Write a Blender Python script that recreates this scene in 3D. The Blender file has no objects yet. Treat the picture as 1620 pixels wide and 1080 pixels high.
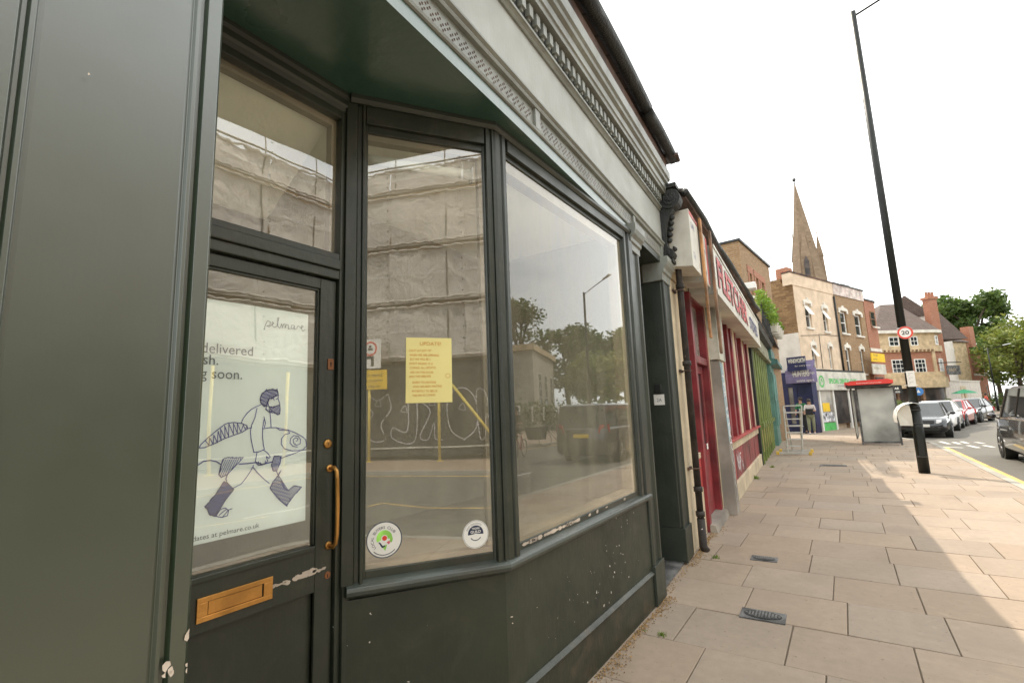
import bpy, bmesh, math, random
from mathutils import Vector, Matrix, noise
random.seed(7)
SC = bpy.context.scene
COL = SC.collection
R = math.radians
# ------------------------------------------------------------------ camera
FPX, EYE = 765.0, 1.55                       # focal length in pixels of a 1620 px wide frame, eye height
_u = Vector((-194, 5197, -765)).normalized()
_s = Vector((525, -93, -765)); _s = (_s - _u*_s.dot(_u)).normalized()
_r = _s.cross(_u)
CM = Matrix((_r, _s, _u))                    # camera -> world
cd = bpy.data.cameras.new('camera'); cam = bpy.data.objects.new('camera', cd); COL.objects.link(cam)
cam.matrix_world = Matrix.Translation((0, 0, EYE)) @ CM.to_4x4()
cd.sensor_width = 36; cd.lens = 17.0; cd.clip_start = 0.05; cd.clip_end = 2000
SC.camera = cam
SC.render.resolution_x = 1024; SC.render.resolution_y = 682
# ------------------------------------------------------------------ light
SUN_D = Vector((0.74, -0.67, -1.483)).normalized()    # the way the sunlight travels
sun_el = math.asin(-SUN_D.z); sun_az = math.atan2(-SUN_D.x, -SUN_D.y)
w = bpy.data.worlds.new('World'); SC.world = w; w.use_nodes = True
wt = w.node_tree; bg = wt.nodes['Background']
sky = wt.nodes.new('ShaderNodeTexSky'); sky.sky_type = 'NISHITA'; sky.sun_disc = False
sky.sun_elevation = sun_el; sky.sun_rotation = sun_az; sky.air_density = 1.0; sky.dust_density = 2.5; sky.ozone_density = 1.0
tcw = wt.nodes.new('ShaderNodeTexCoord')
mpw = wt.nodes.new('ShaderNodeMapping'); mpw.inputs['Scale'].default_value = (1.2, 1.2, 3.0)
nzw = wt.nodes.new('ShaderNodeTexNoise'); nzw.inputs['Scale'].default_value = 1.6; nzw.inputs['Detail'].default_value = 6
rpw = wt.nodes.new('ShaderNodeValToRGB')
rpw.color_ramp.elements[0].position = 0.10; rpw.color_ramp.elements[1].position = 0.46
mxw = wt.nodes.new('ShaderNodeMix'); mxw.data_type = 'RGBA'
wt.links.new(tcw.outputs['Generated'], mpw.inputs[0]); wt.links.new(mpw.outputs[0], nzw.inputs[0])
wt.links.new(nzw.outputs[0], rpw.inputs[0]); wt.links.new(rpw.outputs[0], mxw.inputs[0])
wt.links.new(sky.outputs[0], mxw.inputs[6]); mxw.inputs[7].default_value = (14.2, 14.5, 14.3, 1)
wt.links.new(mxw.outputs[2], bg.inputs[0]); bg.inputs[1].default_value = 0.1
sl = bpy.data.lights.new('sun', 'SUN'); sl.energy = 2.6; sl.angle = R(0.5); sl.color = (1.0, 0.90, 0.76)
so = bpy.data.objects.new('sun', sl); COL.objects.link(so); so.rotation_euler = SUN_D.to_track_quat('-Z', 'Y').to_euler()
SC.view_settings.view_transform = 'Standard'; SC.view_settings.look = 'None'
SC.view_settings.exposure = 0.74; SC.view_settings.gamma = 1.0
SC.render.engine = 'CYCLES'

# ------------------------------------------------------------------ helpers
def ray(x, y): return (CM @ Vector((x-810, -(y-540), -FPX))).normalized()
CAM = Vector((0, 0, EYE))
class Frame:
    """s runs along a wall, t comes out of it towards the viewer, z is up"""
    def __init__(f, o, heading):
        a = R(heading); f.o = Vector((o[0], o[1], 0)); f.h = heading
        f.U = Vector((math.sin(a), math.cos(a), 0)); f.N = Vector((math.cos(a), -math.sin(a), 0))
    def p(f, s, t, z): return f.o + f.U*s + f.N*t + Vector((0, 0, z))
    def hit(f, x, y, t=0.0):                 # where the sight line through a photo point meets the wall plane
        d = ray(x, y); k = (t - (CAM-f.o).dot(f.N))/d.dot(f.N); q = CAM + d*k - f.o
        return q.dot(f.U), q.z
BF = Frame((-1.176, 0), -3.3)                # the line of the terrace
FW = Frame((0, 0), 0)                        # parallel to the road: s = y, t = x
A0 = (-1.82, 1.39); A1 = (-1.42, 1.97)
FP = Frame(A0, math.degrees(math.atan2(A1[0]-A0[0], A1[1]-A0[1]))); LP = (Vector(A1)-Vector(A0)).length

class MB:
    def __init__(m): m.v = []; m.f = []; m.mi = []; m.cur = 0; m.tint = None; m.tl = []
    def add(m, vs, fs):
        b = len(m.v); m.v += [Vector(v) for v in vs]
        for f in fs: m.f.append([b+i for i in f]); m.mi.append(m.cur); m.tl.append(m.tint or (1, 1, 1))
        return m
    def quad(m, a, b, c, d): return m.add([a, b, c, d], [(0, 1, 2, 3)])
    def box(m, F, s0, s1, t0, t1, z0, z1):
        vs = [F.p(s, t, z) for z in (z0, z1) for s, t in ((s0, t0), (s0, t1), (s1, t1), (s1, t0))]
        return m.add(vs, [(0, 1, 2, 3), (7, 6, 5, 4), (4, 5, 1, 0), (5, 6, 2, 1), (6, 7, 3, 2), (7, 4, 0, 3)])
    def prism(m, bot, top):                  # two loops of the same length
        n = len(bot); fs = [tuple(range(n))[::-1], tuple(range(n, 2*n))]
        fs += [(i, (i+1) % n, n+(i+1) % n, n+i) for i in range(n)]
        return m.add(list(bot)+list(top), fs)
    def vprof(m, F, prof, z0, z1): return m.prism([F.p(s, t, z0) for s, t in prof], [F.p(s, t, z1) for s, t in prof])
    def hprof(m, F, prof, s0, s1): return m.prism([F.p(s0, t, z) for t, z in prof], [F.p(s1, t, z) for t, z in prof])
    def sweep(m, path, prof):                # path of (x,y), profile of (offset to the right, z)
        P = [Vector(p) for p in path]; loops = []
        for i, p in enumerate(P):
            ds = []
            if i > 0: ds.append((P[i]-P[i-1]).normalized())
            if i < len(P)-1: ds.append((P[i+1]-P[i]).normalized())
            ns = [Vector((d.y, -d.x)) for d in ds]; n = sum(ns, Vector((0, 0))).normalized(); k = 1/max(.3, n.dot(ns[0]))
            loops.append([(p.x+n.x*k*o, p.y+n.y*k*o, z) for o, z in prof])
        n = len(prof); vs = [v for l in loops for v in l]; fs = []
        for i in range(len(P)-1):
            fs += [(i*n+j, i*n+(j+1) % n, (i+1)*n+(j+1) % n, (i+1)*n+j) for j in range(n)]
        fs += [tuple(range(n))[::-1], tuple(range((len(P)-1)*n, len(P)*n))]
        return m.add(vs, fs)
    def tube(m, pts, r, n=10, cap=True):
        pts = [Vector(p) for p in pts]; rs = r if isinstance(r, (list, tuple)) else [r]*len(pts)
        vs = []; ref = None
        for i, p in enumerate(pts):
            d = (pts[min(i+1, len(pts)-1)]-pts[max(i-1, 0)]).normalized()
            if ref is None: ref = Vector((0, 0, 1)) if abs(d.z) < .9 else Vector((1, 0, 0))
            a = d.cross(ref).normalized(); b = d.cross(a).normalized(); ref = a.cross(d).normalized() if True else ref
            vs += [p+(a*math.cos(k*2*math.pi/n)+b*math.sin(k*2*math.pi/n))*rs[i] for k in range(n)]
        fs = [(i*n+k, i*n+(k+1) % n, (i+1)*n+(k+1) % n, (i+1)*n+k) for i in range(len(pts)-1) for k in range(n)]
        if cap: fs += [tuple(range(n))[::-1], tuple(range((len(pts)-1)*n, len(pts)*n))]
        return m.add(vs, fs)
    def lathe(m, c, prof, n=16, axis=Vector((0, 0, 1))):
        axis = axis.normalized(); a = axis.orthogonal().normalized(); b = axis.cross(a); c = Vector(c)
        vs = [c+axis*h+(a*math.cos(k*2*math.pi/n)+b*math.sin(k*2*math.pi/n))*r for r, h in prof for k in range(n)]
        fs = [(i*n+k, i*n+(k+1) % n, (i+1)*n+(k+1) % n, (i+1)*n+k) for i in range(len(prof)-1) for k in range(n)]
        fs += [tuple(range(n))[::-1], tuple(range((len(prof)-1)*n, len(prof)*n))]
        return m.add(vs, fs)
    def ribbon(m, pts, wdt, nrm):
        for i in range(len(pts)-1):
            a = Vector(pts[i]); b = Vector(pts[i+1]); d = b-a
            if d.length < 1e-6: continue
            d.normalize(); sd = d.cross(nrm).normalized()*wdt/2; e = d*wdt*.35
            m.quad(a-sd-e, b-sd+e, b+sd+e, a+sd-e)
        return m
    def sphere(m, c, r, sc=(1, 1, 1), nu=12, nv=8):
        c = Vector(c); vs = [c+Vector((0, 0, -r*sc[2]))]
        for j in range(1, nv):
            ph = -math.pi/2+math.pi*j/nv
            vs += [c+Vector((r*sc[0]*math.cos(ph)*math.cos(k*2*math.pi/nu), r*sc[1]*math.cos(ph)*math.sin(k*2*math.pi/nu), r*sc[2]*math.sin(ph))) for k in range(nu)]
        vs.append(c+Vector((0, 0, r*sc[2]))); L = len(vs)-1
        fs = [(0, 1+(k+1) % nu, 1+k) for k in range(nu)]
        for j in range(nv-2): fs += [(1+j*nu+k, 1+j*nu+(k+1) % nu, 1+(j+1)*nu+(k+1) % nu, 1+(j+1)*nu+k) for k in range(nu)]
        fs += [(1+(nv-2)*nu+k, 1+(nv-2)*nu+(k+1) % nu, L) for k in range(nu)]
        return m.add(vs, fs)
    def build(m, name, mat, parent=None, bevel=0, smooth=False, fix=True):
        o3 = world_loc(parent)
        me = bpy.data.meshes.new(name); me.from_pydata([v-o3 for v in m.v], [], m.f)
        mats = mat if isinstance(mat, list) else [mat]
        for x in mats: me.materials.append(x)
        for i, p in enumerate(me.polygons): p.material_index = m.mi[i]
        if fix:
            bm = bmesh.new(); bm.from_mesh(me); bmesh.ops.recalc_face_normals(bm, faces=bm.faces); bm.to_mesh(me); bm.free()
        me.uv_layers.new(name='UVMap'); me.color_attributes.new('tint', 'FLOAT_COLOR', 'CORNER')
        uv = me.uv_layers['UVMap']; ca = me.color_attributes['tint']
        for i, p in enumerate(me.polygons):
            nr = p.normal; c = m.tl[i]
            hz = Vector((-nr.y, nr.x, 0))
            if hz.length < .35: ax, ay = Vector((1, 0, 0)), Vector((0, 1, 0))
            else: ax = hz.normalized(); ay = Vector((0, 0, 1))
            for li in p.loop_indices:
                v = me.vertices[me.loops[li].vertex_index].co + o3
                uv.data[li].uv = (v.dot(ax), v.dot(ay)); ca.data[li].color = (c[0], c[1], c[2], 1)
            p.use_smooth = bool(smooth)
        o = bpy.data.objects.new(name, me); COL.objects.link(o)
        if parent: o.parent = parent
        if bevel:
            b = o.modifiers.new('bevel', 'BEVEL'); b.width = bevel; b.segments = 2; b.limit_method = 'ANGLE'; b.angle_limit = R(40)
        return o
def world_loc(p):
    v = Vector((0, 0, 0))
    while p: v += p.location; p = p.parent
    return v
def tag(o, label=None, cat=None, group=None, kind=None):
    if label: o['label'] = label
    if cat: o['category'] = cat
    if group: o['group'] = group
    if kind: o['kind'] = kind
    return o
def thing(name, loc, label, cat, group=None):
    o = bpy.data.objects.new(name, None); COL.objects.link(o); o.location = loc; o.empty_display_size = .2
    return tag(o, label, cat, group)
def text_mb(m, F, s, z, t, txt, size, sx=1.0, align='LEFT', shear=0.0, rot=0.0, bold=0.0, arc=None):
    cu = bpy.data.curves.new('t', 'FONT'); cu.body = txt; cu.size = 1; cu.align_x = align; cu.shear = shear; cu.offset = bold; cu.resolution_u = 3
    ob = bpy.data.objects.new('t', cu); COL.objects.link(ob); bpy.context.view_layer.update()
    me = bpy.data.meshes.new_from_object(ob.evaluated_get(bpy.context.evaluated_depsgraph_get()))
    vs = []
    for v in me.vertices:
        x = v.co.x*size*sx; y = v.co.y*size
        if arc: # arc = (cx, cz, radius, start angle)
            cx, cz, rr, a0 = arc; an = a0 - x/rr; X = cx+(rr+y)*math.cos(an); Y = cz+(rr+y)*math.sin(an); vs.append(F.p(X, t, Y)); continue
        X = x*math.cos(rot)-y*math.sin(rot); Y = x*math.sin(rot)+y*math.cos(rot)
        vs.append(F.p(s+X, t, z+Y))
    m.add(vs, [tuple(p.vertices) for p in me.polygons])
    bpy.data.objects.remove(ob); bpy.data.curves.remove(cu); bpy.data.meshes.remove(me)
    return m

# ------------------------------------------------------------------ materials
def newmat(name):
    m = bpy.data.materials.new(name); m.use_nodes = True; return m, m.node_tree, m.node_tree.nodes['Principled BSDF']
def nd(t, k, **kw):
    n = t.nodes.new(k)
    for a, b in kw.items(): setattr(n, a, b)
    return n
def mixc(t, fac, a, b, mode='MIX'):
    n = nd(t, 'ShaderNodeMix', data_type='RGBA', blend_type=mode)
    for i, v in ((0, fac), (6, a), (7, b)):
        if hasattr(v, 'is_linked') or hasattr(v, 'links'): t.links.new(v, n.inputs[i])
        else: n.inputs[i].default_value = v if i == 0 else (*v, 1)
    return n.outputs[2]
def noisef(t, co, scale, detail=4, lo=.4, hi=.6, dist=0, rough=.5):
    n = nd(t, 'ShaderNodeTexNoise'); n.inputs['Scale'].default_value = scale; n.inputs['Detail'].default_value = detail
    n.inputs['Distortion'].default_value = dist; n.inputs['Roughness'].default_value = rough
    t.links.new(co, n.inputs['Vector']); m = nd(t, 'ShaderNodeMapRange'); m.inputs[1].default_value = lo; m.inputs[2].default_value = hi
    t.links.new(n.outputs[0], m.inputs[0]); return m.outputs[0]
def bumpn(t, b, h, dist, strength=1.0):
    n = nd(t, 'ShaderNodeBump'); n.inputs['Distance'].default_value = dist; n.inputs['Strength'].default_value = strength
    t.links.new(h, n.inputs['Height']); t.links.new(n.outputs[0], b.inputs['Normal'])
def paint(name, col, rough=.4, var=.15, chips=0.0, chipcol=(.62, .58, .5), spec=.5, bump=.0006, scale=6.0, dirt=0.0, dirtcol=(.16, .12, .08), coat=0.0, metal=0.0):
    m, t, b = newmat(name); tc = nd(t, 'ShaderNodeTexCoord').outputs['Object']
    c2 = tuple(max(0, x*(1-var*2.2)) for x in col); c1 = tuple(x*(1+var) for x in col)
    c = mixc(t, noisef(t, tc, scale*.35, 5, .35, .65), c1, c2)
    if dirt: c = mixc(t, noisef(t, tc, scale*.8, 8, .5, .75, .6, .7), c, dirtcol) if dirt >= 1 else mixc(t, _mul(t, noisef(t, tc, scale*.8, 8, .48, .75, .6, .7), dirt), c, dirtcol)
    rg = nd(t, 'ShaderNodeMapRange'); rg.inputs[3].default_value = rough*.85; rg.inputs[4].default_value = min(1, rough*1.2)
    t.links.new(noisef(t, tc, scale, 6, .3, .7), rg.inputs[0]); t.links.new(rg.outputs[0], b.inputs['Roughness'])
    if chips:
        vo = nd(t, 'ShaderNodeTexVoronoi'); vo.inputs['Scale'].default_value = 24; vo.inputs['Randomness'].default_value = 1
        w_ = nd(t, 'ShaderNodeVectorMath', operation='ADD'); nn_ = nd(t, 'ShaderNodeTexNoise'); nn_.inputs['Scale'].default_value = 60
        sc_ = nd(t, 'ShaderNodeVectorMath', operation='SCALE'); sc_.inputs['Scale'].default_value = .03
        t.links.new(tc, nn_.inputs['Vector']); t.links.new(nn_.outputs['Color'], sc_.inputs[0]); t.links.new(tc, w_.inputs[0]); t.links.new(sc_.outputs[0], w_.inputs[1])
        t.links.new(w_.outputs[0], vo.inputs['Vector'])
        lt = nd(t, 'ShaderNodeMath', operation='LESS_THAN')
        t.links.new(vo.outputs['Distance'], lt.inputs[0])
        sp = nd(t, 'ShaderNodeSeparateColor'); t.links.new(vo.outputs['Color'], sp.inputs[0])
        mr = nd(t, 'ShaderNodeMapRange'); mr.inputs[1].default_value = 1-chips; mr.inputs[2].default_value = 1; mr.inputs[3].default_value = 0; mr.inputs[4].default_value = .17
        t.links.new(sp.outputs[0], mr.inputs[0])
        ms = _mulv(t, mr.outputs[0], noisef(t, tc, 1.6, 2, .42, .62)); t.links.new(ms, lt.inputs[1])
        c = mixc(t, lt.outputs[0], c, chipcol)
    t.links.new(c, b.inputs['Base Color'])
    b.inputs['Specular IOR Level'].default_value = spec; b.inputs['Coat Weight'].default_value = coat; b.inputs['Coat Roughness'].default_value = .3; b.inputs['Coat IOR'].default_value = 2.0; b.inputs['Metallic'].default_value = metal
    if bump:
        mpn = nd(t, 'ShaderNodeMapping'); mpn.inputs['Scale'].default_value = (1, 1, .12); t.links.new(tc, mpn.inputs[0])
        ad = nd(t, 'ShaderNodeMath', operation='ADD'); t.links.new(noisef(t, tc, scale*6, 6, 0, 1), ad.inputs[0]); t.links.new(noisef(t, mpn.outputs[0], scale*9, 4, 0, 1), ad.inputs[1])
        bumpn(t, b, ad.outputs[0], bump*2)
    return m
def _mul(t, v, k):
    n = nd(t, 'ShaderNodeMath', operation='MULTIPLY'); t.links.new(v, n.inputs[0]); n.inputs[1].default_value = k; return n.outputs[0]
def _mulv(t, a, b):
    n = nd(t, 'ShaderNodeMath', operation='MULTIPLY'); t.links.new(a, n.inputs[0]); t.links.new(b, n.inputs[1]); return n.outputs[0]
def brick(name, c1, c2, mortar=(.42, .38, .32), wdt=.225, hgt=.075, ms=.01, var=.3, offset=.5):
    m, t, b = newmat(name); uv = nd(t, 'ShaderNodeTexCoord').outputs['UV']
    br = nd(t, 'ShaderNodeTexBrick'); br.inputs['Scale'].default_value = 1; br.inputs['Brick Width'].default_value = wdt; br.inputs['Row Height'].default_value = hgt
    br.inputs['Mortar Size'].default_value = ms; br.inputs['Color1'].default_value = (*c1, 1); br.inputs['Color2'].default_value = (*c2, 1); br.inputs['Mortar'].default_value = (*mortar, 1)
    br.offset = offset; t.links.new(uv, br.inputs['Vector'])
    c = mixc(t, noisef(t, uv, 1.1, 6, .35, .7), br.outputs['Color'], tuple(x*.62 for x in c2)) if var else br.outputs['Color']
    c = mixc(t, var, br.outputs['Color'], c); c = mixc(t, _mul(t, noisef(t, uv, 9, 3, .4, .7), .35), c, tuple(x*.45 for x in c1))
    t.links.new(c, b.inputs['Base Color']); b.inputs['Roughness'].default_value = .9
    bumpn(t, b, br.outputs['Fac'], -.006); return m
def tinted(name, col, rough=.85, scale=20, amt=.25, bump=.002, spec=.3, spots=True):
    m, t, b = newmat(name); tc = nd(t, 'ShaderNodeTexCoord').outputs['Object']
    at = nd(t, 'ShaderNodeVertexColor', layer_name='tint').outputs['Color']
    c = mixc(t, noisef(t, tc, scale, 8, .3, .7, 0, .7), col, tuple(x*(1-amt) for x in col))
    c = mixc(t, _mul(t, noisef(t, tc, 1.3, 6, .45, .7, .5), .55), c, tuple(x*.72 for x in col))
    if spots:
        c = mixc(t, _mul(t, noisef(t, tc, 34, 2, .68, .72), .5), c, tuple(x*.4 for x in col))
        vo = nd(t, 'ShaderNodeTexVoronoi'); vo.inputs['Scale'].default_value = 3.2; t.links.new(tc, vo.inputs['Vector'])     # trodden gum
        lt = nd(t, 'ShaderNodeMath', operation='LESS_THAN'); lt.inputs[1].default_value = .045; t.links.new(vo.outputs['Distance'], lt.inputs[0])
        sp = nd(t, 'ShaderNodeSeparateColor'); t.links.new(vo.outputs['Color'], sp.inputs[0]); g2 = nd(t, 'ShaderNodeMath', operation='GREATER_THAN'); g2.inputs[1].default_value = .55; t.links.new(sp.outputs[0], g2.inputs[0])
        c = mixc(t, _mul(t, _mulv(t, lt.outputs[0], g2.outputs[0]), .55), c, tuple(x*.55 for x in col))
        c = mixc(t, _mul(t, noisef(t, tc, .55, 8, .55, .66, 1.5, .65), .35), c, tuple(x*.6 for x in col))
        c = mixc(t, _mul(t, noisef(t, tc, 2.4, 9, .60, .72, 2.0, .75), .35), c, tuple(min(1, x*1.45) for x in col))
    c = mixc(t, 1.0, c, at, 'MULTIPLY'); t.links.new(c, b.inputs['Base Color'])
    b.inputs['Roughness'].default_value = rough; b.inputs['Specular IOR Level'].default_value = spec
    bumpn(t, b, noisef(t, tc, scale*5, 8, 0, 1, 0, .7), bump); return m
def glass(name, k=1.6, tint=(.93, .95, .92), wave=.0004, ws=3.0, dirty=.03):
    m = bpy.data.materials.new(name); m.use_nodes = True; t = m.node_tree; t.nodes.remove(t.nodes['Principled BSDF']); out = t.nodes['Material Output']
    fr = nd(t, 'ShaderNodeFresnel'); fr.inputs[0].default_value = 1.6
    mu = nd(t, 'ShaderNodeMath', operation='MULTIPLY', use_clamp=True); t.links.new(fr.outputs[0], mu.inputs[0]); mu.inputs[1].default_value = k
    tr = nd(t, 'ShaderNodeBsdfTransparent'); tr.inputs[0].default_value = (*tint, 1)
    gl = nd(t, 'ShaderNodeBsdfGlossy'); gl.inputs['Roughness'].default_value = 0.0; t.links.new(mu.outputs[0], gl.inputs[0])
    tc = nd(t, 'ShaderNodeTexCoord').outputs['Object']
    bm_ = nd(t, 'ShaderNodeBump'); bm_.inputs['Distance'].default_value = wave; t.links.new(noisef(t, tc, ws, 1, 0, 1), bm_.inputs['Height'])
    t.links.new(bm_.outputs[0], gl.inputs['Normal'])
    mx = nd(t, 'ShaderNodeAddShader'); t.links.new(tr.outputs[0], mx.inputs[0]); t.links.new(gl.outputs[0], mx.inputs[1])
    df = nd(t, 'ShaderNodeBsdfDiffuse'); df.inputs[0].default_value = (.70, .62, .46, 1)      # film of street dust
    mp = nd(t, 'ShaderNodeMapping'); mp.inputs['Scale'].default_value = (6, 6, 1.2); t.links.new(tc, mp.inputs[0])
    dm = _mul(t, noisef(t, mp.outputs[0], 1.5, 6, .2, .8), dirty*2)
    m2 = nd(t, 'ShaderNodeMixShader'); t.links.new(dm, m2.inputs[0]); t.links.new(mx.outputs[0], m2.inputs[1]); t.links.new(df.outputs[0], m2.inputs[2])
    t.links.new(m2.outputs[0], out.inputs[0]); return m
def foliage(name, c, c2):
    m, t, b = newmat(name); tc = nd(t, 'ShaderNodeTexCoord').outputs['Object']
    at = nd(t, 'ShaderNodeVertexColor', layer_name='tint').outputs['Color']
    cc = mixc(t, noisef(t, tc, .9, 4, .35, .65), c, c2); cc = mixc(t, 1.0, cc, at, 'MULTIPLY')
    t.links.new(cc, b.inputs['Base Color']); b.inputs['Roughness'].default_value = .6
    b.inputs['Subsurface Weight'].default_value = 0; b.inputs['Transmission Weight'].default_value = 0
    # thin leaves let some light through
    out = t.nodes['Material Output']; tl = nd(t, 'ShaderNodeBsdfTranslucent'); t.links.new(cc, tl.inputs[0])
    mx = nd(t, 'ShaderNodeMixShader'); mx.inputs[0].default_value = .35; t.links.new(b.outputs[0], mx.inputs[1]); t.links.new(tl.outputs[0], mx.inputs[2]); t.links.new(mx.outputs[0], out.inputs[0])
    return m
M = {}
M['green'] = paint('dark_green_gloss_paint', (.022, .030, .019), .42, .12, chips=.03, spec=.75)
M['green2'] = paint('dark_green_gloss_paint_worn', (.021, .028, .018), .38, .15, chips=.12, spec=.65, dirt=.18)
M['fascia'] = paint('grey_green_satin_paint', (.37, .385, .355), .5, .05, spec=.6, dirt=.12, dirtcol=(.2, .2, .17), coat=.0)
M['fasciatrim'] = paint('grey_green_satin_trim', (.24, .255, .225), .45, .10, spec=.7, dirt=.45, dirtcol=(.09, .065, .05))
M['iron'] = paint('blackened_iron', (.018, .02, .018), .5, .3, spec=.5, bump=.004, scale=9)
M['rust'] = paint('rusty_brown_board', (.12, .065, .045), .8, .3, dirt=.6, dirtcol=(.03, .025, .02), bump=.004)
M['brass'] = paint('worn_brass', (.62, .32, .09), .34, .2, spec=.5, metal=.85, scale=14, dirt=.25, dirtcol=(.25, .1, .03))
M['copper'] = paint('coppered_brass', (.38, .17, .08), .4, .2, metal=.7)
M['black'] = paint('black_paint', (.02, .022, .02), .35, .1)
M['keyhole'] = paint('keyhole_black', (.008, .008, .008), .8, .1)
M['bare'] = paint('bare_cream_undercoat', (.62, .52, .42), .8, .2, bump=.002)
M['poster'] = paint('poster_paper', (.56, .60, .58), .6, .02, bump=0)
M['note'] = paint('yellow_paper', (.84, .74, .30), .7, .04, bump=0)
M['white'] = paint('white_paint', (.78, .77, .72), .5, .05)
M['sheetwhite'] = paint('white_paper', (.82, .80, .74), .7, .03, bump=0)
M['ink'] = paint('blue_ink', (.07, .08, .26), .7, .1, bump=0)
M['greyink'] = paint('grey_ink', (.09, .10, .12), .7, .1, bump=0)
M['orangeink'] = paint('orange_ink', (.72, .30, .05), .7, .1, bump=0)
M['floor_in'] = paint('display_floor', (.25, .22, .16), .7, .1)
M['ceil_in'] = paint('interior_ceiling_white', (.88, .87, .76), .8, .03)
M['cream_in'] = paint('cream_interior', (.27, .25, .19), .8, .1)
M['cream_trim'] = paint('cream_inner_frame', (.22, .18, .12), .6, .15, dirt=.3)
M['navy'] = paint('navy_ink', (.02, .03, .07), .5, .1, bump=0)
M['lime'] = paint('lime_print', (.35, .75, .12), .5, .25, bump=0, scale=30)
M['redprint'] = paint('red_print', (.75, .06, .03), .5, .1, bump=0)
M['pinkprint'] = paint('pink_print', (.70, .12, .18), .5, .1, bump=0)
M['glass'] = glass('shop_glass', 1.6, wave=.00025, ws=2.2, dirty=.075)
M['glasspane'] = glass('old_wavy_pane', 4.0, wave=.0006, ws=2.0, dirty=.05)
M['glassdoor'] = glass('old_wavy_glass', 3.8, wave=.0011, ws=3.2, dirty=.04)
M['windark'] = paint('dark_window_glass', (.035, .04, .045), .06, .2, spec=1.0, bump=0)
M['cream'] = paint('cream_masonry_paint', (.62, .52, .36), .8, .10, dirt=.35, dirtcol=(.30, .22, .14), bump=.002)
M['red'] = paint('crimson_gloss_paint', (.25, .024, .03), .45, .25, chips=.18, chipcol=(.6, .45, .35), dirt=.45, dirtcol=(.2, .08, .06))
M['redlight'] = paint('faded_red_paint', (.42, .05, .045), .55, .15, dirt=.2, dirtcol=(.3, .12, .1))
M['ply'] = paint('weathered_board', (.36, .32, .27), .75, .2, dirt=.6, dirtcol=(.2, .17, .13), scale=4)
M['bluefade'] = paint('faded_blue_spray', (.35, .48, .52), .8, .2, bump=0)
M['graf'] = paint('white_spray_paint', (.75, .72, .72), .8, .1, bump=0)
M['timber'] = paint('orange_timber', (.50, .25, .10), .75, .3, scale=12)
M['timberdk'] = paint('brown_timber', (.24, .14, .08), .8, .3, scale=12)
M['signred'] = paint('faded_red_lettering', (.60, .12, .12), .6, .25, bump=0, scale=12)
M['signblue'] = paint('faded_blue_lettering', (.08, .08, .25), .6, .2, bump=0)
M['signwhite'] = paint('sign_white_board', (.62, .60, .52), .5, .12, dirt=.55, dirtcol=(.45, .38, .3), scale=5)
M['mossgreen'] = paint('moss_green_paint', (.15, .20, .04), .45, .15, chips=0)
M['ochre'] = paint('ochre_panel_paint', (.42, .27, .06), .6, .25, dirt=.3)
M['teal'] = paint('teal_paint', (.12, .26, .22), .6, .15, dirt=.2, dirtcol=(.12, .2, .16))
M['tealdk'] = paint('dark_teal_paint', (.05, .16, .15), .5, .15)
M['pinkpaint'] = paint('pale_pink_paint', (.60, .44, .42), .7, .1)
M['navyp'] = paint('navy_shop_paint', (.022, .024, .085), .4, .15)
M['navyaw'] = paint('faded_violet_awning_cloth', (.17, .14, .25), .8, .1)
M['pub_cream'] = paint('cream_stone', (.58, .44, .27), .8, .12, dirt=.25, dirtcol=(.3, .22, .13))
M['peach'] = paint('peach_render', (.66, .52, .38), .85, .07, dirt=.12, dirtcol=(.45, .34, .25), bump=.003)
M['whiterender'] = paint('white_render', (.68, .62, .55), .85, .06, dirt=.12, dirtcol=(.45, .38, .3))
M['brown'] = brick('yellow_brown_stock_brick', (.30, .17, .075), (.40, .25, .12), (.33, .27, .2))
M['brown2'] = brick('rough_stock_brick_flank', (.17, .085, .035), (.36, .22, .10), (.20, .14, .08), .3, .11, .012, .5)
M['redbrick'] = brick('red_brick', (.40, .13, .065), (.46, .17, .08), (.38, .3, .24))
M['spire'] = brick('spire_stone', (.20, .135, .085), (.27, .19, .12), (.2, .15, .11), .9, .4, .02, .6)
M['slate'] = brick('roof_slate', (.105, .072, .058), (.14, .10, .082), (.05, .045, .04), .35, .25, .012, .4)
M['stonetrim'] = paint('white_stone_trim', (.72, .68, .60), .8, .08)
M['darkshop'] = paint('dark_shop_recess', (.05, .035, .028), .5, .5, scale=3)
M['slab'] = tinted('paving_stone', (.362, .286, .218), .85, 14, .16, .0012)
M['joint'] = tinted('joint_grit', (.19, .15, .105), .95, 40, .3, .003)
M['kerb'] = tinted('granite_kerb', (.42, .39, .34), .85, 40, .3, .002)
M['asphalt'] = tinted('asphalt', (.19, .175, .15), .88, 60, .35, .006)
M['yline'] = paint('yellow_road_paint', (.66, .45, .15), .8, .15, dirt=.2, dirtcol=(.3, .25, .15), scale=10)
M['wline'] = paint('white_road_paint', (.62, .60, .55), .8, .1, dirt=.3, dirtcol=(.2, .19, .17), scale=10)
M['castiron'] = paint('cast_iron_cover', (.15, .145, .14), .6, .3, bump=.004, scale=14)
M['bark'] = paint('bark', (.10, .075, .05), .9, .3, bump=.01)
M['leafA'] = foliage('plane_tree_leaves', (.105, .16, .035), (.065, .11, .025))
M['leafB'] = foliage('yellow_green_leaves', (.20, .22, .04), (.12, .16, .035))
M['leafC'] = foliage('bright_weed_leaves', (.22, .33, .04), (.14, .24, .03))
M['lampblack'] = paint('black_column_paint', (.009, .011, .009), .45, .1, spec=.35, bump=0)
M['alu'] = paint('aluminium', (.66, .66, .64), .35, .08, metal=.6)
M['yplastic'] = paint('yellow_plastic', (.75, .50, .08), .5, .1)
M['skin'] = paint('skin', (.42, .23, .15), .6, .05, bump=0)
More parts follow.
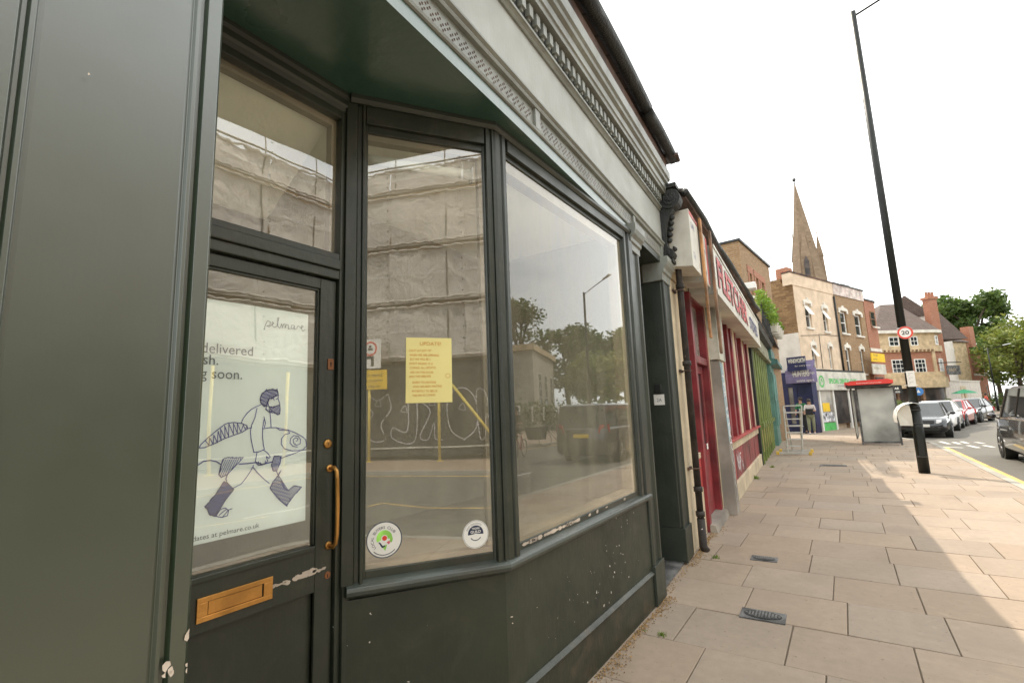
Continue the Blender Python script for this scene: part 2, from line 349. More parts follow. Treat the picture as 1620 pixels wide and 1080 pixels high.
M['hair'] = paint('dark_hair', (.025, .015, .012), .5, .2, bump=0)
M['clothwhite'] = paint('pale_cloth', (.62, .55, .52), .9, .1)
M['clothblack'] = paint('black_cloth', (.02, .02, .022), .9, .1)
M['clothkhaki'] = paint('khaki_cloth', (.22, .23, .15), .9, .1)
M['clothgreen'] = paint('green_cloth', (.03, .16, .06), .9, .1)
M['tyre'] = paint('tyre_rubber', (.018, .018, .018), .8, .1)
M['rim'] = paint('alloy_rim', (.35, .35, .36), .35, .1, metal=.7)
M['parasol'] = paint('green_parasol_cloth', (.05, .30, .15), .8, .1)
M['scaffsheet'] = None
M['blind'] = paint('white_blind_cloth', (.72, .74, .66), .6, .03, bump=0)
M['redroof'] = paint('bright_red_enamel', (.75, .035, .02), .35, .05, bump=0)
M['frost'] = paint('frosted_panel', (.46, .46, .42), .35, .25, scale=2.5, bump=0)
M['shopgreen'] = paint('bright_green_vinyl', (.10, .50, .13), .4, .1, bump=0)
M['blueplate'] = paint('blue_sign_face', (.05, .22, .55), .4, .1, bump=0)
M['yellowsign'] = paint('yellow_sign_face', (.85, .55, .02), .5, .05, bump=0)
M['hoard'] = paint('dark_hoarding_ply', (.075, .068, .058), .75, .2, scale=2, dirt=.3, dirtcol=(.12, .10, .08))
M['ypole'] = paint('yellow_pole', (.75, .58, .12), .5, .1)
M['scaff'] = paint('galvanised_tube', (.20, .17, .14), .5, .2, metal=.3)

def carpaint(name, col, metal=.5, rough=.25):
    m, t, b = newmat(name); b.inputs['Base Color'].default_value = (*col, 1); b.inputs['Metallic'].default_value = metal
    b.inputs['Roughness'].default_value = rough; b.inputs['Coat Weight'].default_value = 1; b.inputs['Coat Roughness'].default_value = .03
    tc = nd(t, 'ShaderNodeTexCoord').outputs['Object']; c = mixc(t, _mul(t, noisef(t, tc, 3, 5, .4, .7), .35), col, tuple(min(1, x*1.3+.02) for x in col)); t.links.new(c, b.inputs['Base Color'])
    return m
M['carblack'] = carpaint('black_car_paint', (.012, .013, .016)); M['carwhite'] = carpaint('white_car_paint', (.75, .74, .72), 0)
M['cargrey'] = carpaint('dark_grey_car_paint', (.055, .05, .052)); M['carred'] = carpaint('red_car_paint', (.45, .02, .02), 0)
M['carglass'] = paint('tinted_car_glass', (.03, .035, .035), .03, .1, spec=1.0, bump=0)
M['lens'] = paint('lamp_lens', (.75, .75, .75), .1, .05, spec=1, bump=0); M['redlens'] = paint('red_lens', (.6, .02, .03), .15, .1, spec=1, bump=0)

# ================================================================== GROUND
def ground():
    g = MB(); n = 24
    for i in range(n):
        for j in range(n):
            x0, x1 = -150+300*i/n, -150+300*(i+1)/n; y0, y1 = -60+320*j/n, -60+320*(j+1)/n
            g.quad((x0, y0, -.12), (x1, y0, -.12), (x1, y1, -.12), (x0, y1, -.12))
    tag(g.build('road', M['asphalt'], fix=False), kind='structure')
ground()
KX = 2.40                                   # kerb face of our pavement
KERB = [(KX, -12), (KX, 22.3), (1.72, 24.9), (1.72, 27.5), (2.2, 33), (3.4, 37.5), (4.8, 41.5), (11, 57), (27, 98)]
def kerb_x(y):
    for (a, b), (c, d) in zip(KERB, KERB[1:]):
        if b <= y <= d: return a+(c-a)*(y-b)/(d-b)
    return KERB[-1][0]
def pavement():
    base = MB(); k = MB(); sl = MB(); rnd = random.Random(3)
    pts = [Vector((*p, 0)) for p in KERB]
    for a, b in zip(KERB, KERB[1:]):         # bedding under the slabs
        base.prism([(-3.6, a[1], -.16), (a[0]-.13, a[1], -.16), (b[0]-.13, b[1], -.16), (-3.6, b[1], -.16)], [(-3.6, a[1], -.012), (a[0]-.13, a[1], -.012), (b[0]-.13, b[1], -.012), (-3.6, b[1], -.012)])
    # granite kerb stones
    for a, b in zip(KERB, KERB[1:]):
        a2, b2 = Vector(a), Vector(b); d = (b2-a2); L = d.length; d.normalize(); nn = Vector((-d.y, d.x)); x = 0
        while x < L-.05:
            ln = min(rnd.uniform(.75, 1.05), L-x); p = a2+d*(x+.004); q = a2+d*(x+ln-.004); v = rnd.uniform(.85, 1.08); k.tint = (v, v, v*.98)
            pr = [p, q, q+nn*.135, p+nn*.135]
            k.prism([(*c, -.2) for c in pr], [(*c, .002) for c in pr]); x += ln
    rows = []; y = 2.84-.635*15; i = -15
    while y < 62:
        h = .635 if y < 34 else .9
        w_ = .66 if y < 34 else 1.3
        off = {0: .11, 1: .28, 2: .445, 3: .20}[i % 2 if i % 3 else (i % 4)]
        xr = min(kerb_x(y), kerb_x(y+h))-.14
        x = off - w_*8
        if rnd.random() < .2: x += rnd.uniform(-.1, .1)
        while x < xr:
            ww = w_ if rnd.random() > .15 else w_*rnd.choice((.72, .86, 1.3))
            x0, x1 = x, min(x+ww, xr)
            xl = -3.6
            if x1 > xl and x1-x0 > .05:
                x0 = max(x0, xl); g = rnd.uniform(.002, .0045); v = rnd.uniform(.92, 1.07); wm = rnd.uniform(-.025, .025)
                sl.tint = (v*(1+wm), v, v*(1-wm*1.2)); dz = [rnd.uniform(-.0035, .0035)+.0 for _ in range(4)]
                t_ = [(x0+g, y+g), (x1-g, y+g), (x1-g, y+h-g), (x0+g, y+h-g)]
                c = .004
                ti = [(x0+g+c, y+g+c), (x1-g-c, y+g+c), (x1-g-c, y+h-g-c), (x0+g+c, y+h-g-c)]
                b = len(sl.v); vs = [(*p, -.03) for p in t_]+[(*p, dz[q]-.003) for q, p in enumerate(t_)]+[(*p, dz[q]) for q, p in enumerate(ti)]
                sl.add(vs, [(0, 1, 5, 4), (1, 2, 6, 5), (2, 3, 7, 6), (3, 0, 4, 7), (4, 5, 9, 8), (5, 6, 10, 9), (6, 7, 11, 10), (7, 4, 8, 11), (8, 9, 10, 11)])
            x += ww
        y += h; i += 1
    tag(base.build('pavement_bed', M['joint'], fix=True), kind='structure')
    tag(k.build('kerb', M['kerb'], fix=True), kind='structure')
    tag(sl.build('pavement', M['slab'], fix=True), kind='structure')
pavement()
def strip(name, pts, wd, mat, z=-.116, label=None):
    m = MB()
    for a, b in zip(pts, pts[1:]):
        a, b = Vector(a), Vector(b); d = (b-a).normalized(); n = Vector((d.y, -d.x))*wd/2
        m.quad((*(a-n), z), (*(a+n), z), (*(b+n), z), (*(b-n), z))
    return tag(m.build(name, mat, fix=False), kind='structure')
strip('road_marking_yellow', [(2.56, -12), (2.56, 21.8)], .24, M['yline'])
strip('road_marking_yellow', [(9.22, -12), (9.22, 30)], .12, M['yline'])
strip('road_marking_zigzag', [(4.83, -4.6), (4.83, -2.36), (5.24, -2.25), (4.86, -1.21), (4.9, .6), (5.3, .8), (4.9, 1.9), (4.9, 3.6), (5.3, 3.8), (4.9, 4.9)], .07, M['yline'])
for a, b in (((4.6, 9.8), (4.6, 11.8)), ((4.9, 14.6), (4.9, 16.6)), ((5.2, 4.6), (5.2, 6.6))): strip('road_marking_dash', [a, b], .1, M['wline'])
def gpx(x, y, z=-.116):
    d = ray(x, y); k = (z-EYE)/d.z; q = CAM+d*k; return (q.x, q.y)
for a, b in (((1487, 698), (1502, 702)), ((1508, 699), (1519, 702)), ((1521, 698), (1531, 701)), ((1531, 704), (1548, 708)), ((1543, 699), (1556, 701)), ((1556, 704), (1572, 707)), ((1486, 706), (1524, 708)), ((1541, 667), (1561, 667)), ((1552, 673), (1575, 673))):
    strip('road_marking_dash', [gpx(*a), gpx(*b)], .13, M['wline'])
# far pavement opposite, with its kerb
m = MB(); m.tint = (1.05, 1.0, .95)
m.prism([(9.6, -14, -.2), (9.6, 34, -.2), (40, 34, -.2), (40, -14, -.2)], [(9.6, -14, 0), (9.6, 34, 0), (40, 34, 0), (40, -14, 0)])
tag(m.build('pavement_opposite', M['slab'], fix=True), kind='structure')
m = MB(); m.prism([(9.44, -14, -.2), (9.44, 34, -.2), (9.59, 34, -.2), (9.59, -14, -.2)], [(9.44, -14, .004), (9.44, 34, .004), (9.59, 34, .004), (9.59, -14, .004)])
tag(m.build('kerb_opposite', M['kerb'], fix=True), kind='structure')

# ================================================================== THE GREEN SHOP
shop = thing('shop_building', BF.p(2.4, 0, 0), 'nearest building, dark green shopfront with glazed door, bay window and grey fascia', 'shop building', )
G, G2, FA, FT = M['green'], M['green2'], M['fascia'], M['fasciatrim']
# large pilaster beside the camera: flush stiles and a field behind a double groove
m = MB()
m.vprof(BF, [(-2.0, 0), (-.30, 0), (-.295, -.008), (-.285, -.008), (-.28, 0), (.160, 0), (.165, -.012), (.172, -.012), (.176, -.002), (.184, -.002), (.188, -.012), (.196, -.010), (.448, -.010), (.456, -.012), (.461, -.003), (.468, -.003), (.472, -.014), (.480, -.014), (.485, 0), (.515, 0), (.522, -.006), (.522, -.66), (-2.0, -.66)], 0, 3.158)
pil = m.build('pilaster', paint('pilaster_green_satin_paint', (.014, .030, .010), .36, .05, chips=.0, spec=.9, bump=.00016, scale=9, coat=.72), shop, bevel=.001)
# paint knocked off the arris
rnd = random.Random(5)
for (px, py, sz) in ((263, 1053, .010), (270, 1065, .007), (268, 1058, .008), (258, 1068, .006), (300, 998, .006), (297, 1005, .009), (296, 1058, .008), (296, 1050, .006), (140, 118, .003)):
    s, z = BF.hit(px, py); r = []
    for k in range(7): a = k*6.283/7; rr = sz*rnd.uniform(.4, 1); r.append(BF.p(min(s+rr*math.cos(a), .519), .0025, z+rr*math.sin(a)*1.2))
    c = BF.p(min(s, .519), .0025, z); m = MB(); m.add([c]+r, [(0, k+1, (k+1) % 7+1) for k in range(7)]); m.build('paint_chip', M['bare'], pil, fix=False)
# recess behind: side wall, floor step and back wall
m = MB(); m.box(FW, .2, .46, -3.2, -1.86, 0, 3.155); m.box(FW, .46, .50, -1.86, -1.70, 0, 3.155)
m.build('recess_wall', G, shop)
m = MB(); m.prism([(-1.9, .55, -.1), (-1.9, 1.40, -.1), (-1.45, 2.0, -.1), (-1.2, 2.0, -.1), (-1.2, .55, -.1)], [(-1.9, .55, .05), (-1.9, 1.40, .05), (-1.45, 2.0, .05), (-1.25, 2.0, .02), (-1.25, .55, .02)])
m.build('door_step', M['kerb'], shop)
# soffit over the door and window
m = MB(); a = BF.p(.4, -.004, 0); b = BF.p(3.97, -.004, 0)
pts = [(-1.95, .3), (-1.95, 1.45), (-1.50, 2.05), (-1.50, 4.05), (b.x, b.y), (a.x, a.y)]
m.prism([(x, y, 3.088) for x, y in pts], [(x, y, 3.156) for x, y in pts])
m.build('soffit', paint('soffit_gloss_green', (.020, .062, .040), .30, .2, spec=1.0, coat=.5, bump=.003, scale=1.2), shop)
# ---- door (plane x=-1.85)
DX = -1.85
door = MB()
door.box(FW, 1.244, 1.322, DX-.03, DX+.012, .06, 2.165)          # lock stile
door.box(FW, .50, 1.244, DX-.03, DX+.012, 2.118, 2.165)          # top rail
door.box(FW, .50, 1.244, DX-.03, DX+.012, .868, 1.045)           # lock rail
door.box(FW, .50, 1.244, DX-.03, DX+.012, .06, .22)
door.box(FW, .50, 1.244, DX-.028, DX-.010, .22, .868)            # sunk lower panel
door.box(FW, .40, .50, DX-.03, DX+.012, .06, 2.165)
dr = door.build('door', G2, shop, bevel=.003)
m = MB(); m.box(FW, .505, 1.238, DX+.012, DX+.020, 1.030, 1.048); m.box(FW, 1.236, 1.244, DX-.012, DX+.004, 1.05, 2.118); m.box(FW, .505, 1.236, DX-.012, DX+.004, 2.108, 2.118)
m.box(FW, 1.244, 1.252, DX-.010, DX+.002, .22, .868); m.build('glazing_bead', G2, dr, bevel=.002)
m = MB(); m.quad((DX-.008, .50, 1.046), (DX-.008, 1.237, 1.046), (DX-.008, 1.237, 2.11), (DX-.008, .50, 2.11)); m.build('door_glass', M['glassdoor'], dr, fix=False)
# letterbox
lb = MB()
y0, y1, z0, z1 = .808, 1.066, .903, .981
lb.box(FW, y0, y1, DX+.012, DX+.019, z1-.017, z1); lb.box(FW, y0, y1, DX+.012, DX+.019, z0, z0+.017)
lb.box(FW, y0, y0+.034, DX+.012, DX+.019, z0+.017, z1-.017); lb.box(FW, y1-.034, y1, DX+.012, DX+.019, z0+.017, z1-.017)
lo = lb.build('letterbox', M['brass'], dr, bevel=.0015)
m = MB(); m.box(FW, y0+.037, y1-.038, DX+.010, DX+.0145, z0+.018, z1-.019); m.build('flap', M['brass'], lo, bevel=.001)
# pull handle
m = MB(); hy = 1.300
m.tube([(DX+.012, hy+.004, 1.345), (DX+.045, hy+.004, 1.350), (DX+.058, hy+.006, 1.335), (DX+.060, hy+.008, 1.30), (DX+.062, hy+.010, 1.20), (DX+.060, hy+.010, 1.08), (DX+.056, hy+.008, 1.045), (DX+.043, hy+.006, 1.030), (DX+.012, hy+.004, 1.034)], .0085, 12)
m.lathe((DX+.012, hy+.004, 1.345), [(.017, 0), (.017, .004), (.010, .007)], 14, Vector((1, 0, 0))); m.lathe((DX+.012, hy+.004, 1.034), [(.017, 0), (.017, .004), (.010, .007)], 14, Vector((1, 0, 0)))
m.build('handle', M['brass'], dr, smooth=True)
m = MB(); m.box(FW, 1.284, 1.314, DX+.012, DX+.016, 1.765, 1.812); lk = m.build('lock_plate', M['copper'], dr, bevel=.001)
m = MB(); m.box(FW, 1.297, 1.301, DX+.016, DX+.0168, 1.778, 1.792); m.lathe((DX+.016, 1.299, 1.793), [(.0042, 0), (.0042, .0008)], 10, Vector((1, 0, 0))); m.build('keyhole', M['keyhole'], lk)
m = MB(); m.lathe((DX+.012, 1.292, 1.448), [(.020, 0), (.020, .004), (.015, .008), (.008, .009)], 18, Vector((1, 0, 0))); cy = m.build('cylinder_lock', M['brass'], dr, smooth=True)
m = MB(); m.box(FW, 1.2905, 1.2935, DX+.021, DX+.0215, 1.442, 1.454); m.build('keyhole', M['keyhole'], cy)
m = MB(); m.lathe((DX+.012, 1.302, .918), [(.014, 0), (.014, .002)], 14, Vector((1, 0, 0))); e2 = m.build('escutcheon', M['copper'], dr)
m = MB(); m.box(FW, 1.3005, 1.3035, DX+.014, DX+.0146, .908, .922); m.build('keyhole', M['keyhole'], e2)
# scrape where the paint has come off the lock rail
m = MB(); rnd = random.Random(11)
path = [(1.075, .944), (1.10, .943), (1.13, .942), (1.16, .945), (1.19, .950), (1.22, .951), (1.25, .950), (1.28, .949)]
for (yy, zz), hh in zip(path, (.010, .008, .012, .014, .020, .020, .012, .008)):
    for q in range(5):
        cy_ = yy+rnd.uniform(-.014, .014); cz = zz+rnd.uniform(-.3, .3)*hh; r = []
        for k in range(8): a = k*6.283/8; rr = hh*rnd.uniform(.45, 1.0); r.append((DX+.0132+q*.0002, cy_+rr*1.2*math.cos(a), cz+rr*.7*math.sin(a)))
        m.add([(DX+.0132+q*.0002, cy_, cz)]+r, [(0, k+1, (k+1) % 8+1) for k in range(8)])
m.build('paint_scrape', M['bare'], dr, fix=False)
# ---- door frame and transom light
m = MB()
m.box(FW, 1.326, 1.352, DX-.05, DX+.030, .05, 3.03); m.box(FW, 1.352, 1.40, DX-.05, DX+.045, .05, 3.06)
m.box(FW, .42, 1.326, DX-.05, DX+.030, 2.172, 2.215); m.box(FW, .42, 1.326, DX-.05, DX+.042, 2.215, 2.262); m.box(FW, .42, 1.326, DX-.05, DX+.030, 2.262, 2.292)
m.box(FW, .42, 1.326, DX-.05, DX+.030, 2.962, 3.00)
fr = m.build('door_frame', G2, shop, bevel=.004)
m = MB(); m.sweep([(DX, .30), (DX, 1.372)], [(-.05, 3.0), (.030, 3.0), (.036, 3.02), (.046, 3.03), (.046, 3.06), (.060, 3.068), (.060, 3.089), (-.05, 3.089)])
m.build('door_head_moulding', G, fr, bevel=.002)
m = MB(); m.quad((DX-.004, .42, 2.29), (DX-.004, 1.328, 2.29), (DX-.004, 1.328, 2.965), (DX-.004, .42, 2.965)); m.build('transom_glass', M['glassdoor'], fr, fix=False)
m = MB(); m.box(FW, 1.300, 1.326, DX-.05, DX-.012, 2.292, 2.962); m.box(FW, .42, 1.300, DX-.05, DX-.012, 2.93, 2.962); m.build('inner_trim', M['cream_trim'], fr)
# ---- angled pane
m = MB()
m.vprof(FP, [(-.03, .035), (.018, .035), (.022, .022), (.040, .022), (.044, .036), (.056, .036), (.060, .010), (.070, .006), (.070, -.05), (-.03, -.05)], .86, 3.06)
m.vprof(FP, [(LP-.052, -.05), (LP-.052, .006), (LP-.042, .010), (LP-.038, .034), (LP-.020, .034), (LP-.018, .020), (LP-.008, .020), (LP-.004, .034), (LP+.004, .034), (LP+.004, -.05)], .86, 3.06)
m.box(FP, .070, LP-.052, -.05, .008, 2.930, 2.965); m.box(FP, .060, LP-.045, -.05, .030, 2.965, 3.06)
m.box(FP, .070, LP-.052, -.05, .006, .86, .903)
bw = m.build('angled_window_frame', G2, shop, bevel=.002)
m = MB(); m.quad(FP.p(.068, -.004, .90), FP.p(LP-.05, -.004, .90), FP.p(LP-.05, -.004, 2.932), FP.p(.068, -.004, 2.932)); m.build('window_glass', M['glasspane'], bw, fix=False)
m = MB(); m.box(FP, .070, LP-.052, -.06, -.012, 2.900, 2.932); m.box(FP, LP-.072, LP-.052, -.06, -.012, .93, 2.90); m.box(FP, .070, LP-.052, -.06, -.012, .903, .925); m.build('inner_trim', M['cream_trim'], bw)
# ---- corner post (three faces with a fillet groove)
m = MB(); cx, cyy = A1
m.vprof(FW, [(cyy-.012, cx+.012), (cyy+.004, cx+.030), (cyy+.034, cx+.036), (cyy+.040, cx+.024), (cyy+.055, cx+.024), (cyy+.060, cx+.036), (cyy+.088, cx+.036), (cyy+.092, cx+.010), (cyy+.125, cx+.006), (cyy+.125, cx-.06), (cyy-.012, cx-.06)], .86, 3.06)
m.build('corner_post', G2, shop, bevel=.002)
# ---- street window
WX = -1.42
m = MB(); yr = 3.80
m.vprof(FW, [(yr, WX-.06), (yr, WX+.004), (yr+.012, WX+.008), (yr+.016, WX+.030), (yr+.055, WX+.030), (yr+.06, WX+.018), (yr+.10, WX+.018), (yr+.105, WX+.036), (yr+.19, WX+.036), (yr+.19, WX-.06)], .86, 3.06)
m.box(FW, 2.095, yr, WX-.06, WX+.006, 2.955, 2.985); m.box(FW, 2.09, yr+.01, WX-.06, WX+.030, 2.985, 3.06); m.box(FW, 2.095, yr, WX-.06, WX+.006, .86, .905)
sw = m.build('street_window_frame', G2, shop, bevel=.002)
m = MB(); m.quad((WX-.002, 2.09, .90), (WX-.002, yr+.003, .90), (WX-.002, yr+.003, 2.96), (WX-.002, 2.09, 2.96)); m.build('window_glass', M['glass'], sw, fix=False)
m = MB(); m.box(FW, 2.095, yr, WX-.09, WX-.010, 2.895, 2.955); m.box(FW, yr-.085, yr, WX-.09, WX-.010, .93, 2.895); m.box(FW, 2.095, yr, WX-.09, WX-.010, .905, .93)
m.build('inner_trim', M['cream_trim'], sw)
rnd = random.Random(2)         # flaking edge above the sill
for k in range(40):
    m = MB()
    yy = 2.12+abs(rnd.gauss(0, .45)); yy = min(yy, 3.5); r = []; hz = rnd.uniform(.006, .016)
    for q in range(6): a = q*1.047; r.append((WX+.0078+.0004*(k % 3), yy+.03*rnd.uniform(.5, 1)*math.cos(a), .893+hz*math.sin(a)*.8))
    m.add([(WX+.0078+.0004*(k % 3), yy, .893)]+r, [(0, q+1, (q+1) % 6+1) for q in range(6)]); m.build('paint_flake', M['bare'], sw, fix=False)
# ---- sill, head moulding, stallriser
PT = [A0, A1, (WX, 4.0)]
m = MB(); m.sweep([(A0[0]-.005, A0[1]-.006), A1, (WX, 3.985)], [(-.06, .80), (.012, .80), (.030, .812), (.048, .822), (.055, .838), (.050, .853), (.036, .861), (-.0, .873), (-.06, .876)])
m.build('sill', paint('sill_green_paint', (.05, .062, .05), .33, .2, chips=.14, spec=.8, dirt=.2), shop, bevel=.002)
m = MB(); m.sweep([(DX+.03, 1.372), A1, (WX, 3.99)], [(-.05, 3.051), (.036, 3.051), (.052, 3.066), (.052, 3.089), (-.05, 3.089)])
m.build('window_head_moulding', G, shop, bevel=.002)
m = MB(); m.sweep([(A0[0], A0[1]-.03), A1, (WX, 4.0)], [(-.08, 0), (.006, 0), (.006, .80), (-.08, .80)])
st = m.build('stallriser', paint('stallriser_green_paint', (.026, .032, .018), .46, .15, chips=.42, spec=.6, dirt=.2, dirtcol=(.12, .11, .07)), shop, bevel=.003)
m = MB(); m.sweep([(A1[0]+.0, A1[1]+.01), (WX, 3.95)], [(.004, 0), (.020, 0), (.020, .232), (.030, .240), (.034, .252), (.024, .262), (.012, .272), (.004, .272)])
m.build('skirting', paint('skirting_green_paint', (.024, .029, .017), .45, .15, chips=.3, spec=.6, dirt=.5, dirtcol=(.14, .10, .06)), st, bevel=.002)
rnd = random.Random(4)
for (px, py, sz) in ((682, 1035, .006), (692, 1052, .008), (703, 1054, .009), (673, 1072, .005), (586, 1037, .005), (600, 1045, .005), (590, 1041, .003), (681, 977, .003), (730, 1018, .003), (902, 1068, .014), (936, 1036, .014), (810, 975, .006), (811, 985, .004), (840, 915, .004), (898, 912, .003), (934, 903, .004), (940, 905, .004), (936, 906, .003), (850, 960, .004), (893, 1033, .006), (909, 983, .004), (735, 900, .004)):
    F_ = FW if px > 815 else FP; tt = WX+.009 if px > 815 else .0085
    if px > 815 and F_.hit(px, py)[1] < .27: tt = WX+.0225
    s, z = F_.hit(px, py, tt); r = []; an = rnd.uniform(-.6, .6)
    for k in range(7):
        a = k*6.283/7; rr = sz*rnd.uniform(.4, 1.1); dx, dz = rr*1.5*math.cos(a), rr*.7*math.sin(a)
        r.append(F_.p(s+dx*math.cos(an)-dz*math.sin(an), tt, z+dx*math.sin(an)+dz*math.cos(an)))
    m = MB(); m.add([F_.p(s, tt, z)]+r, [(0, k+1, (k+1) % 7+1) for k in range(7)]); m.build('paint_chip', M['bare'], st, fix=False)
# display floor, ceiling and back of the shop window
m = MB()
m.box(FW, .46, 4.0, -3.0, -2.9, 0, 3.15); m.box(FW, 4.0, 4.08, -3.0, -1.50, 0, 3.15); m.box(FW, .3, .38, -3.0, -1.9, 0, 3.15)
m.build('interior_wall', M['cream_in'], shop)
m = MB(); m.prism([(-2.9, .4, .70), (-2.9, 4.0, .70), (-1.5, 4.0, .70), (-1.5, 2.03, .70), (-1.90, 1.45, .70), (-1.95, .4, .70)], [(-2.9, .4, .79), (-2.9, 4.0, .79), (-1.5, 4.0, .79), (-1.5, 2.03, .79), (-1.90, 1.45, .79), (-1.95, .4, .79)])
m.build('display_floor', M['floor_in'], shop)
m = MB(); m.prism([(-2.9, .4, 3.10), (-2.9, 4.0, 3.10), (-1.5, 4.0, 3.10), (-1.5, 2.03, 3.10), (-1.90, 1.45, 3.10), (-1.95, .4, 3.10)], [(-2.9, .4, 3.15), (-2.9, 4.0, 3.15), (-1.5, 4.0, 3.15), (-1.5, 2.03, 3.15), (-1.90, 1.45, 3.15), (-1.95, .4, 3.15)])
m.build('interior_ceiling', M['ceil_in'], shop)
m = MB(); m.prism([(-1.905, .42, 2.97), (-2.45, .42, 2.62), (-2.45, .42, 3.08), (-1.905, .42, 3.08)], [(-1.905, 1.32, 2.97), (-2.45, 1.32, 2.62), (-2.45, 1.32, 3.08), (-1.905, 1.32, 3.08)]); m.build('added_bounce_board', M['ceil_in'], shop)  # added white board, sloped to catch daylight and brighten the transom
# ---- slim pilaster between window and side door
m = MB(); m.vprof(BF, [(3.98, -.20), (3.98, .004), (4.005, .012), (4.03, .012), (4.045, .002), (4.05, -.006), (4.17, -.006), (4.175, .002), (4.19, .012), (4.225, .012), (4.235, .0), (4.235, -.20)], .30, 2.93)
m.box(BF, 3.965, 4.25, -.20, .024, 0, .30); p2 = m.build('pilaster', G, shop, bevel=.003)
m = MB(); m.hprof(BF, [(-.2, 2.93), (.014, 2.93), (.014, 2.99), (.030, 3.00), (.034, 3.03), (.060, 3.06), (.075, 3.10), (.075, 3.155), (-.2, 3.155)], 3.96, 4.27); m.build('capital', FT, p2, bevel=.002)
# ---- right pilaster
m = MB(); m.vprof(BF, [(5.14, -1.0), (5.14, -.03), (5.146, -.02), (5.146, .0), (5.152, .006), (5.178, .006), (5.186, -.008), (5.395, -.008), (5.403, .006), (5.43, .006), (5.436, 0), (5.436, -1.0)], .34, 2.90)
m.vprof(BF, [(5.125, -1.0), (5.125, .018), (5.13, .022), (5.44, .022), (5.444, .018), (5.444, -1.0)], .02, .34); p3 = m.build('pilaster', G, shop, bevel=.003)
m = MB(); m.hprof(BF, [(-.2, 2.90), (.010, 2.90), (.014, 2.98), (.030, 2.99), (.034, 3.03), (.060, 3.06), (.08, 3.10), (.08, 3.155), (-.2, 3.155)], 5.10, 5.46); m.build('capital', FT, p3, bevel=.002)
# side doorway
m = MB(); m.box(BF, 4.235, 5.14, -1.05, -1.0, 0, 3.16); m.box(BF, 4.27, 5.10, -1.0, -.985, .25, 1.0); m.box(BF, 4.235, 5.14, -1.0, -.96, 2.1, 2.2); m.build('side_door', G, shop, bevel=.003)
m = MB(); m.box(BF, 4.235, 5.14, -1.0, -.0, 3.10, 3.158); m.build('side_door_soffit', G, shop)
m = MB(); m.box(BF, 4.25, 5.125, -1.0, -.02, -.05, .022); m.build('door_step', M['castiron'], shop)
# ---- fascia
m = MB()
m.hprof(BF, [(-.20, 3.158), (.0, 3.158), (.008, 3.163), (.012, 3.178), (.004, 3.188), (-.012, 3.190), (-.012, 3.345), (-.20, 3.345)], -2.0, 5.30)
for a, b in ((-2.0, -.30), (.40, .47), (2.27, 2.33), (4.18, 4.24), (5.20, 5.30)):
    m.hprof(BF, [(-.012, 3.19), (.005, 3.19), (.005, 3.312), (-.012, 3.312)], a, b)
m.hprof(BF, [(-.012, 3.312), (.010, 3.312), (.016, 3.325), (.010, 3.338), (.026, 3.350), (.026, 3.362), (-.012, 3.376)], -2.0, 5.30)
fs = m.build('fretwork_band', FT, shop, bevel=.001)
def fret(s, z, r=.011):                       # pierced quatrefoil
    for dx, dz in ((0, r*1.25), (0, -r*1.25), (r*1.25, 0), (-r*1.25, 0)):
        vs = [BF.p(s+dx+r*.62*math.cos(k*1.047), -.0112, z+dz+r*.62*math.sin(k*1.047)) for k in range(6)]; m.add(vs, [tuple(range(6))])
for a, b in ((.49, 2.26), (2.35, 4.17), (4.26, 5.19)):
    s = a+.03; k = 0; m = MB()
    while s < b-.02:
        fret(s, 3.232 if k % 2 else 3.262); s += .034; k += 1
    m.build('pierced_strip', M['rust'], fs, fix=False)
m = MB(); m.hprof(BF, [(-.2, 3.376), (-.004, 3.376), (-.004, 3.735), (-.2, 3.735)], -2.0, 5.30)
m.build('fascia_board', FA, shop)
m = MB(); m.hprof(BF, [(-.2, 3.735), (.008, 3.735), (.016, 3.745), (.008, 3.755), (.020, 3.768), (.030, 3.772), (.030, 3.790), (.012, 3.80), (.012, 3.93), (-.2, 3.93)], -2.0, 5.28)
cn = m.build('cornice_bed', M['iron'], shop, bevel=.001)
cn.data.materials.clear(); cn.data.materials.append(FT)
m = MB()
m.hprof(BF, [(.012, 3.802), (.018, 3.802), (.018, 3.925), (.012, 3.925)], -2.0, 5.28); m.build('dentil_back', M['iron'], shop)
s = 1.2
while s < 5.2:
    m = MB(); m.box(BF, s, s+.045, .018, .050, 3.825, 3.900); m.box(BF, s+.012, s+.033, .018, .036, 3.805, 3.825); s += .088
    m.build('dentil', FT, shop)
m = MB(); m.hprof(BF, [(-.2, 3.925), (.075, 3.925), (.080, 3.955), (.092, 3.962), (.092, 4.02), (.070, 4.03), (-.2, 4.03)], -2.0, 5.30); m.build('cornice_lower', FT, shop, bevel=.002)
m = MB(); m.hprof(BF, [(-.2, 4.03), (.085, 4.03), (.112, 4.045), (.118, 4.07), (.135, 4.085), (.140, 4.17), (.12, 4.18), (-.2, 4.20)], -2.0, 5.33); m.build('cornice_upper', FT, shop, bevel=.002)
m = MB(); m.box(BF, -2.0, 5.36, -.3, .105, 4.19, 4.34); m.build('brick_course', M['rust'], shop)
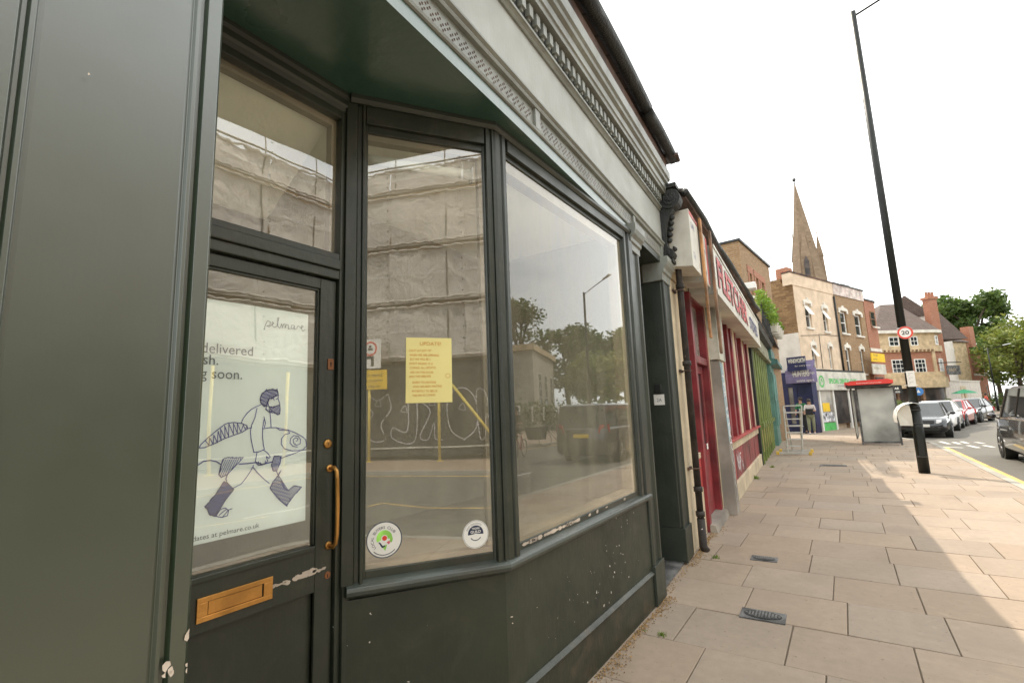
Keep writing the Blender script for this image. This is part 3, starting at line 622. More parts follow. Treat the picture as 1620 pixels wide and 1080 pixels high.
# gutter, sagging in lengths
m = MB(); s = -2.0; rnd = random.Random(9)
joints = [(-2, 1.0), (1.0, 2.65), (2.65, 4.35), (4.35, 5.45)]
for (a, b), dz in zip(joints, (.0, .01, .0, -.03)):
    pts = [BF.p(a+(b-a)*k/8, .16, 4.42+dz-.035*math.sin(math.pi*k/8)*0+.03*math.sin(math.pi*k/8)) for k in range(9)]
    m.tube(pts, .062, 10)
m.build('gutter', M['iron'], shop, smooth=True)
m = MB(); m.prism([BF.p(5.30, .02, 4.36), BF.p(5.30, .25, 4.35), BF.p(5.52, .22, 4.37), BF.p(5.55, .02, 4.40)], [BF.p(5.30, .02, 4.39), BF.p(5.30, .25, 4.38), BF.p(5.54, .23, 4.395), BF.p(5.55, .02, 4.43)]); m.build('loose_slate', M['slate'], shop)
# body and roof
m = MB(); m.box(BF, -2.0, 5.44, -6.0, -.19, 3.21, 4.44); m.box(BF, -2.0, .2, -6.0, -.67, 0, 3.2); m.build('wall', M['brown'], shop)
m = MB(); m.prism([BF.p(-2.05, .12, 4.44), BF.p(5.5, .12, 4.44), BF.p(5.5, -5.9, 5.6), BF.p(-2.05, -5.9, 5.6)], [BF.p(-2.05, .12, 4.50), BF.p(5.5, .12, 4.50), BF.p(5.5, -5.9, 5.66), BF.p(-2.05, -5.9, 5.66)]); m.build('roof', M['slate'], shop)
# ---- scrolled iron corbel at the end of the fascia
def disc_prof(m, s0, s1, ct, cz, r, n=20): m.hprof(BF, [(ct+r*math.cos(k*2*math.pi/n), cz+r*math.sin(k*2*math.pi/n)) for k in range(n)], s0, s1)
m = MB()
prof = [(-.02, 3.17), (.05, 3.17), (.075, 3.20), (.080, 3.26), (.055, 3.30), (.045, 3.36), (.050, 3.46), (.065, 3.56), (.095, 3.66), (.140, 3.74), (.150, 3.80), (.12, 3.86), (.10, 3.96), (-.02, 3.98)]
m.hprof(BF, prof, 5.30, 5.43)
disc_prof(m, 5.285, 5.445, .115, 3.86, .115); disc_prof(m, 5.277, 5.453, .115, 3.86, .075); disc_prof(m, 5.268, 5.462, .115, 3.86, .030)
disc_prof(m, 5.285, 5.445, .060, 3.235, .055); disc_prof(m, 5.277, 5.453, .060, 3.235, .025)
for k in range(5): m.sphere(BF.p(5.365, .062+.012*k, 3.40+.065*k), .04, (.9, .8, .8), 8, 6)
m.box(BF, 5.27, 5.46, -.02, .20, 3.98, 4.03); m.box(BF, 5.29, 5.44, -.02, .10, 3.13, 3.17)
m.tube([BF.p(5.282, .115+.055*math.cos(a)*(1-a/16), 3.86+.055*math.sin(a)*(1-a/16)) for a in [k*.5 for k in range(22)]], .010, 6)
m.build('corbel', M['iron'], shop, bevel=.004, smooth=False)
# ---- downpipe between the two shops
m = MB(); T_ = .075; S_ = 5.66
m.tube([BF.p(5.50, .06, 3.34), BF.p(5.53, .10, 3.33), BF.p(5.60, T_+.02, 3.27), BF.p(S_-.01, T_, 3.16), BF.p(S_, T_, 3.05), BF.p(S_, T_, .32)], .036, 12)
m.tube([BF.p(S_, T_, .34), BF.p(S_+.006, T_, .05), BF.p(S_+.012, T_+.03, .0)], .043, 12)
for z in (.36, .62, 2.0, 2.9): m.lathe(BF.p(S_, T_, z), [(.036, 0), (.048, .005), (.048, .055), (.036, .06)], 12)
dp = m.build('downpipe', paint('peeling_pipe_paint', (.035, .028, .024), .6, .3, chips=.8, chipcol=(.72, .60, .56), dirt=.3, bump=.003), shop, smooth=True)
for z in (.86, 1.93, 2.86):
    m = MB(); m.box(BF, S_-.11, S_+.05, .005, .022, z, z+.028); m.tube([BF.p(S_-.09, .02, z+.014), BF.p(S_-.05, T_+.03, z+.014), BF.p(S_, T_+.045, z+.014), BF.p(S_+.05, T_, z+.014)], .007, 6); m.build('bracket', M['rust'], dp)

# ---- things fixed to or standing in the window
m = MB(); y0, y1 = -.02, 1.208; b = DX-.014
def pz(x, y): return FW.hit(x, y, DX)
po = MB(); po.prism([(b, .50, 1.147), (b, 1.213, 1.149), (b, 1.203, 2.0), (b, .50, 2.0)], [(b-.0006, .50, 1.147), (b-.0006, 1.213, 1.149), (b-.0006, 1.203, 2.0), (b-.0006, .50, 2.0)])
poster = tag(po.build('poster', M['poster']), 'pale poster behind the door glass, pen drawing of a bearded man carrying a fish', 'poster')
PB = b+.0012
m = MB()
for txt, x, y in (('delivered', 319, 556), ('sh.', 319, 575), ('g soon.', 317, 597)):
    s, z = pz(x, y); pre = {'delivered': '', 'sh.': 'fi', 'g soon.': 'comin'}[txt]
    s -= {'': -.002, 'fi': .016, 'comin': .120}[pre]; 
    text_mb(m, FW, s, z, PB, pre+txt, .052, .97)
m.build('lettering', M['greyink'], poster, fix=False)
m = MB(); s, z = pz(303, 858); text_mb(m, FW, s-.018, z, PB, 'updates at pelmare.co.uk', .0235, 1.06); s, z = pz(330, 858)
m.build('web_address', M['greyink'], poster, fix=False)
m = MB(); s, z = pz(424, 509)
# the shop name in a joined hand
sc_ = [[(0, 0), (8, 26), (14, 34), (24, 30), (22, 18), (10, 14), (20, 12), (30, 20), (38, 28), (32, 32), (30, 20), (40, 12), (50, 18), (58, 50), (53, 50), (54, 18), (62, 12), (70, 30), (72, 14), (78, 30), (84, 30), (84, 14), (90, 30), (97, 28), (98, 13), (106, 16)], [(120, 30), (110, 28), (110, 16), (120, 18), (123, 30), (124, 14), (134, 20), (138, 30), (146, 28)], [(146, 28), (152, 22), (162, 30), (156, 34), (152, 24), (160, 12), (170, 18)]]
for pl in sc_: m.ribbon([(PB, s-.008+x*.00104, z-.03+y*.0011) for x, y in pl], .0022, Vector((1, 0, 0)))
m.build('script_name', M['greyink'], poster, fix=False)
m = MB()
def Z(pts, wd=.0032):
    P = [pz(290+x/3.6, 580+y/3.6) for x, y in pts]; m.ribbon([(PB, s, z) for s, z in P], wd, Vector((1, 0, 0)))
def hatch(poly, n, ang, wd=.003):
    """pen strokes across a closed shape"""
    n = max(6, int(n*.62)); wd *= .85
    P = [Vector(p) for p in poly]; d = Vector((math.cos(ang), math.sin(ang))); q = Vector((-d.y, d.x)); lo = min(p.dot(q) for p in P); hi = max(p.dot(q) for p in P); rr = random.Random(int(lo)); out = []
    for k in range(n):
        c = lo+(hi-lo)*(k+.5)/n; xs = []
        for a, b_ in zip(P, P[1:]+P[:1]):
            fa, fb = a.dot(q)-c, b_.dot(q)-c
            if fa*fb < 0: xs.append((a+(b_-a)*(fa/(fa-fb))).dot(d))
        if len(xs) >= 2:
            a = d*(min(xs)-rr.uniform(-2, 4))+q*c; e = d*(max(xs)+rr.uniform(-2, 4))+q*c; out += [tuple(a), tuple(e)] if k % 2 else [tuple(e), tuple(a)]
    Z(out, wd)
Z([(340, 320), (352, 292), (375, 262), (400, 240), (428, 225), (450, 216)]); Z([(430, 235), (418, 290), (400, 330), (392, 365), (396, 410), (404, 450), (412, 486)])
Z([(410, 486), (440, 484), (468, 472)]); Z([(470, 300), (462, 350), (462, 400), (466, 440), (472, 470)]); Z([(470, 285), (478, 320), (472, 345)]); Z([(498, 240), (504, 262), (508, 300), (510, 345)]); Z([(478, 240), (498, 256), (520, 262)])
Z([(98, 462), (130, 460), (180, 440), (240, 410), (300, 388), (345, 372), (376, 352)], .0036)
Z([(98, 462), (112, 440), (150, 404), (200, 362), (245, 328), (262, 320), (300, 316), (345, 322), (372, 334), (376, 350)], .0036)
Z([(136, 420), (156, 446), (160, 404), (180, 440), (184, 388), (204, 432), (208, 366), (226, 420), (222, 352), (248, 408), (246, 336), (268, 396), (270, 324), (296, 384), (296, 322), (318, 378), (318, 320), (338, 370), (352, 330), (362, 354), (374, 338)], .003)
Z([(376, 352), (400, 345)]); Z([(466, 352), (500, 346), (540, 346), (570, 352), (610, 360), (650, 376), (690, 398), (708, 416)]); Z([(540, 346), (560, 360), (610, 362), (616, 378)])
Z([(708, 416), (712, 450), (690, 472), (650, 490), (600, 508), (570, 520)]); Z([(616, 378), (590, 384), (570, 408), (568, 440), (586, 466), (630, 478), (680, 476), (708, 472)])
Z([(656, 424), (664, 410), (652, 402), (636, 414), (638, 434), (656, 446), (676, 438), (678, 414), (664, 394), (640, 390), (622, 408), (618, 432), (634, 452), (660, 456)], .003)
Z([(78, 585), (90, 562), (125, 538), (165, 532), (200, 540), (224, 556)], .004); Z([(78, 575), (70, 590)], .004); Z([(60, 470), (80, 464), (100, 462)], .0036)
hatch([(236, 525), (262, 516), (345, 518), (325, 540), (290, 580), (262, 612), (226, 630), (212, 618)], 16, 2.0); Z([(236, 525), (225, 560), (212, 612), (226, 630), (262, 612), (330, 540), (352, 516), (300, 520), (262, 516), (236, 525)])
Z([(328, 554), (380, 550), (430, 544), (460, 556), (520, 540)], .0045); hatch([(528, 508), (566, 510), (560, 550), (540, 590), (520, 590), (512, 556)], 12, 1.9); Z([(528, 508), (512, 560), (524, 594), (542, 592), (562, 548), (568, 510), (528, 508)])
Z([(430, 488), (424, 520), (420, 545), (440, 560), (462, 558), (476, 548), (478, 536)]); Z([(468, 474), (490, 490), (506, 512), (498, 520), (482, 510), (492, 538), (478, 548)]); Z([(440, 540), (436, 556)]); Z([(450, 545), (450, 560)])
Z([(410, 560), (396, 590), (370, 630), (340, 668), (292, 692)]); Z([(408, 572), (430, 600), (470, 640), (500, 664)]); Z([(262, 612), (252, 640), (258, 650)]); Z([(540, 590), (548, 612), (556, 622)])
Z([(240, 655), (200, 720), (150, 780), (132, 796), (148, 812), (158, 842), (190, 852), (215, 820), (250, 760), (298, 700), (262, 662), (240, 655)]); hatch([(240, 655), (200, 720), (135, 796), (150, 812), (160, 842), (190, 850), (215, 815), (250, 755), (296, 700), (262, 662)], 34, -1.0, .0034)
hatch([(240, 655), (200, 720), (135, 796), (150, 812), (160, 842), (190, 850), (215, 815), (250, 755), (296, 700), (262, 662)], 16, .3, .003)
Z([(196, 852), (230, 858), (262, 848), (268, 820), (250, 804), (222, 812), (205, 838), (196, 852)]); Z([(215, 845), (255, 812)]); Z([(235, 855), (268, 815), (288, 808)])
Z([(552, 618), (520, 655), (504, 690), (530, 726), (560, 760), (600, 794), (618, 760), (650, 720), (684, 684), (640, 678), (610, 704), (585, 690), (566, 640), (552, 618)])
hatch([(552, 618), (504, 690), (530, 726), (600, 792), (618, 760), (684, 684), (640, 678), (610, 704), (585, 690), (566, 640)], 30, 1.1, .0034); hatch([(552, 618), (504, 690), (530, 726), (600, 792), (618, 760), (610, 704), (585, 690)], 14, .3, .003)
Z([(541, 745), (548, 730)]); Z([(552, 756), (556, 742)]); Z([(558, 600), (548, 625), (568, 590)])
# head: hair, face, beard
hair_ = [(452, 205), (448, 180), (456, 155), (478, 135), (510, 128), (545, 130), (552, 160), (530, 165), (512, 180), (500, 175), (492, 200), (486, 222), (470, 226), (452, 205)]
Z(hair_); hatch(hair_, 22, -1.2, .0034); hatch(hair_, 10, .4, .003); Z([(516, 130), (522, 122)]); Z([(540, 130), (546, 124)]); Z([(478, 135), (486, 126)])
Z([(545, 135), (552, 160), (550, 180), (560, 210)]); Z([(510, 182), (524, 178), (528, 190)]); Z([(538, 184), (550, 178)]); Z([(492, 200), (496, 224), (520, 232), (538, 224), (560, 215), (562, 250), (555, 270), (530, 262), (510, 246), (496, 224)])
hatch([(496, 224), (538, 224), (560, 215), (564, 250), (555, 272), (528, 262), (508, 246)], 16, 1.3, .0034); Z([(486, 222), (480, 238), (498, 256)]); Z([(500, 250), (515, 256)])
m.build('pen_drawing', M['ink'], poster, fix=False)

# yellow handwritten notice
nb = .0015
m = MB(); m.prism([FP.p(s, nb, z) for s, z in ((.245, 1.612), (.467, 1.611), (.468, 1.921), (.249, 1.920))], [FP.p(s, nb-.001, z) for s, z in ((.245, 1.612), (.467, 1.611), (.468, 1.921), (.249, 1.920))])
note = tag(m.build('notice', M['note']), 'yellow handwritten update notice in orange pen taped to the angled shop window', 'notice')
m = MB(); text_mb(m, FP, .312, 1.884, nb+.0012, 'UPDATE!', .024, 1.1)
lines = ["CAN'T SAY JUST YET", 'WHEN WE ARE OPENING', 'BUT WE WILL BE :)', "DON'T WORRY IT IS", 'COMING. ALL UPDATES', 'ARE ON THE DOOR', 'AND THE WEB SITE', 'SORRY TO ANYONE', 'WHO HAS BEEN WAITING', 'PATIENTLY TO SEE US', 'THE FISH IS COMING']
zz = 1.853
for i, l in enumerate(lines):
    text_mb(m, FP, .262+(.012 if i > 6 else 0)+.002*(i % 3), zz, nb+.0012, l, .0145, .80+.04*(i % 2), rot=.01*(-1)**i, bold=.004 if i in (1, 6, 7, 9) else 0); zz -= .0205 if i != 6 else .027
m.ribbon([FP.p(.447+.011*math.cos(a), nb+.0012, 1.738+.010*math.sin(a)) for a in [k*.6 for k in range(12)]], .0016, FP.N)
m.build('handwriting', M['orangeink'], note, fix=False)
# round window stickers
def disc(m, F, s, z, t, r, n=40, sy=1): m.add([F.p(s+r*math.cos(k*2*math.pi/n), t, z+r*sy*math.sin(k*2*math.pi/n)) for k in range(n)], [tuple(range(n))])
def sector(m, F, s, z, t, r0, r1, a0, a1, n=14):
    pts = [F.p(s+r1*math.cos(R(a0+(a1-a0)*k/n)), t, z+r1*math.sin(R(a0+(a1-a0)*k/n))) for k in range(n+1)]+[F.p(s+r0*math.cos(R(a1-(a1-a0)*k/n)), t, z+r0*math.sin(R(a1-(a1-a0)*k/n))) for k in range(n+1)]
    m.add(pts, [tuple(range(len(pts)))])
s1, z1 = FP.hit(608, 853); r1 = .077
m = MB(); m.lathe(FP.p(s1, .0, z1), [(r1, 0), (r1, .0006)], 48, FP.N); st1 = tag(m.build('sticker', M['sheetwhite']), 'round white sticker reading local buyers club with a green map, low on the angled window', 'sticker', 'round stickers on the window')
m = MB(); sector(m, FP, s1, z1, .0012, r1*.94, r1, 0, 360, 60); m.build('rim', M['greyink'], st1, fix=False)
m = MB(); sector(m, FP, s1, z1+.006, .0010, .014, .034, -10, 205); m.add([FP.p(s1+a, .0010, z1+b_) for a, b_ in ((-.012, -.026), (.012, -.022), (.004, -.048))], [(0, 1, 2)]); sector(m, FP, s1+.012, z1, .0011, .012, .024, -40, 20); m.build('map_print', M['lime'], st1, fix=False)
m = MB(); disc(m, FP, s1+.001, z1+.006, .0014, .0105); m.build('red_dot', M['redprint'], st1, fix=False)
m = MB(); m.add([FP.p(s1+a, .0014, z1+b_) for a, b_ in ((.010, -.012), (.020, -.006), (.026, -.014), (.018, -.022))], [(0, 1, 2, 3)]); m.build('pink_patch', M['pinkprint'], st1, fix=False)
m = MB(); m.add([FP.p(s1+a, .0014, z1+b_) for a, b_ in ((-.026, -.008), (-.018, -.010), (-.006, -.026), (.004, -.022), (.002, -.030), (-.010, -.034))], [tuple(range(6))])
text_mb(m, FP, 0, 0, .0014, 'LOCAL  BUYERS  CLUB', .0165, .92, arc=(s1, z1, .046, R(222))); text_mb(m, FP, 0, 0, .0014, '', .008, 1); m.build('lettering', M['navy'], st1, fix=False)
m = MB(); sector(m, FP, s1, z1, .0014, .062, .0655, 225, 315); m.build('small_print', M['greyink'], st1, fix=False)
s2, z2 = FP.hit(752.5, 844.5); r2 = .063
m = MB(); m.lathe(FP.p(s2, .0, z2), [(r2, 0), (r2, .0006)], 48, FP.N); st2 = tag(m.build('sticker', M['sheetwhite']), 'round white traders guild sticker with dark blue badge, low right on the angled window', 'sticker', 'round stickers on the window')
m = MB(); sector(m, FP, s2, z2+.002, .0012, .0, .038, -5, 185, 20); m.build('badge', M['navy'], st2, fix=False)
m = MB(); m.add([FP.p(s2+a, .0016, z2+b_) for a, b_ in ((-.03, -.006), (.0, .004), (.03, -.006))], [(0, 1, 2)]); text_mb(m, FP, s2, z2+.006, .0017, 'GUILD', .0165, 1.05, 'CENTER', bold=.02); text_mb(m, FP, s2, z2+.0225, .0017, 'TRADERS', .0115, .8, 'CENTER', bold=.02); m.build('badge_lettering', M['sheetwhite'], st2, fix=False)
m = MB(); sector(m, FP, s2, z2+.002, .0012, .027, .031, 215, 325); text_mb(m, FP, 0, 0, .0013, 'EAST DULWICH', .0125, .86, arc=(s2, z2+.002, .042, R(158)))
sector(m, FP, s2, z2, .0012, .0590, .0602, 0, 360, 60); m.build('lettering', M['greyink'], st2, fix=False)
# roller blind
m = MB(); m.tube([FP.p(.075, -.10, 2.845), FP.p(LP-.085, -.10, 2.845)], .026, 16); rb = tag(m.build('roller_blind', M['blind'], smooth=True), 'rolled up white roller blind at the top of the angled window', 'roller blind')
m = MB(); m.box(FP, LP-.085, LP-.079, -.13, -.07, 2.80, 2.885); m.build('bracket', M['alu'], rb)
# card pinned in the side doorway
F5 = Frame(BF.p(5.138, 0, 0)[:2], -3.3+90)    # reveal that faces the camera; s runs towards the street
s, z = F5.hit(1043, 632, 0)
m = MB(); m.box(F5, s-.055, s+.055, .001, .004, z-.055, z+.055); em = tag(m.build('paper_notice', M['sheetwhite']), 'small white notice stuck inside the side doorway of the green shop', 'notice')
m = MB(); text_mb(m, F5, s, z-.02, .0046, '2A', .05, .9, 'CENTER'); m.build('lettering', M['greyink'], em, fix=False)
m = MB(); m.box(F5, s-.035, s+.035, .001, .03, z+.075, z+.16); tag(m.build('door_bell', M['black'], bevel=.004), 'small black doorbell box above the white notice in the side doorway', 'doorbell')

# ================================================================== THE REST OF THE TERRACE
def rect(F, x0, y0, x1, y1, t=0):
    a = F.hit(x0, y0, t); b = F.hit(x1, y1, t); return min(a[0], b[0]), max(a[0], b[0]), min(a[1], b[1]), max(a[1], b[1])
def wall_open(m, F, s0, s1, z0, z1, t, ops, rev=.12):
    """wall face with openings cut through it and their reveals"""
    S = sorted({s0, s1, *[o[0] for o in ops], *[o[1] for o in ops]}); Zs = sorted({z0, z1, *[o[2] for o in ops], *[o[3] for o in ops]})
    for a, b in zip(S, S[1:]):
        for c, d in zip(Zs, Zs[1:]):
            ms, mz = (a+b)/2, (c+d)/2
            if any(o[0] < ms < o[1] and o[2] < mz < o[3] for o in ops): continue
            m.quad(F.p(a, t, c), F.p(b, t, c), F.p(b, t, d), F.p(a, t, d))
    for a, b, c, d in [o[:4] for o in ops]:
        for p, q in (((a, c), (a, d)), ((a, d), (b, d)), ((b, d), (b, c)), ((b, c), (a, c))): m.quad(F.p(p[0], t, p[1]), F.p(q[0], t, q[1]), F.p(q[0], t-rev, q[1]), F.p(p[0], t-rev, p[1]))
def window(par, F, s0, s1, z0, z1, t, fr=None, gl=None, bars=(1, 1), w=.06, sill=None, lintel=None, rev=.12, name='window', open_top=False):
    fr = fr or M['white']; gl = gl or M['windark']; m = MB(); tb = t-rev
    m.box(F, s0, s0+w, tb-.03, tb+.03, z0, z1); m.box(F, s1-w, s1, tb-.03, tb+.03, z0, z1); m.box(F, s0+w, s1-w, tb-.03, tb+.03, z0, z0+w); m.box(F, s0+w, s1-w, tb-.03, tb+.03, z1-w, z1)
    for k in range(1, bars[0]): x = s0+(s1-s0)*k/bars[0]; m.box(F, x-w*.25, x+w*.25, tb-.025, tb+.018, z0+w, z1-w)
    for k in range(1, bars[1]): x = z0+(z1-z0)*k/bars[1]; m.box(F, s0+w, s1-w, tb-.025, tb+.024, x-w*.3, x+w*.3)
    o = m.build(name, fr, par)
    m = MB(); m.box(F, s0+w, s1-w, tb-.01, tb, z0+w, z1-w); m.build('pane', gl, o)
    if open_top:
        zc = (z0+z1)/2; m = MB(); m.prism([F.p(s0+w, tb+.02, z1-w), F.p(s1-w, tb+.02, z1-w), F.p(s1-w, tb+.30, zc+.05), F.p(s0+w, tb+.30, zc+.05)], [F.p(s0+w, tb+.05, z1-w), F.p(s1-w, tb+.05, z1-w), F.p(s1-w, tb+.33, zc+.05), F.p(s0+w, tb+.33, zc+.05)]); m.build('open_light', fr, o)
    if sill: m = MB(); m.box(F, s0-.08, s1+.08, t+.002, t+.08, z0-.10, z0); m.build('sill', sill, o)
    if lintel:
        m = MB(); e = (s1-s0)*.22; pr = [(s0-e, z1-.10), (s0-e, z1+.12), (s0-e*.4, z1+.20), ((s0+s1)/2-e*.6, z1+.27), ((s0+s1)/2-e*.5, z1+.36), ((s0+s1)/2+e*.5, z1+.36), ((s0+s1)/2+e*.6, z1+.27), (s1+e*.4, z1+.20), (s1+e, z1+.12), (s1+e, z1-.10), (s1+.01, z1-.10), (s1-.0, z1+.04), (s0+.0, z1+.04), (s0-.01, z1-.10)]
        m.prism([F.p(a, t+.004, b) for a, b in pr], [F.p(a, t+.06, b) for a, b in pr]); m.build('lintel', lintel, o)
    return o
# ---------------------------------------------------------------- crimson and cream shop
rs = thing('shop_building', BF.p(9.8, 0, 0), 'shabby crimson and cream shop with white sign boxes, next along from the dark green shop', 'shop building')
CR, RD = M['cream'], M['red']
m = MB()
m.box(BF, 5.45, 13.98, -6, -.14, 0, 3.88); m.box(BF, 5.45, 5.98, -.14, 0, 0, 3.0)
m.box(BF, 5.98, 6.50, -.14, -.02, .0, .55); m.box(BF, 7.60, 7.72, -.14, .03, 0, 3.05)
m.box(BF, 8.05, 13.98, -.14, .10, 0, .28); m.box(BF, 8.05, 13.98, -.14, .085, .80, .96)
m.box(BF, 5.45, 13.98, -.14, -.01, 3.05, 3.86); m.box(BF, 8.3, 8.75, -.14, .075, .96, 3.2)
for a, b in ((10.25, 10.75), (11.95, 12.35), (13.3, 13.7)): m.box(BF, a, b, -.14, .075, .96, 3.2)
m.box(BF, 5.98, 6.5, -.14, -.015, .9, .97)
m.build('wall', CR, rs, bevel=.006)
m = MB(); m.box(BF, 5.98, 6.50, -.06, -.02, .55, .9); m.build('red_panel', M['redlight'], rs)
# narrow window with old bills on it
wn = window(rs, BF, 5.98, 6.50, .97, 3.03, -.02, RD, M['windark'], (1, 1), .05, rev=.06)
m = MB(); rnd = random.Random(8)
for k in range(9): s = rnd.uniform(6.04, 6.34); z = rnd.uniform(1.0, 1.7); m.box(BF, s, s+rnd.uniform(.06, .12), -.072, -.069, z, z+rnd.uniform(.08, .2))
m.build('pasted_bills', paint('faded_bills', (.55, .42, .38), .8, .3, dirt=.5), wn)
# door
m = MB(); m.box(BF, 6.50, 6.62, -.14, .02, 0, 3.05); m.box(BF, 7.48, 7.60, -.14, .02, 0, 3.05); m.box(BF, 6.62, 7.48, -.14, .01, 2.12, 2.22); m.box(BF, 6.62, 7.48, -.14, .01, 2.98, 3.05)
df = m.build('door_frame', RD, rs, bevel=.004)
m = MB(); m.box(BF, 6.63, 6.77, -.11, -.06, .10, 2.11); m.box(BF, 7.33, 7.47, -.11, -.06, .10, 2.11); m.box(BF, 6.77, 7.33, -.11, -.06, .10, 1.02); m.box(BF, 6.77, 7.33, -.11, -.06, 2.0, 2.11); m.box(BF, 6.80, 7.30, -.06, -.05, .25, .85)
rd = m.build('door', RD, rs, bevel=.004)
m = MB(); m.box(BF, 6.77, 7.33, -.09, -.08, 1.02, 2.0); m.build('pane', M['windark'], rd)
m = MB(); m.box(BF, 6.62, 7.48, -.09, -.08, 2.22, 2.98); m.build('fanlight', paint('grimy_pale_glass', (.38, .35, .31), .3, .3, dirt=.4), rs)
m = MB(); m.box(BF, 6.88, 6.98, -.078, -.076, 1.52, 1.66); m.box(BF, 7.16, 7.26, -.048, -.046, .95, 1.03); m.build('door_notice', M['sheetwhite'], rd)
m = MB(); m.lathe(BF.p(6.72, -.06, 1.05), [(.012, 0), (.012, .03), (.026, .04), (.026, .055), (.0, .06)], 10, BF.N); m.build('door_knob', M['brass'], rd)
m = MB(); m.prism([BF.p(6.5, -.1, 0), BF.p(7.6, -.1, 0), BF.p(7.6, .10, 0), BF.p(6.5, .10, 0)], [BF.p(6.5, -.1, .10), BF.p(7.6, -.1, .10), BF.p(7.6, .08, .09), BF.p(6.5, .08, .09)]); m.build('door_step', M['ply'], rs)
# window range
m = MB(); t0 = .02
for a, b in ((8.75, 8.95), (9.5, 9.7), (10.05, 10.25), (10.75, 10.95), (11.75, 11.95), (12.35, 12.5), (13.1, 13.3)): m.box(BF, a, b, -.14, .09, .99, 3.2)
m.build('window_posts', RD, rs, bevel=.004)
for o in list(rs.children):
    if o.name.startswith('window_posts'): bpy.data.objects.remove(o)
for a, b in ((8.75, 8.95), (9.5, 9.7), (10.05, 10.25), (10.75, 10.95), (11.75, 11.95), (12.35, 12.5), (13.1, 13.3)):
    m = MB(); m.box(BF, a, b, -.14, .09, .99, 3.2); m.build('window_post', RD, rs, bevel=.004)
for a, b in ((8.95, 9.5), (9.7, 10.05), (10.95, 11.75), (12.5, 13.1)):
    m = MB(); m.box(BF, a, b, -.10, -.02, .99, 3.2); m.build('boarded_window', paint('dusty_red_pane', (.24, .10, .08), .35, .3, dirt=.5, dirtcol=(.35, .2, .16)), rs)
m = MB(); m.box(BF, 8.05, 14.0, -.1, .15, .955, .99); m.build('sill', M['redlight'], rs, bevel=.004)
for a, b in ((8.05, 9.2), (9.2, 10.4), (10.4, 11.6), (11.6, 12.8), (12.8, 13.95)):
    m = MB(); m.box(BF, a+.02, b-.02, -.1, .06, .28, .80); pn = m.build('stallriser_panel', M['redlight'] if a < 9 else RD, rs, bevel=.008)
    if a < 9 or 9 < a < 10:
        m = MB(); rnd = random.Random(int(a*3))
        for k in range(4):
            s_ = a+.25+k*.2; P = [BF.p(s_+rnd.uniform(-.12, .12), .064, rnd.uniform(.34, .76)) for q in range(6)]; m.ribbon(P, .030, BF.N)
        m.build('graffiti', M['graf'], pn, fix=False)
# stripped pilaster board with spray paint, and a paper-covered panel above it
m = MB(); m.prism([BF.p(7.62, .03, 0), BF.p(7.66, .20, 0), BF.p(7.98, .20, 0), BF.p(8.06, .03, 0)], [BF.p(7.62, .03, 2.2), BF.p(7.66, .15, 2.2), BF.p(7.98, .15, 2.2), BF.p(8.06, .03, 2.2)])
bd = m.build('weathered_board', M['ply'], rs, bevel=.004)
m = MB(); rnd = random.Random(31)
for k in range(5):
    P = [];
    for q in range(9): z = 2.05-k*.22-q*.03+rnd.uniform(-.06, .06); P.append(BF.p(7.82+.11*math.sin(q*2.1+k), .157+.05*(2.2-z)/2.2, z))
    m.ribbon(P, .018, BF.N)
for k in range(2):
    P = [BF.p(7.80+.06*math.sin(q*2.3), .157+.05*(2.2-(.9-.08*q-k*.3))/2.2, .9-.08*q-k*.3) for q in range(6)]; m.ribbon(P, .014, BF.N)
m.build('graffiti', M['graf'], bd, fix=False)
m = MB(); m.prism([BF.p(7.67, .1555+.05*(2.2-z)/2.2*1.0, z) for z in (1.0,)]+[BF.p(7.97, .157+.05*(1.2)/2.2, 1.0), BF.p(7.97, .157, 2.18), BF.p(7.67, .157, 2.18)], [BF.p(7.67, .17+.05*1.2/2.2, 1.0), BF.p(7.97, .18, 1.02), BF.p(7.97, .153, 2.18), BF.p(7.67, .153, 2.18)])
m = MB(); m.add([BF.p(7.67, .1545+.05*1.2/2.2, 1.0), BF.p(7.97, .1545+.05*1.0/2.2, 1.2), BF.p(7.97, .1545, 2.18), BF.p(7.67, .1545, 2.18)], [(0, 1, 2, 3)]); m.build('blue_spray', M['bluefade'], bd, fix=False)
m = MB(); m.box(BF, 7.62, 8.25, .03, .17, 2.22, 3.02); bp = m.build('pasted_board', paint('pasted_paper_board', (.50, .50, .42), .7, .3, dirt=.6, dirtcol=(.3, .25, .18), scale=5), rs)
m = MB(); rnd = random.Random(14)
for k in range(5): m.ribbon([BF.p(7.7+rnd.uniform(0, .45), .174, 2.3+rnd.uniform(0, .6)) for q in range(6)], .016, BF.N)
m.build('graffiti', M['graf'], bp, fix=False)
# light boxes and long lettered sign
def signbox(s0, s1, z0, z1, t1, name='sign_box', drop=.05):
    m = MB(); m.prism([BF.p(s0, .0, z0+.04), BF.p(s1, .0, z0+.04), BF.p(s1, t1, z0), BF.p(s0, t1, z0)], [BF.p(s0, .0, z1), BF.p(s1, .0, z1), BF.p(s1, t1, z1), BF.p(s0, t1, z1)]); return m.build(name, M['signwhite'], rs, bevel=.006)
b1 = signbox(5.50, 6.02, 3.10, 3.78, .27)
m = MB(); text_mb(m, BF, 5.56, 3.58, .273, "CAFE", .10, .9); text_mb(m, BF, 5.58, 3.22, .273, 'Tel', .10, .9); m.build('lettering', M['signblue'], b1, fix=False)
m = MB(); m.box(BF, 5.52, 6.0, .270, .274, 3.72, 3.765); m.build('red_edge', M['signred'], b1)
m = MB(); m.box(BF, 6.03, 6.13, .285, .31, 2.35, 3.84); m.build('timber_post', M['timber'], rs, bevel=.003)
b2 = signbox(6.14, 6.50, 3.05, 3.72, .29)
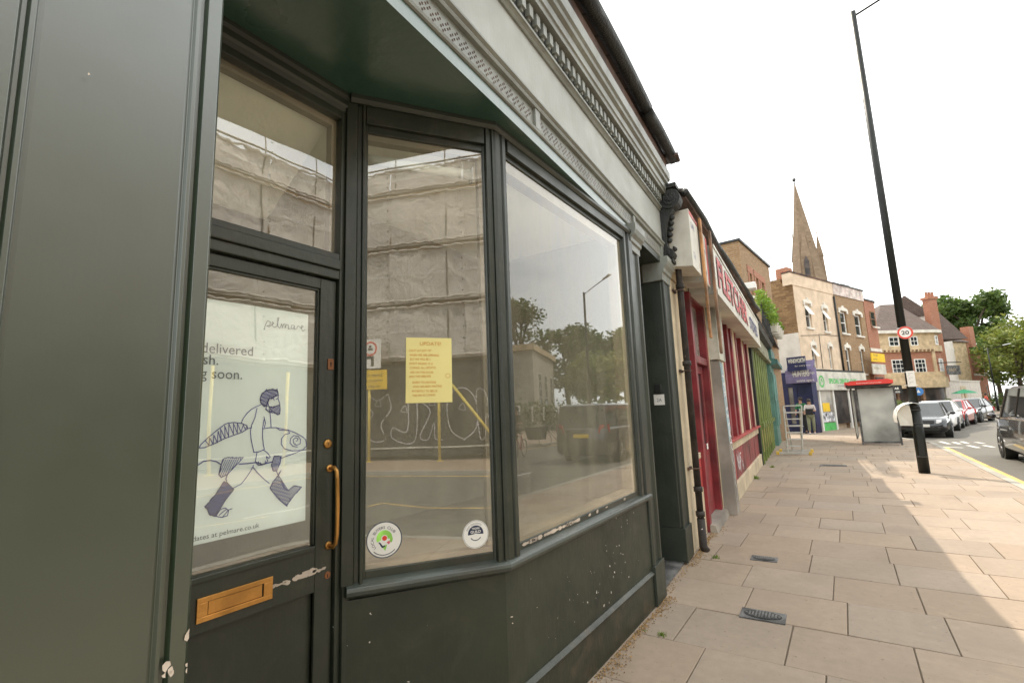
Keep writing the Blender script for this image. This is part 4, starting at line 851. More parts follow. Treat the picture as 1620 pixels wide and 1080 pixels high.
m = MB(); text_mb(m, BF, 6.18, 3.45, .293, 'OPEN', .07, .9); text_mb(m, BF, 6.2, 3.16, .293, '24', .12, .9); m.build('lettering', M['signblue'], b2, fix=False)
m = MB(); m.box(BF, 6.40, 6.49, .291, .295, 3.08, 3.70); m.build('red_edge', M['signred'], b2)
m = MB(); m.box(BF, 6.51, 6.61, .32, .35, 2.2, 3.82); m.build('timber_post', M['timberdk'], rs, bevel=.003)
b3 = signbox(6.62, 13.95, 2.98, 3.66, .35)
m = MB(); m.box(BF, 6.62, 13.95, .352, .362, 2.975, 3.05); m.box(BF, 6.62, 13.95, .352, .362, 3.62, 3.665); m.build('trim', M['signwhite'], b3)
m = MB(); text_mb(m, BF, 6.75, 3.13, .362, 'FLETCHER', .56, 1.55, bold=.03); m.build('lettering', M['signred'], b3, fix=False)
m = MB(); text_mb(m, BF, 6.80, 3.15, .356, 'FLETCHER', .56, 1.55, bold=.045); m.build('lettering_shadow', M['greyink'], b3, fix=False)
m = MB(); text_mb(m, BF, 11.3, 3.16, .360, 'STORES', .36, 1.5, bold=.03); m.build('lettering', M['signblue'], b3, fix=False)
# eaves and roof of this shop
m = MB(); m.prism([BF.p(5.47, .0, 3.80), BF.p(13.98, .0, 3.80), BF.p(13.98, .38, 3.90), BF.p(5.47, .26, 3.90)], [BF.p(5.47, -.0, 3.90), BF.p(13.98, -.0, 3.90), BF.p(13.98, .42, 3.96), BF.p(5.47, .28, 3.96)])
m.build('eaves', M['rust'], rs)
m = MB(); m.tube([BF.p(5.45+1.07*k, .26+.018*k+.015*math.sin(k*2.4), 3.96+.02*math.sin(k*1.7)) for k in range(9)], .045, 8); m.build('gutter', M['iron'], rs, smooth=True)
m = MB(); m.prism([BF.p(5.47, .24, 3.98), BF.p(13.98, .40, 3.98), BF.p(13.98, -5.9, 5.4), BF.p(5.47, -5.9, 5.4)], [BF.p(5.47, .24, 4.02), BF.p(13.98, .40, 4.02), BF.p(13.98, -5.9, 5.45), BF.p(5.47, -5.9, 5.45)]); m.build('roof', M['slate'], rs)
m = MB(); m.box(BF, 11.2, 11.5, .34, .55, 3.98, 4.12); m.build('floodlight', M['white'], rs, bevel=.01)
m = MB(); m.box(BF, 13.98, 14.12, -6, .12, 0, 3.9); m.build('dark_pilaster', M['iron'], rs)
# ---------------------------------------------------------------- moss green shop
gs = thing('shop_building', BF.p(17.2, .15, 0), 'moss green shopfront with ochre panels below a row of plant pots', 'shop building')
m = MB(); m.box(BF, 14.13, 20.3, -6, .04, 0, 3.95); m.build('wall', M['mossgreen'], gs)
s = 14.2; k = 0
while s < 20.0:
    m = MB(); m.vprof(BF, [(s, .04), (s, .12), (s+.03, .145), (s+.13, .145), (s+.16, .12), (s+.16, .04)], 0, 3.0); m.build('pilaster', M['mossgreen'], gs, bevel=.01)
    m = MB(); m.box(BF, s+.20, s+.78, .04, .115, .25, .85); m.build('lower_panel', M['ochre'], gs, bevel=.01)
    m = MB(); m.box(BF, s+.20, s+.78, .04, .10, 1.1, 2.75); m.build('window', M['windark'] if k % 2 else M['ochre'], gs)
    m = MB(); m.box(BF, s+.16, s+.66, .04, .20, .92, 1.04); m.build('sill', M['mossgreen'], gs)
    s += .84; k += 1
m = MB(); m.hprof(BF, [(.04, 3.0), (.26, 3.0), (.28, 3.08), (.22, 3.1), (.20, 3.5), (.04, 3.5)], 14.13, 20.3); m.build('fascia', paint('bleached_green_board', (.30, .30, .20), .7, .3, dirt=.5), gs)
m = MB(); m.hprof(BF, [(.04, 3.5), (.34, 3.55), (.38, 3.70), (.04, 3.74)], 14.13, 20.3); m.build('cornice', M['iron'], gs)
m = MB(); m.prism([BF.p(14.13, .3, 3.95), BF.p(20.3, .3, 3.95), BF.p(20.3, -5.9, 5.2), BF.p(14.13, -5.9, 5.2)], [BF.p(14.13, .3, 4.0), BF.p(20.3, .3, 4.0), BF.p(20.3, -5.9, 5.25), BF.p(14.13, -5.9, 5.25)]); m.build('roof', M['slate'], gs)
m = MB()
for k in range(16): m.tube([BF.p(14.9+k*.36, .40, 3.72), BF.p(14.9+k*.36, .44, 4.25)], .012, 5)
m.tube([BF.p(14.8, .44, 4.25), BF.p(20.4, .44, 4.25)], .018, 6); m.tube([BF.p(14.8, .42, 3.9), BF.p(20.4, .42, 3.9)], .014, 6); m.build('railing', M['iron'], gs)
# ---------------------------------------------------------------- teal shop
ts = thing('shop_building', BF.p(22.4, .3, 0), 'low teal painted shopfront between the moss green shop and the navy shop', 'shop building')
m = MB(); m.box(BF, 20.3, 24.7, -6, .22, 0, 3.9); m.build('wall', M['teal'], ts)
for a, b in ((20.5, 21.5), (21.8, 22.8), (23.1, 24.0)):
    m = MB(); m.box(BF, a, b, .22, .26, .7, 2.7); f_ = m.build('shutter_panel', M['teal'], ts, bevel=.01)
    m = MB(); m.box(BF, a+.1, b-.1, .26, .275, .85, 1.65); m.box(BF, a+.1, b-.1, .26, .275, 1.8, 2.6); m.build('raised_field', M['teal'], f_, bevel=.01)
m = MB(); m.hprof(BF, [(.22, 2.95), (.48, 3.0), (.48, 3.15), (.30, 3.2), (.30, 3.6), (.22, 3.6)], 20.3, 24.7); m.build('fascia', M['tealdk'], ts)
m = MB(); m.box(BF, 24.3, 24.7, .22, .36, 0, 3.0); m.build('pilaster', M['pinkpaint'], ts)
m = MB(); m.prism([BF.p(20.3, .45, 3.9), BF.p(24.7, .45, 3.9), BF.p(24.7, -5.9, 5.2), BF.p(20.3, -5.9, 5.2)], [BF.p(20.3, .45, 3.98), BF.p(24.7, .45, 3.98), BF.p(24.7, -5.9, 5.28), BF.p(20.3, -5.9, 5.28)]); m.build('roof', M['slate'], ts)

# ---------------------------------------------------------------- leaves, plants, trees
def leaves(m, c, r, n, sz, rnd, sc=(1, 1, 1), shade=True):
    for i in range(n):
        while True:
            p = Vector((rnd.uniform(-1, 1), rnd.uniform(-1, 1), rnd.uniform(-1, 1)))
            if p.length < 1: break
        p = p*(.45+.55*rnd.random()/max(.3, p.length)) if rnd.random() < .5 else p
        if p.length > 1.05: p.normalize()
        q = Vector(c)+Vector((p.x*r*sc[0], p.y*r*sc[1], p.z*r*sc[2]))
        a = Vector((rnd.gauss(0, 1), rnd.gauss(0, 1), rnd.gauss(0, .6))).normalized(); b = a.orthogonal().normalized(); b.rotate(Matrix.Rotation(rnd.uniform(0, 6.28), 3, a)); s = sz*rnd.uniform(.6, 1.3)
        v = rnd.uniform(.7, 1.35); m.tint = (v*rnd.uniform(.9, 1.12), v, v*.9)
        m.add([q-a*s, q+b*s*.45, q+a*s, q-b*s*.45], [(0, 1, 2, 3)])
def limbs(m, p, d, L, r, depth, rnd, tips):
    q = p+d*L; m.tube([p, (p+q)/2+Vector((rnd.uniform(-1, 1), rnd.uniform(-1, 1), 0))*L*.04, q], [r, r*.85, r*.68], 7, cap=False)
    if depth == 0: tips.append(q); return
    for k in range(rnd.choice((2, 3, 3))):
        e = (d+Vector((rnd.uniform(-1, 1), rnd.uniform(-1, 1), rnd.uniform(-.15, .7)))*.75).normalized(); limbs(m, q, e, L*rnd.uniform(.62, .82), r*.62, depth-1, rnd, tips)
def tree(loc, h, cr, label, mat, seed, nl=5200, sz=.22, group='trees beyond the buildings', depth=3):
    rnd = random.Random(seed); o = thing('tree', Vector(loc), label, 'tree', group); tr = MB(); tips = []
    limbs(tr, Vector(loc), Vector((rnd.uniform(-.05, .05), rnd.uniform(-.05, .05), 1)).normalized(), h*.36, h*.028+.06, depth, rnd, tips)
    tr.build('trunk', M['bark'], o, smooth=True)
    lf = MB(); top = Vector(loc)+Vector((0, 0, h*.64)); cl = list(tips)
    for k in range(22):
        u = Vector((rnd.gauss(0, 1), rnd.gauss(0, 1), rnd.gauss(0, 1))).normalized()*rnd.uniform(.45, .95); cl.append(top+Vector((u.x*cr, u.y*cr, u.z*h*.34)))
    n = nl//len(cl)
    for c in cl: leaves(lf, c, cr*rnd.uniform(.26, .42), n, sz, rnd, (1, 1, .75))
    lf.build('crown', mat, o, fix=False); return o
# pots and climbing greenery over the moss green shop
rnd = random.Random(21)
vine = MB()
for k in range(60): u = k/60; leaves(vine, BF.p(14.6+u*4.2, .42+.08*rnd.random()+u*.08, 4.3+.25*rnd.random()+.05*math.sin(k)), .22, 26, .055, rnd)
v_ = thing('climbing_plant', BF.p(16.5, .4, 3.95), 'bright green trailing plant along the roof edge above the moss green shop', 'plant'); vine.build('foliage', M['leafC'], v_, fix=False)
m = MB()
for k in range(7): m.tube([BF.p(14.7+k*.6, .42, 4.2+.1*math.sin(k)), BF.p(15.0+k*.6, .46, 4.45), BF.p(15.3+k*.6, .43, 4.22)], .012, 5)
m.build('stem', M['bark'], v_)
for k, lab in enumerate(('first', 'second', 'third', 'fourth')):
    c = BF.p(19.0+k*.75, .50+.03*k, 4.0); pp = thing('potted_plant', c, lab+' pale pot with a leafy plant, counting from the trailing plant on the roof edge', 'potted plant', 'pots on the roof edge')
    m = MB(); m.lathe(c, [(.0, 0), (.13, 0), (.19, .26), (.20, .26), (.20, .30), (.17, .30), (.16, .27), (0, .27)], 14); m.build('pot', M['signwhite'], pp, smooth=False)
    m = MB(); leaves(m, c+Vector((.0, 0, .42)), .22, 170, .06, rnd); m.build('foliage', M['leafC'], pp, fix=False)
# ---------------------------------------------------------------- tall brick block behind the low shops
c0 = BF.p(19.2, -.3, 0); FB = Frame((c0.x, c0.y), 5.5)
sr, zt = FB.hit(1216, 423); _, ztl = FB.hit(1168, 381); zt = ztl
bb = thing('brick_building', c0, 'yellow brick building with red trimmed windows rising behind the moss green shop', 'building')
ops = []
for x0, y0, x1, y1 in ((1184.5, 429, 1192, 465), (1195, 438, 1202.5, 472), (1204, 446, 1211.5, 477)):
    a = rect(FB, x0, y0, x1, y1); s0, s1 = a[0], a[1]; z0, z1 = FB.hit(1198, 470)[1]-.1, FB.hit(1198, 441)[1]; ops.append((s0, s1, z0, z1))
m = MB(); wall_open(m, FB, 0, sr, 0, zt, 0, ops); m.box(FB, 0, sr, -9, -.2, 0, zt); m.quad(FB.p(0, 0, 0), FB.p(0, -.2, 0), FB.p(0, -.2, zt), FB.p(0, 0, zt)); m.quad(FB.p(sr, 0, 0), FB.p(sr, -.2, 0), FB.p(sr, -.2, zt), FB.p(sr, 0, zt)); m.build('wall', M['brown'], bb)
m = MB(); m.box(FB, -.05, sr+.05, -9, .06, zt, zt+.09); m.build('coping', M['iron'], bb)
for o in ops:
    window(bb, FB, *o, 0, M['white'], paint('pale_blind_window', (.45, .42, .36), .3, .1), (1, 2), .07, sill=M['stonetrim'])
    for a, b in ((o[0]-.2, o[0]), (o[1], o[1]+.2)): m = MB(); m.box(FB, a, b, .003, .02, o[2], o[3]); m.build('brick_quoin', M['redbrick'], bb)
    m = MB(); m.box(FB, o[0]-.25, o[1]+.25, .003, .025, o[3], o[3]+.28); m.build('brick_arch', M['redbrick'], bb)
# ---------------------------------------------------------------- the terrace round the bend
HD = 21.22; g0 = Vector((-1.342, 29.837, 0)); U_ = Vector((math.sin(R(HD)), math.cos(R(HD)), 0)); gc = g0+U_*(-.6)
TF = Frame((gc.x, gc.y), HD); FL = Frame((gc.x, gc.y), HD+90)      # FL: the flank, s negative to the left
pk = thing('terraced_building', TF.p(2.3, 0, 0), 'three storey peach rendered terrace building with brown brick flank beneath the spire', 'building', 'terrace round the bend')
W_ = []
for i, (x0, y0, x1, y1) in enumerate(((1272, 480, 1286, 519), (1300, 488, 1312, 525), (1283, 547, 1294, 583), (1310, 549, 1320, 585))): W_.append(rect(TF, x0, y0, x1, y1))
m = MB(); wall_open(m, TF, 0, 4.75, 3.15, 7.72, 0, [w_ for w_ in W_]); m.quad(TF.p(0, -.2, 3.15), TF.p(0, 0, 3.15), TF.p(0, 0, 7.72), TF.p(0, -.2, 7.72))
m.box(TF, 0, 4.75, -9, -.2, 0, 7.7); m.build('wall', M['peach'], pk)
m = MB(); m.box(TF, -.25, 4.75, -.4, .03, 7.72, 8.38); m.build('parapet', M['peach'], pk)
m = MB(); m.box(TF, -.28, 4.78, -.42, .07, 8.38, 8.46); m.build('coping', M['rust'], pk)
zb = FL.hit(1262, 526)[1]; m = MB(); m.box(FL, -9, -.02, .0, .03, zb, 7.95); m.box(FL, -9, -.6, -.3, .03, 7.95, 8.2); m.build('brick_flank', M['brown2'], pk)
m = MB(); m.box(FL, -9, -.02, .0, .035, 0, zb); m.build('rendered_flank', M['whiterender'], pk)
for i, w_ in enumerate(W_): window(pk, TF, *w_, 0, M['white'], M['windark'], (1, 2), .07, sill=M['stonetrim'], lintel=M['stonetrim'], open_top=(i != 3))
cs = FL.hit(1235, 436)[0]; m = MB(); m.box(FL, cs-.3, cs+.3, -.7, -.1, 8.2, 8.8); m.build('chimney', M['redbrick'], pk)
for s_ in (4.7,):
    m = MB(); m.tube([TF.p(s_, .06, 3.2), TF.p(s_, .06, 7.6)], .05, 8); m.build('downpipe', M['iron'], pk, smooth=True)
m = MB(); m.tube([TF.p(2.2, .02, 3.3), TF.p(2.25, .02, 5.2), TF.p(4.6, .02, 5.25)], .015, 5); m.tube([TF.p(.15, .02, 5.0), TF.p(2.2, .03, 5.15)], .012, 5); m.build('cable', M['iron'], pk)
m = MB(); m.tube([FL.p(-1.5, -1, 8.2), FL.p(-1.5, -1, 9.9)], .02, 5); m.tube([FL.p(-1.9, -1, 9.7), FL.p(-1.1, -1, 9.9)], .012, 4)
for k in range(5): m.tube([FL.p(-1.85+k*.17, -1.25, 9.71+k*.045), FL.p(-1.85+k*.17, -.75, 9.71+k*.045)], .008, 4)
m.build('aerial', M['castiron'], pk)
# white shop in its ground floor
wsp = TF
m = MB(); m.box(TF, .55, 7.2, .0, .22, 2.12, 3.12); sg = m.build('shop_sign', M['signwhite'], pk, bevel=.01)
m = MB(); s_, z_ = TF.hit(1300, 603, .23); sector(m, TF, s_, z_, .225, .22, .32, 0, 360, 28); m.ribbon([TF.p(s_-.12, .226, z_-.1), TF.p(s_, .226, z_+.14), TF.p(s_+.1, .226, z_-.02)], .06, TF.N); s_, z_ = TF.hit(1312, 606, .23); text_mb(m, TF, s_, z_-.0, .226, 'SPECIAL DENTAL CARE', .36, .95, bold=.04); m.build('lettering', M['shopgreen'], sg, fix=False)
m = MB(); s_, z_ = TF.hit(1322, 611, .23); text_mb(m, TF, s_+.3, z_-.0, .226, 'call in today', .13, 1.2); m.build('small_lettering', M['greyink'], sg, fix=False)
m = MB(); m.box(TF, .0, 7.2, -.05, .14, 3.13, 3.24); m.build('fascia_cornice', M['iron'], pk)
m = MB(); m.box(TF, .05, .20, .0, .12, 0, 2.3); m.box(TF, 1.12, 1.28, .0, .12, 0, 2.12); m.box(TF, 2.75, 2.9, .0, .12, 0, 2.12); m.box(TF, 4.7, 4.85, .0, .12, 0, 2.12); m.box(TF, 7.05, 7.2, 0, .12, 0, 2.12)
m.build('shopfront_post', M['white'], pk)
m = MB(); m.box(TF, .22, 1.10, .0, .05, 0, 2.1); m.box(TF, .30, 1.0, .05, .07, .2, .95); m.box(TF, .30, 1.0, .05, .07, 1.1, 2.0); m.build('door', paint('taupe_door', (.27, .22, .18), .5, .15), pk)
m = MB(); m.box(TF, 1.3, 2.75, .0, .06, .42, 2.1); wd = m.build('shop_window', paint('lit_shop_window', (.30, .27, .22), .15, .5, spec=1, scale=2), pk)
m = MB(); m.box(TF, 1.5, 2.3, .062, .07, 1.0, 1.45); m.build('yellow_display', M['yellowsign'], wd)
m = MB(); m.box(TF, 1.35, 2.7, .062, .07, .45, .95); m.build('photo_display', paint('photo_prints', (.5, .5, .52), .4, .9, scale=14), wd)
m = MB(); m.box(TF, 1.3, 2.75, .0, .08, .0, .40); m.build('stallriser', M['shopgreen'], pk)
m = MB(); m.box(TF, 2.9, 4.7, .0, .06, .3, 2.1); m.box(TF, 4.85, 7.05, .0, .06, .3, 2.1); m.build('shop_glazing', M['darkshop'], pk)
# brown brick house with white lintels
bh = thing('terraced_building', TF.p(6.9, 0, 0), 'brown brick terrace building with ornate white lintels and pale peeling parapet', 'building', 'terrace round the bend')
W_ = [tuple(rect(TF, *q)) for q in ((1328, 492, 1343, 528), (1351, 497, 1366, 532), (1337, 551, 1349, 589), (1360, 553, 1371, 591))]
m = MB(); wall_open(m, TF, 4.76, 9.05, 3.25, 7.72, -.01, W_); m.box(TF, 4.76, 9.05, -9, -.2, 0, 7.7); m.build('wall', M['brown'], bh)
for w_ in W_: window(bh, TF, *w_, -.01, M['white'], M['windark'], (1, 2), .08, sill=M['stonetrim'], lintel=M['stonetrim'])
m = MB(); m.box(TF, 4.8, 9.12, -.35, .03, 7.74, 8.40); m.build('parapet', paint('peeling_parapet', (.62, .55, .5), .8, .2, dirt=.8, dirtcol=(.42, .2, .18), scale=6), bh)
m = MB(); m.box(TF, 4.78, 9.16, -.4, .08, 8.40, 8.48); m.box(TF, 6.4, 7.6, -.5, -.1, 8.48, 8.62); m.build('coping', M['iron'], bh)
# red brick house with rounded corner
rh = thing('terraced_building', TF.p(10.3, 0, 0), 'red brick terrace building with rounded corner beside the brown brick one', 'building', 'terrace round the bend')
arc = [(9.17, -.02), (10.7, -.02)]+[(10.7+1.0*math.sin(a), -1.02+1.0*math.cos(a)) for a in [k*math.pi/16 for k in range(1, 9)]]+[(11.7, -8), (9.17, -8)]
m = MB(); m.vprof(TF, arc, 0, 7.85); m.build('wall', M['redbrick'], rh)
m = MB(); ac = [(a if a < 9.2 else a+.06, b+.05 if b > -7 else b) for a, b in arc]; m.vprof(TF, ac, 7.86, 7.96); m.build('coping', M['iron'], rh)
m = MB(); m.vprof(TF, ac, 4.55, 4.75); m.build('string_course', M['stonetrim'], rh)
window(rh, TF, *rect(TF, 1375, 492, 1386, 518), .12, M['timberdk'], M['windark'], (1, 2), .07, sill=M['stonetrim'])
m = MB(); m.box(TF, 9.3, 10.5, -.1, .02, .2, 2.9); m.build('shop_glazing', M['darkshop'], rh)
a = rect(TF, 1378, 558, 1401, 573, .5); m = MB(); m.box(TF, a[0], a[1], .45, .5, a[2], a[3]); ys = tag(m.build('sign', M['yellowsign']), 'yellow estate sign board fixed on the red brick corner above the white one', 'sign')
m = MB(); text_mb(m, TF, a[0]+.2, a[2]+.32, .503, 'TO LET', .2, 1.2); text_mb(m, TF, a[0]+.2, a[2]+.1, .503, '020 7701', .14, 1.2); m.build('lettering', M['greyink'], ys, fix=False)
a = rect(TF, 1380, 575, 1403, 592, .5); m = MB(); m.box(TF, a[0], a[1], .45, .5, a[2], a[3]); ws = tag(m.build('sign', M['signwhite']), 'white sign board fixed below the yellow one on the red brick corner', 'sign')
m = MB(); text_mb(m, TF, a[0]+.2, a[2]+.3, .503, 'FOR SALE', .16, 1.2); m.build('lettering', M['ochre'], ws, fix=False)
# ---------------------------------------------------------------- navy shop against the flank
FN = Frame(FL.p(0, .55, 0)[:2], HD+90); nv = thing('shop_building', FN.p(-1, 0, 0), 'navy blue corner shop with violet awning at the end of the low terrace', 'shop building')
x0 = FN.hit(1250, 650)[0]; x1 = FN.hit(1289, 650)[0]; zt_ = FN.hit(1270, 604)[1]
m = MB(); m.box(FN, x0-1.6, x1, -.52, -.1, 0, 3.1); m.box(FN, x1-.75, x1, -.1, 0, 0, zt_); m.box(FN, x0-.35, x0, -.1, 0, 0, zt_); m.box(FN, x0, x1-.75, -.1, 0, 2.3, zt_); xm = FN.hit(1262, 650)[0]; m.box(FN, xm-.12, xm+.12, -.1, .0, 0, 2.3); m.build('wall', M['navyp'], nv)
m = MB(); m.box(FN, xm+.12, x1-.75, -.09, -.06, .45, 2.3); m.build('shop_window', paint('bright_shop_glass', (.50, .46, .38), .15, .5, scale=2), nv)
m = MB(); m.box(FN, x0, xm-.12, -.09, -.06, .05, 2.3); m.build('door', paint('dim_shop_glass', (.30, .27, .25), .15, .7, scale=2), nv)
m = MB(); m.box(FN, x0, x1-.75, -.09, -.03, 0, .45); m.build('stallriser', M['navyp'], nv)
a = rect(FN, 1242, 584, 1287, 604, .45)
m = MB(); m.prism([FN.p(a[0], .0, a[3]+.35), FN.p(a[1], .0, a[3]+.35), FN.p(a[1], .5, a[2]+.35), FN.p(a[0], .5, a[2]+.35)], [FN.p(a[0], .03, a[3]+.38), FN.p(a[1], .03, a[3]+.38), FN.p(a[1], .53, a[2]+.38), FN.p(a[0], .53, a[2]+.38)]); m.box(FN, a[0], a[1], .5, .53, a[2], a[2]+.36)
aw = m.build('awning', M['navyaw'], nv)
m = MB(); m.prism([FN.p(a[0], .01, a[2]), FN.p(a[1], .01, a[2]), FN.p(a[1], .5, a[2]), FN.p(a[0], .5, a[2])], [FN.p(a[0], .01, a[3]), FN.p(a[1], .01, a[3]), FN.p(a[1], .5, a[3]-.1), FN.p(a[0], .5, a[3]-.1)]); m.build('sign_board', M['navyaw'], nv)
m = MB(); s_, z_ = FN.hit(1254, 594.5, .56); e_ = FN.hit(1279, 594.5, .56)[0]; text_mb(m, FN, s_, z_-.05, .54, 'HUNTERS', .42, (e_-s_)/.42/4.9*1.18, bold=.02); text_mb(m, FN, s_+.15, z_-.32, .54, 'estate agent', .17, 1.0)
m.build('lettering', M['stonetrim'], aw, fix=False)
a = rect(FN, 1244, 566, 1276, 585, .6); m = MB(); m.box(FN, a[0], a[1], .55, .62, a[2], a[3]); hb = tag(m.build('sign', M['navyp']), 'upper navy sign board with white lettering above the violet awning', 'sign')
m = MB(); s_, z_ = FN.hit(1247, 575, .625); e_ = FN.hit(1272, 575, .625)[0]; text_mb(m, FN, s_, z_, .625, 'WINKWORTH', .30, (e_-s_)/.30/6.6*1.1, bold=.03); text_mb(m, FN, s_+.3, z_-.2, .625, 'for every step', .12, 1.1); text_mb(m, FN, s_+.1, z_-.6, .625, 'sales and lettings', .16, 1.0); m.build('lettering', M['signwhite'], hb, fix=False)

# ================================================================== CHURCH SPIRE
def axisp(x, y, dep):
    d = Vector((x-810, -(y-540), -FPX)); return CAM + (CM @ d)*(dep/FPX)
sp = axisp(1281, 440, 95); tip = axisp(1257, 292, 95); base_z = 25.5
sc0 = Vector((sp.x+.1, sp.y, 0)); H_ = tip.z
ch = thing('church', sc0, 'tall pointed stone church spire rising behind the peach terrace building', 'church')
m = MB(); n = 8
def octa(c, r, z, ro=.3927): return [(c.x+r*math.cos(ro+k*math.pi/4), c.y+r*math.sin(ro+k*math.pi/4), z) for k in range(8)]
tx = Vector((tip.x, tip.y, 0)); br_ = 2.75
sc0v = Vector(((tip.x+sc0.x)/2, (tip.y+sc0.y)/2, 0)); sc0v = Vector((tip.x+.4, tip.y+.5, 0))
m.prism(octa(sc0v, br_+.55, 22), octa(tx*1.0, .10, H_)); m.build('spire', M['spire'], ch)
m = MB(); F8 = Frame((sc0v.x, sc0v.y), 60); m.box(F8, -2.7, 2.7, -2.7, 2.7, 0, 22); m.build('tower', M['spire'], ch)
d0 = (CAM-sc0v); d0.z = 0; d0.normalize(); side = Vector((-d0.y, d0.x, 0))
FS = Frame((sc0v.x, sc0v.y), math.degrees(math.atan2(side.x, side.y)))
# make N face the camera
if (FS.N).dot(d0) < 0: FS = Frame((sc0v.x, sc0v.y), FS.h+180)
for t_, s_, zb_, zt_, hw in ((3.0, -.1, 22.5, 34.5, .8),):
    m = MB(); m.prism([FS.p(s_-hw, 1.8, zb_), FS.p(s_+hw, 1.8, zb_), FS.p(s_+hw, 3.4, zb_), FS.p(s_-hw, 3.4, zb_)], [FS.p(s_-hw, 2.0, zb_+6), FS.p(s_+hw, 2.0, zb_+6), FS.p(s_+hw, 3.1, zb_+6), FS.p(s_-hw, 3.1, zb_+6)])
    m.prism([FS.p(s_-hw, 2.0, zb_+6), FS.p(s_+hw, 2.0, zb_+6), FS.p(s_+hw, 3.1, zb_+6), FS.p(s_-hw, 3.1, zb_+6)], [FS.p(s_-.02, 1.2, zt_), FS.p(s_+.02, 1.2, zt_), FS.p(s_+.02, 1.3, zt_), FS.p(s_-.02, 1.3, zt_)])
    lu = m.build('gabled_window', M['spire'], ch)
    m = MB(); pr = [(s_-.4, 24.6), (s_+.4, 24.6), (s_+.4, 27.4), (s_+.2, 28.1), (s_, 28.4), (s_-.2, 28.1), (s_-.4, 27.4)]; m.prism([FS.p(a, 3.0, b) for a, b in pr], [FS.p(a, 3.5-(b-24)*.05, b) for a, b in pr]); m.build('louvre', M['darkshop'], lu)
for s_, t_ in ((2.2, .6), (-1.95, .3)):
    m = MB(); m.prism([FS.p(s_+a, t_+b, 22) for a, b in ((-.7, -.7), (.7, -.7), (.7, .7), (-.7, .7))], [FS.p(s_+a, t_+b, 28.5) for a, b in ((-.45, -.45), (.45, -.45), (.45, .45), (-.45, .45))])
    m.prism([FS.p(s_+a, t_+b, 28.5) for a, b in ((-.55, -.55), (.55, -.55), (.55, .55), (-.55, .55))], [FS.p(s_*.95+a, t_+b, 33.2) for a, b in ((-.02, -.02), (.02, -.02), (.02, .02), (-.02, .02))])
    m.tube([FS.p(s_*.95, t_, 33), FS.p(s_*.95, t_, 34.2)], .08, 5); m.build('pinnacle', M['spire'], ch)
m = MB(); m.tube([tx+Vector((0, 0, H_-.3)), tx+Vector((0, 0, H_+2.4))], [.12, .05], 6); m.sphere(tx+Vector((0, 0, H_+.9)), .32); m.tube([tx+Vector((-.6*side.x, -.6*side.y, H_+1.2)), tx+Vector((.6*side.x, .6*side.y, H_+1.2))], .07, 5); m.build('weather_vane', M['iron'], ch)
for z, k in ((31.5, -.6), (31.5, .75), (36.8, -.2)):
    rr = (br_+.5)*(1-(z-22)/(H_-22)); m = MB(); m.prism([FS.p(k-.22, rr*.80, z), FS.p(k+.22, rr*.80, z), FS.p(k+.22, rr*1.02, z), FS.p(k-.22, rr*1.02, z)], [FS.p(k, rr*.7, z+.9), FS.p(k+.02, rr*.7, z+.9), FS.p(k+.02, rr*.9, z+.9), FS.p(k, rr*.9, z+.9)]); m.build('spire_light', M['spire'], ch)

# ================================================================== PUBLIC HOUSE AND THE BUILDINGS BESIDE IT
pa = axisp(1397, 640, 46); pb_ = axisp(1480, 640, 46.5); pd = Vector((pb_.x-pa.x, pb_.y-pa.y)); PF = Frame((pa.x, pa.y), math.degrees(math.atan2(pd.x, pd.y)))
LW = PF.hit(1516, 590)[0]; LS = LW-2.4
pub = thing('public_house', PF.p(LW/2, 0, 0), 'cream and brick corner public house with curved front and tall brick chimney', 'pub')
# front line: straight then a quarter round to the right flank
def pline(off=0): return [(0, 0+off), (LS, 0+off)]+[(LS+(2.3+off)*math.sin(a), -2.3+(2.3+off)*math.cos(a)) for a in [k*math.pi/24 for k in range(1, 13)]]
def pwall(z0, z1, off, name, mat, par=pub): m = MB(); P = pline(off); m.vprof(PF, P+[(P[-1][0], -9), (0, -9)], z0, z1); return m.build(name, mat, par)
def PZ(y, x=1440): return PF.hit(x, y)[1]
ze, zs1, zs2, zf1, zf0 = PZ(527), PZ(549), PZ(555), PZ(597), PZ(614)
pwall(zf0, zs2, 0, 'brick_storey', M['redbrick']); pwall(zs2, ze, -.03, 'upper_storey', M['pub_cream'])
pwall(zs2-.1, zs1+.12, .16, 'cornice_band', M['pub_cream']); pwall(zf0, zf1, .25, 'fascia', M['pub_cream']); pwall(0, zf0, -.25, 'ground_floor', M['darkshop']); pwall(ze, ze+.28, .32, 'eaves_gutter', M['stonetrim']); pwall(zf1+.02, zf1+.5, .08, 'plinth_band', M['pub_cream'])
for (x0, x1) in ((1411, 1431), (1447, 1465), (1474, 1486), (1489, 1496)):
    s0 = PF.hit(x0, 580)[0]; s1 = PF.hit(x1, 580)[0]; z0, z1 = PZ(596), PZ(568)
    if x0 < 1470: window(pub, PF, s0, s1, z0, z1, .08, M['white'], M['windark'], (3, 4), .09, rev=.06)
    else:
        i = 3 if x0 < 1480 else 7; P = pline(0); a, b = Vector(P[i]), Vector(P[i+2]); aw_, bw_ = PF.p(a.x, a.y, 0), PF.p(b.x, b.y, 0); dd = bw_-aw_; Fq = Frame((aw_.x, aw_.y), math.degrees(math.atan2(dd.x, dd.y))); window(pub, Fq, -.05, dd.length*1.0, z0, z1, .10, M['white'], M['windark'], (2, 4), .10, rev=.06)
for (x0, x1) in ((1406, 1422), (1440, 1452)):
    s0 = PF.hit(x0, 540)[0]; s1 = PF.hit(x1, 540)[0]; window(pub, PF, s0, s1, PZ(547), PZ(532), .05, M['white'], M['windark'], (2, 2), .09, rev=.06)
